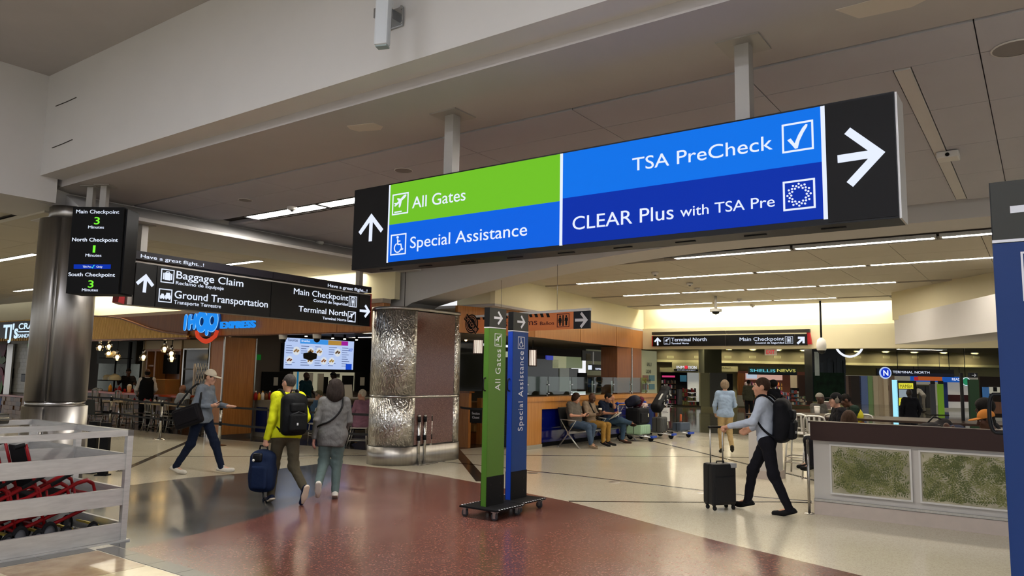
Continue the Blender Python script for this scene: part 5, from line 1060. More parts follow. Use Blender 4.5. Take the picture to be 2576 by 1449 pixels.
def trolley(loc,rz,label,board=True):
    """forward = -y"""
    t = thing('luggage_trolley',label,'trolley',loc,rz,'luggage trolleys beside the bench')
    MB().tube([(-.27,.35,.2),(-.25,-.1,.17),(-.2,-.5,.13),(.2,-.5,.13),(.25,-.1,.17),(.27,.35,.2)],.018,8).build('base_frame',m_tro,t)
    for y in (-.35,-.15,.05,.25): MB().tube([(-.24,y,.165),(.24,y,.165)],.01,6).build('base_bar',m_tro,t)
    MB().box((0,-.53,.13),(.3,.08,.06),bev=.015).build('bumper',m_trb,t)
    for s in (-1,1):
        MB().tube([(s*.27,.35,.2),(s*.27,.4,.6),(s*.27,.42,.98)],.018,8).build('upright',m_tro,t); MB().tube([(s*.27,.4,.7),(s*.27,.25,.92)],.012,6).build('brace',m_tro,t)
        wl = MB().lathe([(0,-.02),(.08,-.02),(.1,-.012),(.1,.012),(.08,.02),(0,.02)],(s*.3,.32,.1),18,'x').build('wheel',m_rub,t); MB().cyl((s*.3-.024,.32,.1),(s*.3+.024,.32,.1),.05,n=14).build('hub',mat('hub_grey'),wl)
        MB().sph((s*.27,.43,1.0),(.045,.05,.045),10,8).build('handle_end',m_trb,t)
    MB().lathe([(0,-.02),(.06,-.02),(.075,-.012),(.075,.012),(.06,.02),(0,.02)],(0,-.45,.075),16,'x').build('wheel',m_rub,t); MB().box((0,-.45,.12),(.06,.05,.06)).build('front_fork',m_tro,t)
    MB().tube([(-.27,.43,1.0),(.27,.43,1.0)],.02,10).build('handle_bar',m_trb,t); MB().tube([(-.27,.42,.98),(-.15,.6,1.0)],.018,8).build('brake_lever',m_trb,t)
    if board: 
        bd = MB().bb(-.25,.25,.3,.315,.42,.82).build('ad_board',m_ad,t); MB().bb(-.2,.08,.297,.3,.72,.735).build('print_line',mat('print_ink','#4a4a4a',.6),bd); MB().bb(-.2,.15,.297,.3,.68,.692).build('print_line',MATS['print_ink'],bd)
    for z in (.84,.9,.96):
        MB().tube([(-.25,.4,z),(-.24,.18,z),(.24,.18,z),(.25,.4,z)],.005,5).build('basket_wire',m_tro,t)
    return t
r1 = RZ2
t1 = Vector(W(-9.3,19.05)); trolley(t1,RZ2,'luggage trolley carrying the pale green suitcase',False)
t2 = Vector(W(-9.25,20.25)); t2o = trolley(t2,RZ2+.1,'luggage trolley with the white notice board in the middle'); t3 = Vector(W(-9.1,21.25)); trolley(t3,RZ2-.1,'luggage trolley furthest from the bench')
def on(base,x,y,z): c_,s_ = math.cos(RZ2),math.sin(RZ2); return base+Vector((x*c_-y*s_,x*s_+y*c_,z))
suitcase(on(t1,0,-.08,.19),RZ2,'pale green ribbed hard suitcase lying on the first trolley',.62,.46,.26,mat('case_green','#8fae93',.35),ribs=5,tagc=False)
suitcase(on(t1,0,-.05,.455),RZ2,'large black soft suitcase on top of the pale green one',.66,.44,.44,mat('case_black','#121316',.6),soft=True)
LATE = [('navy',on(t1,-.08,.05,.9))]
t = thing('maroon_coat','maroon coat thrown over the navy backpack','coat',on(t1,.14,.02,1.02),RZ2,'luggage on the trolleys'); mb = MB()
for k in range(5): mb.sph((.0+.02*k,-.1+.04*k,.1-.05*k),(.12,.1,.09),10,8)
mb.build('cloth',mat('coat_maroon','#4a1524',.8),t)
suitcase(on(t2,0,-.12,.19),RZ2+.1,'grey hard suitcase upright on the middle trolley',.55,.3,.42,mat('case_grey','#3f3f3e',.45),ribs=3)
suitcase(on(t3,-.1,-.25,.19),RZ2-.1,'slate blue rolled duffel at the foot of the last trolley',.6,.28,.24,mat('case_slate','#3c4654',.5),tagc=False)
o = MB().bb(-.04,.04,-.02,.02,0,.35,.01).build('orange_tube',mat('tube_orange','#b0552c',.5),None,on(t3,.2,-.1,.3),(0,0.1,RZ2)); tag(o,'orange tube standing on the last trolley','tube')
LATE.append(('sport',on(t2,.32,.02,.86)))
t = thing('pink_bundle','pale pink wrapped bundle in the trolley basket','bundle',on(t2,-.15,.3,.84),RZ2,'luggage on the trolleys'); mb = MB()
for k in range(4): mb.sph((-.06+.05*k,0,.07+.02*(k%2)),(.07,.08,.07),8,6)
mb.build('wrap',mat('bundle_pink','#b59a92',.7),t)
# ================= far concourse =================
DF = 46.
def rY(name,x0,y0,x1,y1,d,m,par=None,th=.1,gr=False):
    p = PY(x0,y0,d); q = PY(x1,y1,d)
    if gr: p.z = 0
    xa,xb = sorted((p.x,q.x)); za,zb2 = sorted((p.z,q.z)); mb = MB().bb(0,xb-xa,0,th,0,zb2-max(za,0))
    if par is None: return struct(name,mb,m,None,Vector((xa,d,max(za,0))))
    return mb.build(name,m,par,Vector((xa,d,max(za,0))))
m_ol = mat('olive_fascia','#5f5a45',.7); m_olp = mat('pale_olive','#8a8768',.7); m_olc = mat('olive_column','#4a4a36',.6)
fw = rY('wall_far',1600,1040,2122,905,DF,mat('far_wall','#7d7a5c',.7)); rY('wall_far_lintel',2122,944,2600,905,DF,mat('far_wall')); struct('ceiling',MB().bb(0,40,24.2,60,3.42,3.55),mat('far_ceiling','#55523f',.8))
struct('wall_far_fascia',MB().bb(6,36,DF-1.2,DF-.1,2.72,3.42),m_ol); struct('trim_5',MB().bb(6,36,DF-1.3,DF-.1,2.6,2.74),m_olp)
for i,x in enumerate((1686,1755,1831,1893,1956,2022,2157,2229,2302,2377,2455)):
    p = PY(x,898,DF-1.22); t = thing('air_vent',f'fascia air vent number {["one","two","three","four","five","six","seven","eight","nine","ten","eleven"][i]} counted from the wood bulkhead','vent',p,0,'far fascia air vents'); MB().bb(-.2,.2,-.02,0,-.07,.07).build('frame',m_olp,t)
    for k in range(3): MB().bb(-.17,.17,-.03,-.02,-.045+k*.04,-.025+k*.04).build('slat',m_ol,t)
m_dl = emis('downlight','#fff0c8',170.)
for i,x in enumerate((1691,1761,1834,1894,1958,2022,2157,2228,2300,2374,2452)):
    p = PY(x,890,DF-1.9); t = thing('downlight',f'far ceiling downlight number {["one","two","three","four","five","six","seven","eight","nine","ten","eleven"][i]} counted from the wood bulkhead','light',Vector((p.x,p.y,3.4)),0,'far ceiling downlights'); MB().cyl((0,0,-.02),(0,0,0),.16,n=16).build('lens',m_dl,t); MB().lathe([(.16,-.03),(.2,-.03),(.2,.01)],n=16).build('trim_ring',m_olp,t)
t = root('olive_column','square olive column left of the newsstand','column'); rY('shaft',1773,1022,1815,878,40,m_olc,t,1.2)
t = root('grey_door','grey double door beside the olive column','door'); rY('leaf',1787,1024,1806,938,39.9,mat('grey_doorm','#4d4d49',.5),t,.06); rY('leaf',1807,1024,1828,938,39.9,mat('grey_doorm'),t,.06); rY('frame',1762,1022,1787,938,39.95,m_olp,t,.2); rY('poster',1829,985,1843,940,44,m_black2,t,.05)
# shop fronts
def products(par,x0,y0,x1,y1,d,rows,cols,pal,s=.8):
    p = PY(x0,y0,d); q = PY(x1,y1,d); w_ = (q.x-p.x)/cols; h = (q.z-p.z)/rows
    for r in range(rows):
        MB().bb(0,q.x-p.x,0,.3,-.03,0).build('shelf_board',m_woodd,par,Vector((p.x,d,p.z+r*h)))
        g = {}
        for c in range(cols): g.setdefault(random.choice(pal),MB()).bb(c*w_+w_*.1,c*w_+w_*s,0,.2,0,h*random.uniform(.5,.85))
        for col,mb in g.items(): o = mb.build('products',mat('pr_'+col[1:],col,.5,emit=(col,.12)),par,Vector((p.x,d,p.z+r*h))); o['kind'] = 'stuff'
t = root('electronics_shop','dark electronics shop with glowing white sign','shop'); D = 44.5
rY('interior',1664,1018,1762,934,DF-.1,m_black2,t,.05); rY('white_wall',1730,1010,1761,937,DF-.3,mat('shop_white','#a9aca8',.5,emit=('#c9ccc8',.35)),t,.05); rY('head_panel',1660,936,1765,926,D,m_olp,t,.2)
products(t,1666,1015,1700,952,D+.5,5,12,['#c0b8b0','#5a4a3a','#8f2a4a','#2a3a4a','#77705f','#1a1a1a']); rY('pink_sign',1666,949,1698,945,D+.4,emis('pink_glow','#d8407a',.8),t,.05); products(t,1718,1018,1752,975,D-.4,4,8,['#1a1a1a','#5a5a30','#2a2a2a','#6d2020']); rY('screen',1711,960,1727,944,D+.6,mat('screen_blue','#1c3a4a',.3,emit=('#2a5a70',.5)),t,.04); rY('counter_unit',1707,1018,1722,980,D,mat('shop_grey','#5c6066',.4),t,.4)
O = PY(1704,927,D-.2); s_ = thing('electronics_sign','glowing white INMOTION shop sign with red dot','sign',O); wd = PY(1750,921,D-.2).x-PY(1702,921,D-.2).x
words('INM',-.05,0,0,.17,wd*.4,m_ledw,s_,.006); words('TION',wd*.55,0,0,.17,wd*.45,m_ledw,s_,.006); MB().prism(circ(.1,14,(wd*.46,.085)),-.01,.01,'xz').build('red_dot',emis('dot_red','#e03040',1.),s_); MB().bb(-.2,wd+.1,0,.05,-.13,-.03).build('base_bar',m_black,s_); words('ENTERTAINMENT',0,-.01,-.11,.05,wd*.95,m_ledw,s_,.006); MB().bb(-.3,wd+.2,.05,.1,-.2,.4).build('backing',m_olp,s_)
t = root('burger_sign','grey burger shop sign board beside the olive column','sign'); rY('board',1816,935,1856,922,D,m_olp,t,.1); p = PY(1818,926.5,D-.02); words('BURGER',p.x,p.y,p.z,.09,.5,mat('ink_dark'),t,.006)
ns = root('newsstand','newsstand with lit blue and yellow sign and crowded shelves','shop'); rY('interior',1858,1018,2042,936,DF-.1,mat('news_back','#4d2f22',.6,emit=('#7a4a3a',.18)),ns,.05)
rY('brown_panel',1858,1018,1872,938,D-.2,m_woodd,ns,.2); rY('brown_panel',2010,1018,2042,944,D-.2,mat('news_brown','#2e1a12',.5),ns,.2); rY('pale_panel',1990,1005,2010,944,D+.6,mat('news_pale','#8a7f6c',.5,emit=('#a89a84',.2)),ns,.05)
rY('sign_board',1884,937,2004,925,D-.4,mat('news_sign','#3b4a40',.5),ns,.15); rY('sign_base',1884,942,2005,937,D-.42,mat('news_navy','#10202c',.5),ns,.2); rY('warm_back',1876,955,1968,940,DF-.4,emis('news_glow','#e0b0a0',.7),ns,.05); rY('magazine_poster',1878,952,1904,941,DF-.45,emis('news_cool','#c0ccdc',.8),ns,.03)
p = PY(1887,935.5,D-.44); wd = PY(1950,930,D).x-PY(1887,930,D).x; words('SHELLIS',p.x,p.y,p.z,.18,wd,emis('neon_cyan','#6fd6e8',.9),ns,.006); p = PY(1955,935.5,D-.44); wd = PY(2001,930,D).x-PY(1955,930,D).x; words('NEWS',p.x,p.y,p.z,.18,wd,emis('neon_yellow','#d8d070',.9),ns,.006)
products(ns,1876,1012,1968,960,D+.6,5,34,['#a03a30','#c0b090','#3a5a8a','#d0d0c8','#7a2f5a','#c08a40','#2f2f2f','#bfa0a0']); products(ns,1968,1015,2010,985,D-.6,3,14,['#8fa0b0','#c05a5a','#2a4a8a','#d0d0c8','#404040']); products(ns,1996,1018,2030,995,D-1.2,3,9,['#5a6a4a','#a89a80','#3a3a3a']); rY('wire_rack',1858,1022,1872,995,D-3,mat('rack_pale','#9a988c',.4),ns,.3)
t = root('magazine_rack','free-standing dark magazine rack before the newsstand','rack'); rY('back',1994,1020,2010,976,D-2.5,m_black2,t,.3); products(t,1994,1018,2010,980,D-2.6,4,4,['#7a3a3a','#3a5a6a','#a0a090'])
# black mural column and ring lamp
t = root('skyline_column','dark column wrapped in a night skyline mural','column'); rY('wrap',2046,1010,2125,878,38,mat('night','#0d1520',.35,noise=(.5,.4)),t,1.); 
for x,h in ((2064,912),(2072,908),(2082,902),(2090,910),(2096,905),(2106,900),(2114,908),(2120,904)): rY('painted_tower',x,938,x+7,h,37.98,mat('tower%d'%(x%3),('#27303a','#323b42','#1f2831')[x%3],.5),t,.02)
rY('painted_foliage',2048,1008,2124,938,37.97,mat('night_leaf','#08120e',.6,noise=(3,.6),col2='#14301f'),t,.02); rY('chrome_edge',2050,945,2060,885,37.95,m_stain,t,.1)
c = PY(2136,862,30); t = thing('ring_lamp','white hanging ring lamp half hidden by the far header','lamp',c); pts = [(.56*math.cos(2*math.pi*i/40),0,.56*math.sin(2*math.pi*i/40)) for i in range(40)]; MB().tube(pts,.045,8,closed=True).build('ring',emis('ring_white','#e8ecf4',1.1),t); MB().cyl((0,0,.55),(0,0,3.42-c.z if c.z<2.8 else .6),.01,n=6).build('wire',m_black2,t)
# terminal north sign
t = root('terminal_north_sign','black band sign reading TERMINAL NORTH with round blue N emblem','sign'); D2 = 43.
rY('band',2207,944,2400,930,D2,m_black,t,.15); p = PY(2246,938.5,D2-.02); words('TERMINAL NORTH',p.x,p.y,p.z,.14,PY(2338,938,D2).x-p.x,m_ledw,t,.006); rY('lower_band',2252,946,2400,940,D2-.02,mat('band_navy','#141c3c',.4),t,.05)
c = PY(2227,938,D2-.15); [MB().cyl((PY(x,935,D2).x,D2+.07,2.2),(PY(x,935,D2).x,D2+.07,3.42),.02,n=6).build('hanger',m_black2,t) for x in (2260,2390)]; em = MB().prism(circ(.34,28),-.03,.03,'xz').build('emblem',emis('emblem_pale','#b8ccf4',.9),t,c); MB().prism(circ(.27,28),-.05,-.02,'xz').build('emblem_disc',emis('emblem_blue','#1438c8',.9),em); link('lettering',tmesh('N',.42,.03,'CENTER',.005),m_ledw,em,(0,-.06,-.15),(math.pi/2,0,0))
# corridor beyond
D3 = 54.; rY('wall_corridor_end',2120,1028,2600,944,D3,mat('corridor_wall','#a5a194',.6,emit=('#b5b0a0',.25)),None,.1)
cr = root('corridor_dressing','row of stone pillars and shop bays beyond the Terminal North sign','corridor fittings')
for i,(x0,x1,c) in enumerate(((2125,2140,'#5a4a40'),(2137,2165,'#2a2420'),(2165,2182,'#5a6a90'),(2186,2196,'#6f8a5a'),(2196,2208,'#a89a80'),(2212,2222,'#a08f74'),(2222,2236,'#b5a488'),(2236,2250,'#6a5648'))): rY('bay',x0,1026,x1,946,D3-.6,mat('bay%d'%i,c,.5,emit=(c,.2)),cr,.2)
t = root('blue_overhead_banner','blue overhead banner reading READY far down the concourse','sign'); rY('panel',2292,960,2422,948,D2+2,emis('banner_blue','#1c62c8',.6),t,.1); p = PY(2395,957,D2+1.98); words('READY',p.x,p.y,p.z,.15,.62,m_ledw,t,.006)
t = root('orange_overhead_banner','orange detour banner in front of the blue banner','sign'); rY('panel',2310,957,2370,948,D2+1.5,emis('banner_orange','#c8642c',.6),t,.06); rY('red_end',2301,957,2310,948,D2+1.49,emis('banner_red','#c02830',.7),t,.06)
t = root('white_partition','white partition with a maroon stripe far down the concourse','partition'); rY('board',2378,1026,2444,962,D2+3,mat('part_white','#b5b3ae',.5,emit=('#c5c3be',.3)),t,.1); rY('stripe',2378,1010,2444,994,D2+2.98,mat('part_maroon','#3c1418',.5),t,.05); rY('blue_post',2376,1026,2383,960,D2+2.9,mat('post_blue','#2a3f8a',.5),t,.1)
t = root('exit_doors','grey glazed doors far down the concourse','door'); rY('leaf',2313,1026,2328,972,D2+4,mat('door_grey','#5a5a56',.4),t,.06); rY('leaf',2329,1026,2345,972,D2+4,mat('door_grey'),t,.06); rY('frame',2309,1028,2349,968,D2+4.05,m_olp,t,.06)
for x0,x1,c,l in ((2343,2352,'#3c3c40','distant grey wayfinding pylon'),(2362,2373,'#7fae30','distant lime green wayfinding pylon')): 
    t = root('far_pylon',l,'sign','distant pylons'); rY('column',x0,1026,x1,966,D2-4,mat('fp_'+c[1:],c,.5,emit=(c,.2)),t,.1,True); rY('arrow_panel',x0,966,x1,958,D2-4,m_black,t,.1); MB().bb(-.2,.4,-.2,.3,0,.03).build('foot',m_black2,t,Vector((PY(x0,1020,D2-4).x,D2-4,0)))
t = root('advert_kiosk','black advertising kiosk with glowing yellow poster','kiosk'); D4 = 30.; rY('body',2258,1040,2305,958,D4,m_black,t,.35,True); rY('yellow_poster',2261,978,2297,964,D4-.01,emis('poster_yellow','#e8e040',.9),t,.006); rY('poster_picture',2262,1000,2284,980,D4-.01,emis('poster_cool','#a0aeb8',.7),t,.006); rY('yellow_block',2262,1020,2276,1001,D4-.01,emis('poster_yellow'),t,.006); rY('lit_edge',2250,1040,2257,956,D4,emis('edge_cyan','#9adcf0',1.2),t,.1,True)
for x in (2266,2294): rY('white_light',x,1032,x+7,1027,D4-.01,m_ledw,t,.006)
p = PY(2264,976,D4-.03); words('MAMBA',p.x,p.y,p.z,.15,.5,mat('poster_ink','#6a6420',.6),t,.006)
t = thing('coffee_emblem','round green coffee shop emblem','sign',PY(2430,960,34)); MB().prism(circ(.2,28),-.02,.02,'xz').build('disc',emis('emblem_green','#2a8a60',.8),t); MB().ring(circ(.19,28),circ(.165,28),-.03,-.02).build('white_ring',m_ledw,t); MB().cyl((0,.02,0),(0,.3,0),.02,n=6).build('bracket',m_black2,t)
t = root('dark_green_pylon','dark green wayfinding pylon with arrow by the far shop','sign'); rY('column',2443,1050,2462,955,24,mat('pyl_dkgreen','#1f3a1c',.5),t,.1,True); rY('arrow_panel',2440,950,2459,938,24,m_black,t,.1); p = PY(2450,944,23.98); MB().prism(arrow_poly(.14,.02,.05,0),-.01,0,'xz').build('arrow',mat('sign_white'),t,p)
t = root('black_pole','slim black pole rising behind the counter','pole'); p = PY(2424,1070,14.); MB().cyl((p.x,p.y,0),(p.x-.0,p.y,PY(2417,938,14.).z),.03,n=10).build('shaft',m_black2,t); MB().lathe([(0,.03),(.18,.02),(.2,0)],(p.x,p.y,0),16).build('foot',m_black2,t)
t = root('far_shop_front','dim shop front at the far right','shop'); rY('back',2470,1050,2530,948,28,mat('shop_dim','#2a2018',.6),t,.1); rY('poster',2474,1002,2488,974,27.9,mat('poster_blue','#3a6aa0',.5,emit=('#3a6aa0',.3)),t,.05); rY('lit_wall',2490,990,2515,974,27.95,emis('shop_glow','#c0bba8',.6),t,.05); rY('counter',2476,1040,2530,1012,27,m_woodd,t,.5); rY('framed_art',2500,985,2508,974,27.9,m_black2,t,.03)
for nm,x,dd_ in (('blue_overhead_banner',(2300,2415),D2+2),('orange_overhead_banner',(2312,2366),D2+1.5),('coffee_emblem',(2430,),34.)):
    o = bpy.data.objects[nm]
    for xx in x:
        p = PY(xx,950,dd_); zl = p.z-.02; L_ = o.location; MB().cyl((p.x-L_.x,p.y+.05-L_.y,zl-L_.z),(p.x-L_.x,p.y+.05-L_.y,3.42-L_.z),.015,n=6).build('hanger',m_black2,o)
# light panels added to brighten the far concourse, mostly hidden by the header
m_far_fill = emis('far_fill','#fff1d8',26.)
for i in range(4):
    for k in range(3):
        t = thing('concourse_fill_light',f'{["first","second","third","fourth"][i]} added concourse light panel in row {["near the header","midway","near the shops"][k]}','light',(9+i*6.5,29+k*5.5,3.405),0,'added far concourse light panels'); MB().bb(-1.2,1.2,-.15,.15,0,.012).build('diffuser',m_far_fill,t); MB().bb(-1.25,1.25,-.2,-.15,-.01,.015).bb(-1.25,1.25,.15,.2,-.01,.015).build('side_rail',m_alu,t)
for i in range(2):
    t = thing('concourse_fill_light',f'{["left","right"][i]} added light panel in the corridor beyond the shops','light',(22+i*6,50,3.405),0,'added far concourse light panels'); MB().bb(-1.2,1.2,-.15,.15,0,.012).build('diffuser',m_far_fill,t); MB().bb(-1.25,1.25,-.2,-.15,-.01,.015).build('side_rail',m_alu,t)
# exit sign under the header
p = PB(1939,887,22.2); t = thing('exit_sign','red EXIT sign hanging under the far header','exit sign',Vector((p.x,p.y,2.44)),ROT); MB().bb(-.17,.17,-.03,.03,0,.19).build('box',mat('exit_white','#b5aea6',.5),t); words('EXIT',-.12,-.033,.035,.12,.24,emis('exit_red','#e0303a',.9),t,.006)
# ceiling cameras, detectors, sensors
t = thing('stalk_camera','white dome camera on a short white stalk under the lit ceiling','camera',PZ(1800,745,3.86)); zz = PY(1802,784,t.location.y).z-3.86; MB().cyl((0,0,zz+.06),(0,0,0),.035,n=12).build('stalk',mat('white_plastic'),t); MB().cyl((0,0,zz),(0,0,zz+.07),.15,n=20).build('housing',mat('white_plastic'),t); MB().lathe([(.1,zz),(.08,zz-.05),(0,zz-.08)],n=16).build('lens_dome',m_black,t)
t = thing('pendant_camera','white camera pod on a long black pole before the far header','camera',PZ(2063,757,3.86)); zz = PY(2065,855,t.location.y).z-3.86; MB().cyl((0,0,zz),(0,0,0),.025,n=10).build('pole',m_black2,t); MB().lathe([(.03,zz+.06),(.1,zz),(.125,zz-.12),(.12,zz-.26),(.1,zz-.28)],n=18).build('pod',mat('white_plastic'),t); MB().lathe([(.1,zz-.28),(.08,zz-.35),(0,zz-.38)],n=16).build('lens_dome',m_black,t)
def detector(p,label,r=.07): t = thing('smoke_detector',label,'detector',p,0,'ceiling detectors'); MB().lathe([(r,0),(r,-.03),(r*.7,-.05),(0,-.055)],n=18).build('body',mat('white_plastic'),t); MB().lathe([(r*.4,-.05),(r*.35,-.07),(0,-.075)],n=12).build('sensor',mat('hub_grey'),t)
for i,(x,y,z,l) in enumerate(((1648,685,3.86,'round detector left of the second light row'),(1735,712,3.86,'round detector above the stalk camera'),(1755,725,3.86,'white detector nearest the stalk camera'),(1860,752,3.86,'dark detector right of the stalk camera'),(1893,767,3.86,'detector nearest the far cove'),(805,608,4.13,'white detector left of the big sign'),(735,520,4.13,'round detector above the long light panel'))): detector(PZ(x,y,z-.005),l)
t = thing('ceiling_sensor','square white sensor right of the big sign','sensor',PZ(2385,385,4.12),ROT); MB().bb(-.1,.1,-.1,.1,-.07,0,.015).build('box',mat('white_plastic'),t); MB().cyl((0,-.1,-.04),(0,-.105,-.04),.02,n=10).build('lens',m_black,t)
for i,(x,y,r,l) in enumerate(((1015,428,.1,'round ceiling speaker left of the sign pole'),(617,503,.09,'round ceiling speaker above the long light panel'),(2555,120,.14,'round ceiling speaker at the top right'))):
    t = thing('ceiling_speaker',l,'speaker',PZ(x,y,4.127),0,'ceiling speakers'); MB().cyl((0,0,-.006),(0,0,0),r,n=24).build('grille',mat('grille_grey','#7f7a78',.6),t); MB().lathe([(r,-.008),(r*1.08,-.006),(r*1.08,0)],n=24).build('rim',mat('white_plastic'),t)
# antenna on the fascia wall
p = PB(985,50,4.09); t = thing('wall_antenna','white slab antenna on a hinged wall bracket high on the fascia','antenna',p,ROT)
A0 = PB(958,95,3.78); R = Matrix.Rotation(-ROT,3,'Z'); q = R@(A0-p)
MB().box((q.x,q.y+.02,q.z+.4),(.11,.075,.92),rot=(-.02,.0,.35),bev=.018).build('antenna_body',mat('antenna_white','#c9cdd0',.4),t); MB().box((q.x,q.y+.02,q.z-.065),(.09,.06,.012),rot=(-.02,0,.35)).build('end_plate',mat('antenna_grey','#8b9898',.5),t)
m_zn = mat('zinc'); MB().box((.02,-.09,-.0),(.12,.14,.08)).build('bracket_arm',m_zn,t); MB().box((.06,-.012,-.01),(.16,.02,.16),bev=.004).build('wall_plate',m_zn,t); MB().cyl((.03,-.12,-.06),(.03,-.12,.06),.01,n=8).build('pivot_bolt',m_zn,t); MB().box((q.x*.5,-.17,.02),(.12,.05,.06)).build('bracket_hinge',mat('antenna_white'),t)
for x,z in ((.13,.06),(.13,-.06),(.0,-.08)): MB().cyl((x,-.03,z),(x,-.02,z),.016,n=10).build('bolt',m_zn,t)
for k in (0,1): MB().tube([(.0+.03*k,-.12,.05),(.05+.03*k,-.08,.15),(.08+.03*k,-.02,.3)],.005,5).build('cable',mat('white_plastic'),t)
MB().bb(.03,.16,-.02,.0,.2,.32).build('cable_clip',m_zn,t)
# bar table beyond the counter
t = thing('bar_table','long dark brown bar table behind the leaf-panel counter','table',W(-1.4,16.0),ROT); MB().bb(-3.6,4.5,-.75,.75,1.02,1.06,.01).build('table_top',mat('bar_brown','#2b1d16',.3),t)
for x in (-2.0,.5,3.): MB().cyl((x,0,.02),(x,0,1.02),.06,n=12).build('pedestal',m_black2,t); MB().lathe([(0,.03),(.3,.02),(.32,0)],(x,0,0),18).build('foot',m_black2,t)
t = thing('paper_cup','tall white paper cup on the bar table','cup',PZ(2056,1046,1.06)); MB().lathe([(0,0),(.04,0),(.055,.16),(.05,.16),(0,.155)],n=14).build('cup',mat('cup_white','#cfcac0',.6),t); MB().lathe([(.058,.16),(.058,.18),(.045,.19),(0,.19)],n=14).build('lid',mat('cup_lid','#d9d5cc',.4),t)
t = thing('menu_stand','small framed menu stand on the bar table','menu stand',PZ(2088,1032,1.06)+Vector((0,.3,0)),ROT); MB().bb(-.16,.16,0,.03,0,.2,.01).build('frame',mat('white_plastic'),t); MB().bb(-.14,.14,-.004,0,.02,.18).build('card',mat('card_print','#6a5a5a',.5,noise=(20,.4)),t)
for x,y,l in ((2060,1205,'second pale stool behind the counter end'),(2110,1190,'third pale stool hidden behind the counter'),(2180,1190,'fourth pale stool by the man in the yellow vest')): dup(st0,Fl(x,y),ROT+math.pi,l)
# ================= people =================
V3 = lambda *a: np.array(a,float)
def nrm(v): v = np.array(v,float); return v/(np.linalg.norm(v)+1e-12)
def pd(pr,P):
    if pr[0]=='c':
        _,a,b,ra,rb = pr; ab_ = b-a; h = np.clip(((P-a)@ab_)/(ab_@ab_+1e-12),0,1); q = P-a-h[...,None]*ab_; return np.sqrt((q*q).sum(-1))-(ra+(rb-ra)*h)
    if pr[0]=='e':
        _,c,R,r = pr; q = (P-c)@R if R is not None else P-c; k0 = np.sqrt(((q/r)**2).sum(-1)); k1 = np.sqrt(((q/(r*r))**2).sum(-1))+1e-9; return k0*(k0-1)/k1
    _,c,R,hf,rd = pr; q = np.abs((P-c)@R if R is not None else P-c)-(hf-rd); return np.sqrt((np.maximum(q,0)**2).sum(-1))+np.minimum(q.max(-1),0)-rd
def smin(a,b,k):
    h = np.maximum(k-np.abs(a-b),0)/k; return np.minimum(a,b)-h*h*k*.25
def bounds(pr):
    if pr[0]=='c': r = max(pr[3],pr[4]); return np.minimum(pr[1],pr[2])-r, np.maximum(pr[1],pr[2])+r
    r = np.max(pr[3]) if pr[0]=='e' else np.linalg.norm(pr[3]); return pr[1]-r, pr[1]+r
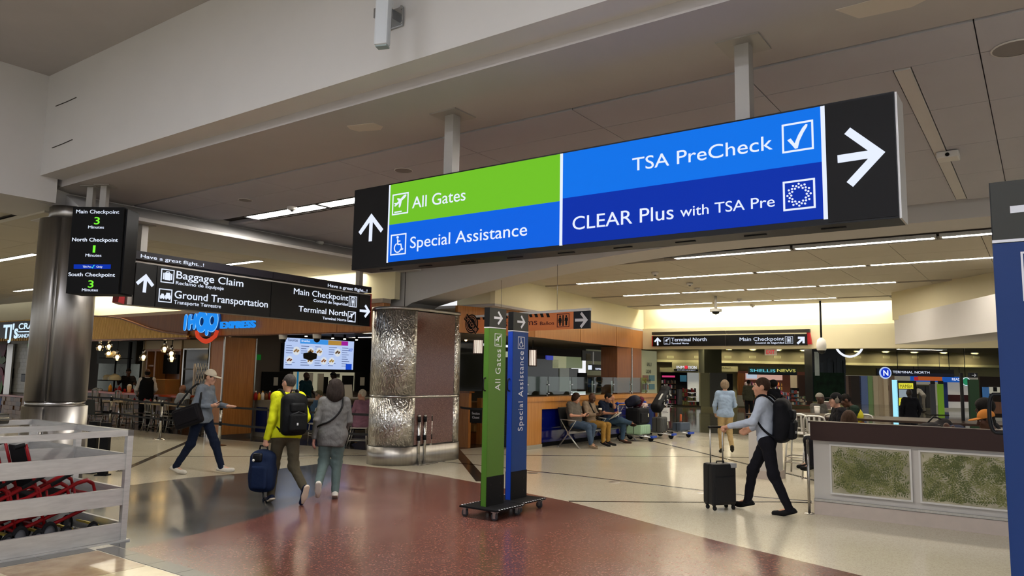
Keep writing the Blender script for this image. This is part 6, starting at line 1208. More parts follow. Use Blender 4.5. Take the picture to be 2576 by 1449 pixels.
def sdf_mesh(prims,vox=.012,k=.03,cuts=(),subs=(),wr=0.):
    """surface nets over a sparse grid; returns verts, quads"""
    lo = np.min([bounds(p)[0] for p in prims],0)-3*vox; hi = np.max([bounds(p)[1] for p in prims],0)+3*vox; B_ = 8
    nb = np.ceil((hi-lo)/(vox*B_)).astype(int); n = nb*B_+1
    bi = np.stack(np.meshgrid(*[np.arange(m) for m in nb],indexing='ij'),-1).reshape(-1,3); cen = lo+(bi+.5)*B_*vox; rad = B_*vox*.5*1.7321
    dc = [pd(p,cen) for p in prims]; co = dc[0]
    for d in dc[1:]: co = smin(co,d,k)
    kp = np.abs(co)<rad*1.25+k; D = np.full(n,1.); 
    neg = bi[(~kp)&(co<0)]
    for b in neg: D[b[0]*B_:b[0]*B_+B_+1,b[1]*B_:b[1]*B_+B_+1,b[2]*B_:b[2]*B_+B_+1] = -1
    ki = bi[kp]; g = np.stack(np.meshgrid(*[np.arange(B_+1)]*3,indexing='ij'),-1).reshape(-1,3)
    pts = (lo+(ki[:,None,:]*B_+g[None])*vox); val = np.full(pts.shape[:2],9.)
    for p,d in zip(prims,dc):
        m = d[kp]<np.abs(co[kp])+2*rad+k
        if m.any(): val[m] = smin(val[m],pd(p,pts[m]),k)
    if wr:
        X,Y,Z = pts[...,0],pts[...,1],pts[...,2]; val = val+wr*(np.sin(52*Z+14*X+2.2*np.sin(17*X+9*Y)+2*np.sin(11*Z))*np.sin(13*X-9*Y+5*Z+1.5*np.sin(15*Z))+.4*np.sin(70*Z-31*X+3*np.sin(23*Y+9*Z)))
    for nn,dd in cuts: val = np.maximum(val,pts@nn-dd)
    for p in subs: val = np.maximum(val,-pd(p,pts))
    idx = ki[:,None,:]*B_+g[None]; D[idx[...,0],idx[...,1],idx[...,2]] = val
    S = D<0; c = S[:-1,:-1,:-1].astype(np.int8)
    for dx in (0,1):
        for dy in (0,1):
            for dz in (0,1):
                if dx+dy+dz: c = c+S[dx:n[0]-1+dx,dy:n[1]-1+dy,dz:n[2]-1+dz]
    act = np.argwhere((c>0)&(c<8)); 
    if len(act)==0: return np.zeros((0,3)),np.zeros((0,4),int)
    ids = np.full(c.shape,-1,int); ids[act[:,0],act[:,1],act[:,2]] = np.arange(len(act))
    cor = np.array([(x,y,z) for x in (0,1) for y in (0,1) for z in (0,1)]); ci = act[:,None,:]+cor[None]; v = D[ci[...,0],ci[...,1],ci[...,2]]
    acc = np.zeros((len(act),3)); cnt = np.zeros(len(act))
    for i in range(8):
        for ax in range(3):
            if cor[i][ax]==0:
                j = i+(4,2,1)[ax]; m = (v[:,i]<0)!=(v[:,j]<0); tt = v[m,i]/(v[m,i]-v[m,j]+1e-12); e = np.repeat(cor[i][None].astype(float),m.sum(),0); e[:,ax] += tt; acc[m] += e; cnt[m] += 1
    V = lo+(act+acc/cnt[:,None])*vox; Q = []
    for ax in range(3):
        sl0 = [slice(None)]*3; sl1 = [slice(None)]*3; sl0[ax] = slice(0,-1); sl1[ax] = slice(1,None)
        e = S[tuple(sl0)]!=S[tuple(sl1)]; ee = np.argwhere(e); o1,o2 = [(1,2),(2,0),(0,1)][ax]
        ok = (ee[:,o1]>0)&(ee[:,o2]>0)&(ee[:,o1]<n[o1]-1)&(ee[:,o2]<n[o2]-1); ee = ee[ok]
        q = []
        for s1,s2 in ((-1,-1),(0,-1),(0,0),(-1,0)):
            w_ = ee.copy(); w_[:,o1] += s1; w_[:,o2] += s2; q.append(ids[w_[:,0],w_[:,1],w_[:,2]])
        q = np.stack(q,-1); fl_ = S[ee[:,0],ee[:,1],ee[:,2]]; q[~fl_] = q[~fl_][:,::-1]; Q.append(q[(q>=0).all(1)])
    return V,np.concatenate(Q)
def sdf_obj(name,prims,m,parent=None,vox=.012,k=.03,cuts=(),subs=(),loc=None,rot=None,wr=0.):
    V,Q = sdf_mesh(prims,vox,k,cuts,subs,wr); me = bpy.data.meshes.new(name); me.vertices.add(len(V)); me.vertices.foreach_set('co',V.astype(np.float32).ravel())
    me.loops.add(len(Q)*4); me.loops.foreach_set('vertex_index',Q.astype(np.int32).ravel()); me.polygons.add(len(Q)); me.polygons.foreach_set('loop_start',np.arange(0,len(Q)*4,4,dtype=np.int32)); me.update(calc_edges=True)
    me.polygons.foreach_set('use_smooth',np.ones(len(Q),bool)); return link(name,me,m,parent,loc,rot)
def C_(a,b,ra,rb=None): return ('c',V3(*a),V3(*b),ra,ra if rb is None else rb)
def E_(c,r,R=None): return ('e',V3(*c),R,V3(*r))
def eul(x,y,z): return np.array(Euler((x,y,z)).to_matrix())
def hand_prims(wr,d,n,right,curl=(.35,.4,.35),s=1.,thumb_in=.5,spread=1.):
    d = nrm(d); n = nrm(n-d*np.dot(n,d)); t = np.cross(d,n)*(1 if right else -1); out = []
    offs = (.030,.010,-.010,-.029); Ls = (.074,.082,.076,.060)
    for i in range(4):
        K = wr+s*(d*(.085-.004*abs(i-1))+t*offs[i]*spread); out.append(('c',wr+s*(d*.012+t*offs[i]*.7),K,.0155*s,.0125*s)); p = K; a = 0
        for j,f in enumerate((.45,.31,.24)):
            a += curl[j]*(1+.08*i); dd = d*math.cos(a)+n*math.sin(a); q = p+dd*Ls[i]*f*s; out.append(('c',p,q,(.0105-.0012*j)*s,(.0098-.0012*j)*s)); p = q
    b0 = wr+s*(d*.022+t*.024); b1 = wr+s*(d*.055+t*(.052-.015*thumb_in)+n*.022*thumb_in); b2 = wr+s*(d*(.086)+t*(.056-.03*thumb_in)+n*.045*thumb_in); out += [('c',b0,b1,.0165*s,.012*s),('c',b1,b2,.0118*s,.0095*s)]
    return out
def fabric(name,col,bs=14,st=.5,dist=.02,rough=.85): return mat(name,col,rough,noise=(9,.1),bump=(bs,st,dist),stretch=(1,1,.7))
PEOPLE = []
def person(label,loc,az,H,J=None,skin='#b98a6e',hair=None,top=None,trouser=None,shoe=None,head=(0,0,0),hands=('relax','relax'),vox=.014,cap=None,build=1.,sit=False,beard=None,hang=None,belly=0.,collar=None,face=True):
    s = H/1.75; j = dict(pelvis=(0,0,.95),chest=(0,.0,1.29),neck=(0,-.015,1.465),head=(0,.015,1.625),shR=(.17,-.01,1.42),elR=(.225,-.03,1.13),wrR=(.225,.04,.885),hipR=(.09,0,.93),knR=(.1,.03,.5),anR=(.1,-.02,.085),toeR=(.11,.14,.03))
    for kk in ('sh','el','wr','hip','kn','an','toe'): p = j[kk+'R']; j[kk+'L'] = (-p[0],p[1],p[2])
    if J: j.update(J)
    j = {k_:V3(*v)*s for k_,v in j.items()}; b = build; pr = []
    sk = mat('skin_'+skin[1:],skin,.5,noise=(30,.06)); Rh = eul(*head); hc = j['head']; h_ = s
    def hp(x,y,z): return hc+Rh@(V3(x,y,z)*h_)
    def he(c,r): return ('e',hp(*c),Rh,V3(*r)*h_)
    # body: one continuous skin
    for sd in ('L','R'):
        pr += [('c',j['hip'+sd],j['kn'+sd],.062*s*b,.045*s),('c',j['kn'+sd],j['an'+sd],.045*s,.032*s),('c',j['an'+sd],j['toe'+sd],.034*s,.022*s),('c',j['sh'+sd],j['el'+sd],.043*s*b,.036*s),('c',j['el'+sd],j['wr'+sd],.037*s,.025*s),('c',j['neck']-V3(0,0,.02),j['sh'+sd],.05*s,.045*s),('c',j['pelvis'],j['hip'+sd],.09*s,.08*s)]
        d = nrm(j['wr'+sd]-j['el'+sd]); rt = sd=='R'; spec = hands[0 if sd=='L' else 1]; inn = V3(-1,0,0) if rt else V3(1,0,0)
        if spec=='relax': pr += hand_prims(j['wr'+sd],d,inn,rt,(.25,.35,.3),s)
        elif spec=='grip': pr += hand_prims(j['wr'+sd],d,inn,rt,(1.1,1.2,.8),s,1.)
        elif spec=='hold': pr += hand_prims(j['wr'+sd],d,V3(0,0,1)+inn*.4,rt,(.6,.7,.5),s,.8)
        elif spec=='flat': pr += hand_prims(j['wr'+sd],d,V3(0,0,1),rt,(.05,.08,.05),s,.2,1.15)
        elif spec=='down': pr += hand_prims(j['wr'+sd],d,V3(0,0,-1),rt,(.9,1.0,.7),s,1.)
    pr += [('c',j['pelvis'],j['chest'],.095*s,.105*s),('c',j['neck']-V3(0,0,.03)*s,hp(0,-.012,-.07),.05*s,.048*s)]
    pr += [he((0,-.014,.022),(.075,.094,.098)),he((0,.026,-.042),(.057,.064,.078)),('c',hp(-.012,.068,-.098),hp(.012,.068,-.098),.02*s,.02*s),('c',hp(0,.088,.008),hp(0,.107,-.03),.009*s,.0135*s),('c',hp(-.032,.078,.03),hp(.032,.078,.03),.012*s,.012*s),('c',hp(-.018,.085,-.062),hp(.018,.085,-.062),.009*s,.009*s)]
    for x in (-1,1): pr += [he((x*.077,-.006,-.008),(.011,.021,.032)),he((x*.04,.066,-.022),(.02,.02,.022))]
    o = sdf_obj('person',pr,sk,None,vox*.62,.022*s); o.location = loc; o.rotation_euler = (0,0,-math.radians(az)); tag(o,label,'person'); PEOPLE.append(o)
    if face:
        for x in (-1,1): MB().sph(tuple(hp(x*.031,.079,.008)),.0105*s,8,6).build('eye',mat('eye_white','#c9c2b8',.3),o); MB().sph(tuple(hp(x*.031,.0865,.008)),.0058*s,8,6).build('iris',mat('iris','#1b120c',.2),o); MB().tube([hp(x*.048,.08,.034),hp(x*.032,.091,.038),hp(x*.016,.09,.033)],.0045*s,5).build('eyebrow',mat('brow','#2a1c12',.8),o)
        MB().tube([hp(-.022,.09,-.061),hp(0,.0955,-.0605),hp(.022,.09,-.061)],.0035*s,5).build('mouth',mat('lip','#7a3f38',.5),o)
    # clothes
    if trouser:
        c,fit,end = trouser; q = []
        for sd in ('L','R'):
            q += [('c',j['hip'+sd],j['kn'+sd],(.092*b)*s*fit,.066*s*fit)]; d = j['an'+sd]-j['kn'+sd]; q += [('c',j['kn'+sd],j['kn'+sd]+d*end,.066*s*fit,.05*s*fit)]; q += [('c',j['pelvis'],j['hip'+sd],.115*s*b,.105*s*b)]
        sdf_obj('trousers',q,fabric('tr_'+c[1:],c,11,.6,.03),o,vox*.85,.05*s,wr=.003)
    if top:
        c,fit,slv = top[:3]; hem = top[3] if len(top)>3 else .0; up = nrm(j['chest']-j['pelvis']); q = []
        pl = j['pelvis']-up*hem*s+up*.03*s; sx = (j['shR']-j['shL']); sx = nrm(sx)
        for g in (-1,1): q += [('c',pl+sx*g*.062*s*b,j['chest']+sx*g*.07*s*b,.104*s*fit*b,.108*s*fit),('c',j['chest']+sx*g*.07*s*b,(j['shR'] if g>0 else j['shL'])-sx*g*.02*s,.1*s*fit,.058*s*fit)]
        q += [('c',pl,j['chest'],.104*s*fit*b,.118*s*fit)]
        if hem>.03: q += [('c',j['pelvis'],j['hip'+sd_],.128*s*b,.12*s*b) for sd_ in 'LR']
        q += [('c',j['shL']+sx*.03,j['neck']-up*.035*s,.066*s*fit,.062*s),('c',j['shR']-sx*.03,j['neck']-up*.035*s,.066*s*fit,.062*s)]
        if belly: q += [E_(tuple(pl*.45+j['chest']*.55+V3(0,.05,-.03)*s),(.15*belly*s,.14*belly*s,.17*s))]
        slp = []
        for sd in ('L','R'):
            e_ = j['el'+sd] if slv=='long' else j['sh'+sd]*.3+j['el'+sd]*.7; q += [('c',j['sh'+sd],j['sh'+sd]*.6+e_*.4,.06*s*fit,.056*s*fit)]
            r_ = [('c',j['sh'+sd],e_,.06*s*fit,.05*s*fit)]
            if slv=='long': r_ += [('c',j['el'+sd],j['el'+sd]*.08+j['wr'+sd]*.92,.05*s*fit,.04*s*fit)]
            slp.append(r_)
        mt = fabric('tp_'+c[1:],c,12,.7,.03); lowest = pl-up*.055*s
        sh_o = sdf_obj('shirt',q,mt,o,vox*.85,.04*s,cuts=((-up,-float(np.dot(up,lowest))),),wr=.0036)
        for r_ in slp: sdf_obj('sleeve',r_,mt,sh_o,vox*.85,.03*s,wr=.0036)
        if collar: sdf_obj('collar',[('c',j['neck']+V3(x1,y1,.0)*s,j['neck']+V3(x2,y2,.0)*s,.022*s,.022*s) for (x1,y1,x2,y2) in ((-.055,-.02,0,-.055),(0,-.055,.055,-.02),(.055,-.02,.045,.04),(-.055,-.02,-.045,.04))],fabric('tp_'+collar[1:],collar),o,vox*.8,.02*s)
    if shoe:
        c,so = shoe
        for sd in ('L','R'):
            a = j['an'+sd]; t_ = j['toe'+sd]; d = t_-a; dh = nrm(d); up = V3(0,0,1)-dh*dh[2]; up = nrm(up); hl = a-V3(0,0,0)-dh*.02*s-up*.03*s; tt = t_+dh*.03*s
            q = [('c',hl-dh*.02*s,hl+dh*.09*s,.041*s,.042*s),('c',hl+dh*.09*s,tt,.042*s,.034*s),('c',a+up*.02*s,a-up*.02*s,.045*s,.042*s)]
            nsole = -up; off = float(np.dot(hl,nsole))+.018*s
            sh_ = sdf_obj('shoe',q,mat('sh_'+c[1:],c,.6,noise=(30,.08)),o,vox*.7,.03*s,cuts=((nsole,off),))
            q2 = [('c',hl-dh*.025*s,hl+dh*.09*s,.045*s,.046*s),('c',hl+dh*.09*s,tt+dh*.004,.046*s,.038*s)]; sdf_obj('sole',q2,mat('so_'+so[1:],so,.6),sh_,vox*.7,.02*s,cuts=((nsole,off+.012*s),(up,-(off-.012*s))))
    if hair:
        st,c = hair; mh = mat('hair_'+c[1:],c,.75,noise=(60,.35),bump=(70,.6,.01),stretch=(1,1,.25)); cuts = []; sub = []
        def cut(nn,dd): nw = Rh@V3(*nn); cuts.append((nw,float(np.dot(nw,hc))+dd*s))
        if st=='short': q = [he((0,-.019,.03),(.082,.099,.1))]; cut(nrm((0,.78,-.62)),.03); cut((0,0,-1),.062)
        elif st=='crop': q = [he((0,-.017,.026),(.079,.097,.099))]; cut(nrm((0,.8,-.6)),.03); cut((0,0,-1),.055)
        elif st=='fringe': q = [he((0,-.022,.0),(.083,.098,.085))]; cut((0,0,1),.045); cut((0,1,0),.02); cut((0,0,-1),.065)
        elif st=='bob': q = [he((0,-.024,.032),(.102,.116,.108)),he((-.075,-.025,-.065),(.058,.085,.125)),he((.075,-.025,-.065),(.058,.085,.125)),he((0,-.075,-.085),(.105,.065,.13))]; sub = [he((0,.09,-.03),(.058,.06,.1))]
        elif st=='wavy': q = [he((0,-.022,.03),(.09,.106,.105)),he((0,-.06,-.04),(.082,.06,.075)),he((.06,-.01,.0),(.04,.06,.07)),he((-.06,-.01,.0),(.04,.06,.07))]; sub = [he((0,.095,-.02),(.06,.06,.085))]
        elif st=='puff': q = [he((0,-.02,.05),(.14,.14,.13))]; sub = [he((0,.12,-.03),(.07,.08,.1))]
        sdf_obj('hair',q,mh,o,vox*.7,.04*s,cuts,sub)
    if beard: sdf_obj('beard',[he((0,.036,-.07),(.058,.06,.06))],mat('hair_'+beard[1:],beard,.8,noise=(60,.3)),o,vox*.7,.02,cuts=((Rh@V3(0,0,1),float(np.dot(Rh@V3(0,0,1),hc))-.055*s),))
    if cap:
        c,br = cap; up = Rh@V3(0,0,1); q = [he((0,-.016,.04),(.087,.104,.098))]; mcap = mat('cap_'+c[1:],c,.85)
        cp_ = sdf_obj('cap',q,mcap,o,vox*.7,.01,cuts=((-up,-float(np.dot(up,hc))-.03*s),)); 
        if br: sdf_obj('brim',[he((0,.115,.038),(.078,.085,.012))],mcap,cp_,vox*.55,.01,cuts=((-(Rh@V3(0,1,0)),-float(np.dot(Rh@V3(0,1,0),hc))-.05*s),))
    o['_s'] = s; o.id_properties_ensure(); return o,j
def p2w(o,v): return o.matrix_basis@Vector(v)
def held(o,obj): obj.location = o.matrix_basis@Vector(obj.location); obj.rotation_euler = (Matrix.Rotation(o.rotation_euler.z,3,'Z')@Euler(obj.rotation_euler).to_matrix()).to_euler(); return obj
def backpack(o,j,label,m,sc=1.,tilt=0.,swing=(0,0,0)):
    """worn on the back of person o"""
    s = o['_s']; c = (j['chest']*.72+j['pelvis']*.28)+V3(0,-.21,-.0)*s+V3(*swing); t = thing('backpack',label,'backpack',o.matrix_basis@Vector(c),o.rotation_euler.z)
    R = eul(tilt,0,0); 
    sdf_obj('pack_body',[('b',V3(0,0,0),R,V3(.165,.085,.25)*sc,.075*sc),E_((0,-.045*sc,-.03*sc),(.15*sc,.1*sc,.2*sc),R),E_((0,-.0,.18*sc),(.14*sc,.09*sc,.1*sc),R)],m,t,.011,.05)
    sdf_obj('front_pocket',[('b',R@V3(0,-.125*sc,-.09*sc),R,V3(.115,.035,.11)*sc,.03*sc),('b',R@V3(0,-.105*sc,.09*sc),R,V3(.1,.04,.06)*sc,.03*sc)],m,t,.011,.02)
    MB().tube([R@V3(-.11,-.145,.0)*sc,R@V3(0,-.15,.04)*sc,R@V3(.11,-.145,.0)*sc],.006,5).build('zip',mat('zip_grey','#3a3a3c',.4),t); MB().box(tuple(R@V3(-.02,-.165,-.11)*sc),(.02,.008,.03)).build('badge',mat('sign_white'),t)
    MB().tube([R@V3(-.04,.03,.26)*sc,R@V3(-.03,.02,.31)*sc,R@V3(.03,.02,.31)*sc,R@V3(.04,.03,.26)*sc],.012,6).build('grab_loop',m,t)
    back = -V3(*c)+0
    for sd,g in (('L',-1),('R',1)):
        sh = j['sh'+sd]*.62+j['neck']*.38-c; ch = (j['chest']*.75+j['pelvis']*.25)-c; pts = [V3(g*.08,.05,.2)*sc,sh+V3(0,-.055,.075)*s,sh+V3(g*.015,.03,.088)*s,sh+V3(g*.04,.1,.0)*s,ch+V3(g*.15,.085,.02)*s,ch+V3(g*.185,.0,-.12)*s,V3(g*.14,.05,-.2)*sc]
        pts = smooth_chaikin([tuple(p) for p in pts],2,False); MB().tube(pts,.017,6).build('shoulder_strap',m,t)
    return t
def phone(o,p,label,rx=.6): t = MB().box((0,0,0),(.075,.15,.009),bev=.004).build('phone',m_black,None,Vector(p),(rx,0,0)); held(o,t); tag(t,label,'phone','phones held by travellers'); return t
# -- man in the cream cap, walking right --
fA = Fl(500,1192)
o,j = person('person in cream cap and grey sweatshirt walking right while reading a phone',fA,94,1.79,dict(pelvis=(0,.0,.93),chest=(0,.03,1.28),neck=(0,.04,1.45),head=(0,.10,1.60),shR=(.17,.03,1.41),elR=(.22,-.04,1.13),wrR=(.13,.2,1.13),shL=(-.17,.03,1.41),elL=(-.2,.1,1.14),wrL=(-.1,.38,1.12),
  hipR=(.09,-.02,.91),knR=(.1,-.12,.5),anR=(.1,-.36,.11),toeR=(.11,-.21,.045),hipL=(-.09,.02,.91),knL=(-.1,.2,.5),anL=(-.1,.34,.1),toeL=(-.11,.5,.07)),'#c4957c',('crop','#4a3526'),('#737b85',1.04,'long',.06),('#131b2c',1.05,1.0),('#c4beb0','#b0a898'),(-.28,0,0),('flat','hold'),.011,cap=('#cdc2ac',True))
phone(o,j['wrR']+V3(-.03,.11,.045),'dark phone in the hand of the person in the cream cap')
q = o.matrix_basis@Vector((.27,-.12,.98)); t = thing('shoulder_bag','black laptop bag hanging at the hip of the person in the cream cap','bag',q,o.rotation_euler.z)
sdf_obj('bag_body',[('b',V3(0,0,0),eul(.35,0,0),V3(.075,.24,.17),.05)],mat('bag_black','#151316',.7,noise=(20,.2),bump=(20,.4,.01)),t,.011,.02); sdf_obj('bag_flap',[('b',V3(.07,.0,.01),eul(.35,0,0),V3(.02,.2,.12),.015)],mat('bag_black'),t,.011,.02)
MB().tube(smooth_chaikin([(0,.19,.14),(-.03,.19,.34),(-.1,.16,.5),(-.13,.1,.55),(-.12,.02,.52),(-.05,-.1,.34),(0,-.2,.14)],2,False),.016,6).build('bag_strap',m_black,t)
# -- man in the yellow jacket --
fB = Fl(704,1266)
o,j = person('person in neon yellow jacket walking away with a black backpack',fB,-40,1.75,dict(pelvis=(.04,.0,.93),chest=(.07,.06,1.28),neck=(.08,.09,1.45),head=(.09,.11,1.61),shR=(.25,.06,1.41),elR=(.33,.02,1.13),wrR=(.27,.16,.92),shL=(-.1,.07,1.42),elL=(-.17,-.02,1.12),wrL=(-.22,.03,.86),
  hipR=(.13,-.01,.91),knR=(.16,-.02,.48),anR=(.17,-.38,.22),toeR=(.17,-.31,.06),hipL=(-.05,.01,.91),knL=(-.06,.12,.5),anL=(-.1,.08,.09),toeL=(-.1,.25,.03)),'#b98a72',('crop','#3f3b38'),('#c3c81c',1.12,'long',.05),('#453f31',1.05,.93),('#141a30','#c9b9a4'),(-.03,0,.3),('grip','relax'),.011,collar='#c3c81c')
backpack(o,j,'black backpack on the back of the person in the yellow jacket',mat('pack_black','#111213',.6,bump=(12,.4,.02)),1.08,-.05)
hw = o.matrix_basis@Vector(j['wrL']+V3(0,.0,-.09)); t = thing('navy_backpack','navy blue backpack carried by hand beside the person in the yellow jacket','backpack',hw-Vector((.03,0,.34)),-.15)
mn = mat('pack_navy','#13203a',.65,bump=(12,.4,.02)); sdf_obj('pack_body',[('b',V3(0,0,0),None,V3(.17,.1,.26),.08),E_((0,-.05,-.05),(.16,.11,.2)),E_((0,0,.2),(.13,.09,.1))],mn,t,.011,.05); sdf_obj('front_pocket',[('b',V3(.02,-.14,-.06),None,V3(.11,.03,.15),.03)],mn,t,.011,.02); sdf_obj('top_panel',[('b',V3(-.03,-.09,.19),None,V3(.07,.04,.06),.03)],m_black,t,.011,.02)
MB().tube([(-.06,0,.26),(-.05,0,.34),(.05,0,.34),(.06,0,.26)],.013,6).build('grab_loop',m_black,t); MB().tube([(.04,-.05,-.24),(.06,-.06,-.32),(.12,-.06,-.4)],.012,6).build('loose_strap',m_black,t); MB().sph((-.07,-.135,.16),.018,8,6).build('badge',m_capw,t)
for g in (-1,1): MB().tube([(g*.1,.1,.22),(g*.12,.14,.0),(g*.12,.1,-.2)],.02,6).build('shoulder_strap',mn,t)
# -- woman in grey --
fC = Fl(828,1256)
o,j = person('person with dark bobbed hair in grey top and sage joggers walking away',fC,-16,1.68,dict(pelvis=(0,.0,.94),chest=(.02,.04,1.28),neck=(.03,.05,1.45),head=(.03,.06,1.61),shR=(.19,.03,1.4),elR=(.24,.05,1.13),wrR=(.2,.2,.98),shL=(-.15,.04,1.4),elL=(-.22,-.03,1.13),wrL=(-.25,.0,.88),
  hipR=(.1,.0,.92),knR=(.09,.08,.5),anR=(.08,.0,.09),toeR=(.09,.16,.03),hipL=(-.08,-.01,.92),knL=(-.1,.06,.52),anL=(-.17,-.2,.24),toeL=(-.17,-.12,.1)),'#a8786a',('bob','#2a2320'),('#605f5e',1.1,'long',.16),('#536260',1.12,.95),('#bdb8ac','#c9c4b8'),(-.05,0,-.12),('relax','relax'),.011,build=1.12)
MB().tube(smooth_chaikin([tuple(j['shR']+V3(-.05,-.09,.06)),tuple(j['chest']+V3(.1,-.175,.02)),tuple(j['chest']+V3(-.04,-.19,-.14)),tuple(j['pelvis']+V3(-.2,-.1,.12)),tuple(j['pelvis']+V3(-.23,.04,.06))],2,False),.014,6).build('crossbody_strap',m_black,o)
# -- man with the suitcase --
fD = Fl(1934,1290)
o,j = person('person in pale blue shirt and black trousers pulling a cabin suitcase',fD,-58,1.80,dict(pelvis=(0,.0,.93),chest=(0,.02,1.28),neck=(0,.03,1.455),head=(0,.06,1.62),shR=(.185,.0,1.42),elR=(.23,.06,1.15),wrR=(.2,.26,1.05),shL=(-.18,.02,1.42),elL=(-.24,.12,1.17),wrL=(-.16,.46,1.09),
  hipR=(.09,.02,.91),knR=(.1,.22,.52),anR=(.12,.3,.1),toeR=(.13,.44,.06),hipL=(-.09,-.02,.91),knL=(-.09,-.09,.5),anL=(-.1,-.28,.085),toeL=(-.1,-.12,.03)),'#b98a70',('short','#33241b'),('#a3adbd',1.06,'long',.02),('#121218',1.05,1.0),('#0d0d0f','#0a0a0a'),(0,0,.25),('down','relax'),.011,collar='#a3adbd')
backpack(o,j,'black backpack on the back of the person pulling the suitcase',mat('pack_ink','#0c0d12',.65,bump=(12,.4,.02)),1.12,.06)
MB().tube([tuple(j['pelvis']+V3(.135*math.cos(a),.125*math.sin(a),.06)) for a in np.linspace(0,6.0,18)],.017,6).build('belt',m_black,o)
hw = o.matrix_basis@Vector(j['wrL']+V3(.0,.1,-.02)); cs = thing('cabin_suitcase','black cabin suitcase on wheels with raised handle','suitcase',Vector((hw.x-.02,hw.y+.05,0)),.35)
mk = mat('case_matte','#141416',.5,bump=(40,.2,.01)); MB().bb(-.19,.19,-.12,.12,.07,.62,.035).build('shell',mk,cs); MB().bb(-.16,.16,-.135,-.115,.1,.45,.01).build('front_pocket',mk,cs); MB().bb(-.193,.193,-.02,.02,.09,.6).build('zip_band',m_black,cs); MB().bb(.1,.195,-.125,-.02,.56,.625,.01).build('corner_guard',mat('guard_grey','#8d8f92',.4),cs)
for x in (-.1,.1): MB().cyl((x,.06,.6),(x,.06,hw.z),.011,n=8).build('handle_tube',m_alu,cs)
MB().box((0,.06,hw.z),(.26,.035,.03),bev=.01).build('handle_grip',m_black,cs)
for x in (-.15,.15):
    for y in (-.08,.08): w_ = MB().cyl((x,y,.06),(x,y,.085),.025,n=10).build('caster',m_black,cs); MB().lathe([(0,-.02),(.02,-.02),(.03,-.012),(.03,.012),(.02,.02),(0,.02)],(x+.01,y,.03),14,'x').build('wheel',m_rub,w_)
MB().tube([(-.06,-.02,.62),(-.06,-.02,.645),(.06,-.02,.645),(.06,-.02,.62)],.009,6).build('grab_handle',m_black,cs)
# -- man in chinos further away --
o,j = person('person in light blue shirt and khaki trousers standing with back turned',Fl(1826,1139),8,1.72,dict(elR=(.24,.05,1.14),wrR=(.2,.22,1.08),elL=(-.25,.02,1.12),wrL=(-.22,.15,.95),knR=(.1,.06,.5),anR=(.13,-.12,.16),toeR=(.15,.02,.06)),'#b08a74',('wavy','#7a6a58'),('#8fa3bb',1.0,'long',.08),('#a08a62',1.08,.93),('#1a1612','#15120f'),(-.1,0,0),('relax','hold'),.012)
# -- three people on the bench --
azb = 125.5
def seated(label,b,a=-9.62,az=azb,H=1.75,seat=.47,J=None,**k):
    jj = dict(pelvis=(0,-.02,seat+.08),chest=(0,-.10,seat+.44),neck=(0,-.08,seat+.60),head=(0,-.03,seat+.75),shR=(.185,-.09,seat+.56),elR=(.25,.0,seat+.3),wrR=(.12,.2,seat+.3),hipR=(.09,.0,seat+.07),knR=(.13,.42,seat+.04),anR=(.13,.42,.09),toeR=(.15,.58,.03))
    for kk in ('sh','el','wr','hip','kn','an','toe'): p = jj[kk+'R']; jj[kk+'L'] = (-p[0],p[1],p[2])
    if J: jj.update(J)
    return person(label,W(a,b) if a is not None else b,az,H,{kk:tuple(np.array(v)) for kk,v in jj.items()},**k)
o,j = seated('seated person in grey T-shirt and jeans looking at a phone',SB[0],J=dict(head=(0,.0,1.2),anR=(.13,.5,.09),toeR=(.16,.65,.03),anL=(-.1,.36,.1),toeL=(-.1,.5,.04)),skin='#bb8a72',hair=('wavy','#2d2018'),top=('#5b564f',1.22,'short',.0),trouser=('#3c4c60',1.1,.96),shoe=('#6f6250','#8a7f6c'),head=(-.4,0,.1),hands=('hold','hold'),vox=.013,belly=1.1,build=1.15)
phone(o,(0,.3,.80),'phone held by the seated person in the grey T-shirt')
o,j = seated('seated person in tan coat and ochre trousers holding a cup',SB[1],J=dict(head=(0,.02,1.19)),skin='#4e3428',hair=None,top=('#7d6d5c',1.14,'long',.1),trouser=('#8a6a32',1.05,.95),shoe=('#141416','#b8b4aa'),head=(-.45,0,0),hands=('hold','hold'),vox=.013)
MB().tube([tuple(j['shR']+V3(-.08,.09,.05)),tuple(j['chest']+V3(.02,.14,-.02)),tuple(j['pelvis']+V3(-.12,.15,.12))],.022,6).build('bag_strap',m_black,o)
t = thing('coffee_cup','paper coffee cup held by the person in the tan coat','cup',o.matrix_basis@Vector((.08,.3,.80))); MB().lathe([(0,0),(.032,0),(.042,.12),(.0,.12)],n=14).build('cup',mat('cup_brown','#5a3f30',.6),t); MB().lathe([(.045,.1),(.045,.14),(0,.145)],n=14).build('lid',m_capw,t)
o,j = seated('seated person in navy shirt with crossed legs and a hand at the face',SB[2]+.1,J=dict(head=(0,.03,1.18),elR=(.26,.05,.78),wrR=(.2,.3,.78),elL=(-.18,.12,.92),wrL=(-.09,.13,1.1),knR=(.08,.44,.62),anR=(-.2,.62,.52),toeR=(-.1,.76,.5),anL=(-.1,.4,.09)),skin='#a2745c',hair=('short','#16110e'),top=('#141b2c',1.1,'short',.0),trouser=('#31455a',1.08,.95),shoe=('#33211a','#1c1512'),head=(-.35,0,.15),hands=('hold','hold'),vox=.013)
phone(o,tuple(j['head']+V3(-.1,.03,.0)),'phone held against the head of the person with crossed legs',1.4)
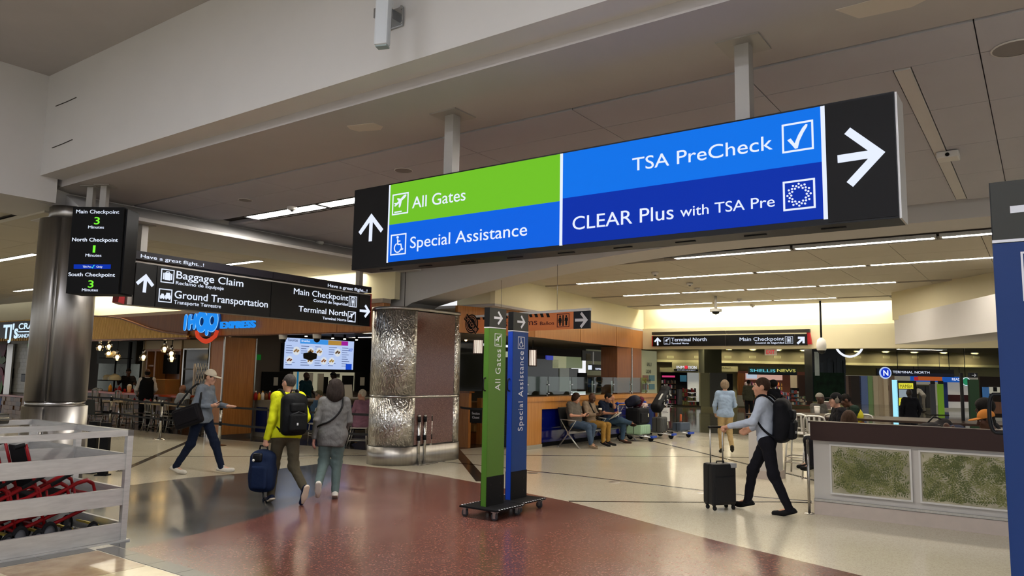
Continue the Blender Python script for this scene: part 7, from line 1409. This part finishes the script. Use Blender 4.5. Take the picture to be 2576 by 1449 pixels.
t = thing('newspaper','folded white newspaper on the lap of the person with crossed legs','newspaper',o.matrix_basis@Vector((.1,.3,.68)),-math.radians(azb)); MB().box((0,0,.03),(.32,.24,.012),rot=(.5,.2,0)).build('outer_sheet',m_capw,t); MB().box((.02,.02,.05),(.3,.22,.01),rot=(.7,.1,0)).build('inner_sheet',m_capw,t)
t = thing('duffel_backpack','dark navy rounded backpack atop the black suitcase','backpack',LATE[0][1],RZ2,'luggage on the trolleys'); sdf_obj('pack_body',[('b',V3(0,0,.16),eul(1.2,0,.2),V3(.19,.12,.2),.09),E_((.02,-.03,.22),(.2,.14,.12))],mat('bag_navy','#1c1e2c',.7),t,.014,.06); MB().tube([(-.2,-.16,.12),(-.05,-.24,.22),(.15,-.2,.2)],.014,6).build('strap',m_black,t)
t = thing('sports_bag','black sports bag with white chevrons lying across two trolleys','bag',LATE[1][1],RZ2,'luggage on the trolleys'); R_ = eul(0,-.6,0); c_ = V3(.1,0,.22); mbk = mat('case_black')
sdf_obj('bag_body',[('b',c_,R_,V3(.5,.17,.15),.11),('b',c_+R_@V3(.42,0,.02),R_,V3(.14,.15,.13),.08)],mbk,t,.014,.05)
for x0 in (-.22,.02,.26):
    for sg in (-1,1): MB().box(tuple(c_+R_@V3(x0+.06,-.172,sg*.045)),(.035,.012,.13),rot=Matrix(R_.tolist())@Euler((0,sg*.7,0)).to_matrix()).build('white_chevron',mat('band_white','#b5b5b2',.5),t)
MB().box(tuple(c_+R_@V3(-.05,-.05,.15)),(.3,.05,.02),rot=Matrix(R_.tolist())).build('white_patch',mat('band_white'),t)
MB().tube([tuple(c_+R_@V3(-.3,-.17,.08)),tuple(c_+R_@V3(0,-.26,.12)),tuple(c_+R_@V3(.3,-.17,.08))],.014,6).build('strap',m_black,t)
# -- diner staff and guests --
o,j = person('waiter in black vest and white shirt standing at the diner bar',onbar(374,0,12.15),-30,1.74,dict(elL=(-.28,.02,1.12),wrL=(-.24,.24,.98),elR=(.26,.0,1.12),wrR=(.22,.2,1.0)),'#5c3d2e',('fringe','#1a1614'),('#b9b7b2',1.1,'long',.0),('#0d0d0f',1.1,.95),('#0d0d0f','#0a0a0a'),vox=.016,build=1.15)
sdf_obj('vest',[('c',j['pelvis']+V3(g*.07,-.012,-.12),j['chest']+V3(g*.075,-.012,.03),.128,.128) for g in (-1,1)]+[('c',j['pelvis']+V3(0,-.02,-.1),j['chest']+V3(0,-.025,.06),.13,.13)]+[('c',j['chest']+V3(g*.075,-.012,.03),j['shR']*V3(g,1,1)*.75+j['neck']*.25,.12,.075) for g in (-1,1)],mat('vest_black','#0b0b0d',.8),o,.014,.05)
person('cook in dark clothes reaching up behind the diner bar',onbar(326,0,13.7),150,1.72,dict(elR=(.3,.15,1.2),wrR=(.36,.38,1.36),elL=(-.28,.1,1.15),wrL=(-.22,.34,1.2)),'#6a4836',None,('#2a2622',1.08,'short',.05),('#17171a',1.05,.95),('#101010','#101010'),vox=.016,cap=('#17130f',False))
seated('bald seated diner in pale blue shirt at the end of the bar',onbar(462,0,12.35),a=None,az=-75,seat=.42,skin='#8a5f48',hair=None,top=('#a3adb8',1.1,'short',.0),trouser=('#1c1c20',1.05,.95),shoe=('#141414','#141414'),vox=.016)
mcs = dup(mc,onbar(462,0,12.35),math.radians(75)+math.pi,'slat-back metal chair under the bald diner')
person('cashier in dark teal polo behind the service counter',oncounter(770,-18.3,0),118,1.72,dict(elR=(.26,.05,1.14),wrR=(.18,.26,1.02),elL=(-.26,.05,1.14),wrL=(-.18,.26,1.02)),'#38251c',None,('#11303a',1.12,'short',.05),('#101014',1.05,.95),('#101010','#101010'),(-.15,0,.2),('down','down'),vox=.016,beard='#15100d',build=1.15)
person('kitchen worker in black cap behind the cashier',oncounter(838,-18.75,0),60,1.72,None,'#2c1d16',None,('#3a2622',1.1,'short',.05),('#101014',1.05,.95),('#101010','#101010'),vox=.018,cap=('#0d0d0d',True))
o,j = seated('seated diner in olive cap and denim shirt',Fl(800,1112),a=None,az=75,H=1.7,seat=.44,skin='#a87c62',hair=('short','#6a6158'),top=('#3d566e',1.08,'long',.0),trouser=('#2c3a4a',1.05,.95),shoe=('#26221e','#1a1714'),head=(-.4,0,0),hands=('down','down'),vox=.014,cap=('#55523c',True))
o,j = seated('white-haired seated diner in dusty pink shirt',Fl(903,1124),a=None,az=-52,H=1.78,seat=.45,skin='#b5866e',hair=('short','#b5ab98'),top=('#8a6473',1.2,'short',.05),trouser=('#2a2a30',1.1,.95),shoe=('#26221e','#1a1714'),head=(-.1,0,.3),hands=('down','down'),vox=.013,belly=1.1,build=1.15)
# -- around the counter at the right --
wp = PY(2100,1100,13.2); seated('seated person in black jacket, cap and headphones behind the counter',Vector((wp.x,wp.y,0)),a=None,az=-82,H=1.76,seat=.66,J=dict(anR=(.13,.42,.3),toeR=(.13,.56,.25),anL=(-.13,.42,.3),toeL=(-.13,.56,.25)),skin='#b08672',hair=('crop','#17120f'),top=('#121216',1.15,'long',.02),trouser=('#15151a',1.05,.95),shoe=('#101010','#101010'),head=(-.05,0,0),hands=('down','down'),vox=.013,cap=('#111114',True))
o = PEOPLE[-1]; s = o['_s']; hc = np.array((0,-.03,.66+.75))*s
for g in (-1,1): MB().sph((g*.085*s,hc[1]-.005,hc[2]-.005),(.028,.04,.05),12,8).build('headphone_cup',mat('phones_grey','#5a544c',.4),o)
MB().tube([(.09*math.cos(a)*s,hc[1]-.01,hc[2]+.125*math.sin(a)*s+.0) for a in np.linspace(0.1,math.pi-.1,12)],.01,6).build('headphone_band',mat('phones_grey'),o)
wp = PY(2137,1100,14.6); seated('seated worker in yellow safety vest looking down',Vector((wp.x,wp.y,0)),a=None,az=-75,H=1.75,seat=.66,J=dict(head=(0,.05,1.38),anR=(.13,.42,.3),toeR=(.13,.56,.25),anL=(-.13,.42,.3),toeL=(-.13,.56,.25)),skin='#4a3024',hair=('crop','#120e0c'),top=('#1c2a22',1.12,'long',.02),trouser=('#15151a',1.05,.95),shoe=('#101010','#101010'),head=(-.5,0,0),hands=('down','down'),vox=.014)
o = PEOPLE[-1]; jj_ = V3(0,-.1,1.1); sdf_obj('safety_vest',[('c',V3(g*.07,-.03,.78),V3(g*.08,-.11,1.1),.128,.132) for g in (-1,1)]+[('c',V3(g*.08,-.11,1.1),V3(g*.14,-.1,1.22),.125,.075) for g in (-1,1)],mat('vest_yellow','#b8b02a',.6,emit=('#b8b02a',.08)),o,.014,.05); MB().tube([(-.2,-.1,.98),(-.14,.03,.98),(.14,.03,.98),(.2,-.1,.98),(.14,-.24,.98),(-.14,-.24,.98)],.014,6,closed=True).build('reflective_band',mat('band_orange','#b0622c',.5),o)
wp = PY(2137,1150,11.6); seated('seated person with long brown hair behind the counter',Vector((wp.x,wp.y,0)),a=None,az=10,H=1.62,seat=.54,skin='#a87c66',hair=('bob','#3a2a20'),top=('#3a3634',1.05,'long',.02),trouser=('#1c1c22',1.05,.95),shoe=('#101010','#101010'),vox=.014)
def gch(loc,rz,label): return dup(mw,loc,rz,label)
gch(Vector((wp.x,wp.y,0)),-math.radians(10)+math.pi,'pale slat-back chair under the person with long brown hair')
wp = PY(2492,1200,9.85); lo_ = Vector((wp.x,wp.y,0)); o,j = seated('seated person in orange cap and white shirt behind the counter',lo_,a=None,az=-78,H=1.78,seat=.53,J=dict(head=(0,.02,1.27),elR=(.22,.16,.96),wrR=(.1,.4,1.1),elL=(-.24,.14,.96),wrL=(-.1,.36,1.08)),skin='#4a2f22',hair=('crop','#120e0c'),top=('#b8b2a8',1.12,'short',.0),trouser=('#22242c',1.05,.95),shoe=('#101010','#101010'),head=(-.25,0,0),hands=('hold','hold'),vox=.012,cap=('#c07a35',True))
phone(o,tuple(j['wrR']+V3(-.06,.1,.05)),'phone held by the person in the orange cap'); gch(lo_,math.radians(78)+math.pi,'pale slat-back chair under the person in the orange cap')
wp = PY(2478,1200,11.6); seated('seated person in black behind the one in the orange cap',Vector((wp.x,wp.y,0)),a=None,az=-60,H=1.75,seat=.62,J=dict(anR=(.13,.42,.26),toeR=(.13,.56,.22),anL=(-.13,.42,.26),toeL=(-.13,.56,.22)),skin='#2e1f18',hair=('puff','#0d0b0a'),top=('#16161a',1.15,'long',.0),trouser=('#15151a',1.05,.95),shoe=('#101010','#101010'),vox=.016)
t = thing('dark_bag','black bag lying behind the counter ledge','bag',PY(2350,1075,10.6)+Vector((0,0,-.05))); sdf_obj('bag_body',[E_((0,0,0),(.3,.14,.12)),E_((.15,.02,.06),(.12,.1,.12))],mat('bag_black'),t,.014,.05); MB().tube([(-.1,0,.1),(0,.0,.2),(.12,0,.16)],.012,6).build('handle',m_black,t)
t = thing('blue_jacket','folded dark blue jacket behind the counter ledge','jacket',PY(2395,1078,10.3)+Vector((0,0,-.03))); sdf_obj('cloth',[E_((0,0,0),(.16,.12,.07)),E_((.1,.03,.02),(.1,.08,.06))],mat('jacket_navy','#1a2138',.8),t,.014,.04)
t = thing('side_table','low side table holding the bags behind the counter','table',Vector((PY(2370,1075,10.5).x,10.5,0)),ROT); hz_ = PY(2350,1075,10.6).z-.17; MB().bb(-.45,.45,-.25,.25,hz_-.03,hz_,.006).build('table_top',mat('bar_brown'),t); MB().cyl((0,0,.02),(0,0,hz_-.03),.035,n=12).build('pedestal',m_black2,t); MB().lathe([(0,.03),(.2,.015),(.22,0)],n=18).build('foot',m_black2,t)
# -- figures in the distance --
person('dark silhouetted person walking before the glowing yellow poster',Vector((PY(2288,1000,20.).x,20.,0)),5,1.56,dict(elR=(.27,-.05,1.13),elL=(-.27,-.05,1.13)),'#1c1512',None,('#0b0c12',1.15,'long',.05),('#0b0c12',1.0,.95),('#0a0a0a','#0a0a0a'),vox=.018,build=1.0,face=False)
person('distant person in white shirt bending by the grey doors',Vector((PY(2324,1000,42.).x,42.,0)),-60,1.7,dict(chest=(0,.2,1.2),neck=(0,.32,1.3),head=(0,.42,1.38),shR=(.17,.26,1.28),elR=(.2,.34,1.0),wrR=(.18,.4,.8),shL=(-.17,.26,1.28),elL=(-.2,.34,1.0),wrL=(-.18,.4,.8)),'#4a3428',('crop','#15110e'),('#bdb9b4',1.1,'short',.0),('#7a7670',1.1,.95),('#202020','#202020'),vox=.022,face=False)
person('dark figure with full curly hair in front of the newsstand',Vector((PY(1946,1000,24.).x,24.,0)),-20,1.68,None,'#2a1c15',('puff','#0e0b0a'),('#0f0f12',1.2,'long',.1),('#101014',1.1,.95),('#101010','#101010'),vox=.018,face=False)
person('figure in olive jacket browsing at the newsstand',Vector((PY(1884,1000,32.).x,32.,0)),20,1.68,None,'#6a4a3a',('crop','#1a1411'),('#4a4a3c',1.15,'long',.1),('#1c1c20',1.05,.95),('#101010','#101010'),vox=.02,face=False)
wp = PY(2066,1000,17.5); seated('seated person in grey hood and cap far behind the white cup',Vector((wp.x,wp.y,0)),a=None,az=150,H=1.72,seat=.6,J=dict(anR=(.13,.42,.26),toeR=(.13,.56,.22),anL=(-.13,.42,.26),toeL=(-.13,.56,.22)),skin='#3a271e',hair=None,top=('#4a4844',1.15,'long',.0),trouser=('#15151a',1.05,.95),shoe=('#101010','#101010'),vox=.018,cap=('#77736b',False),face=False)
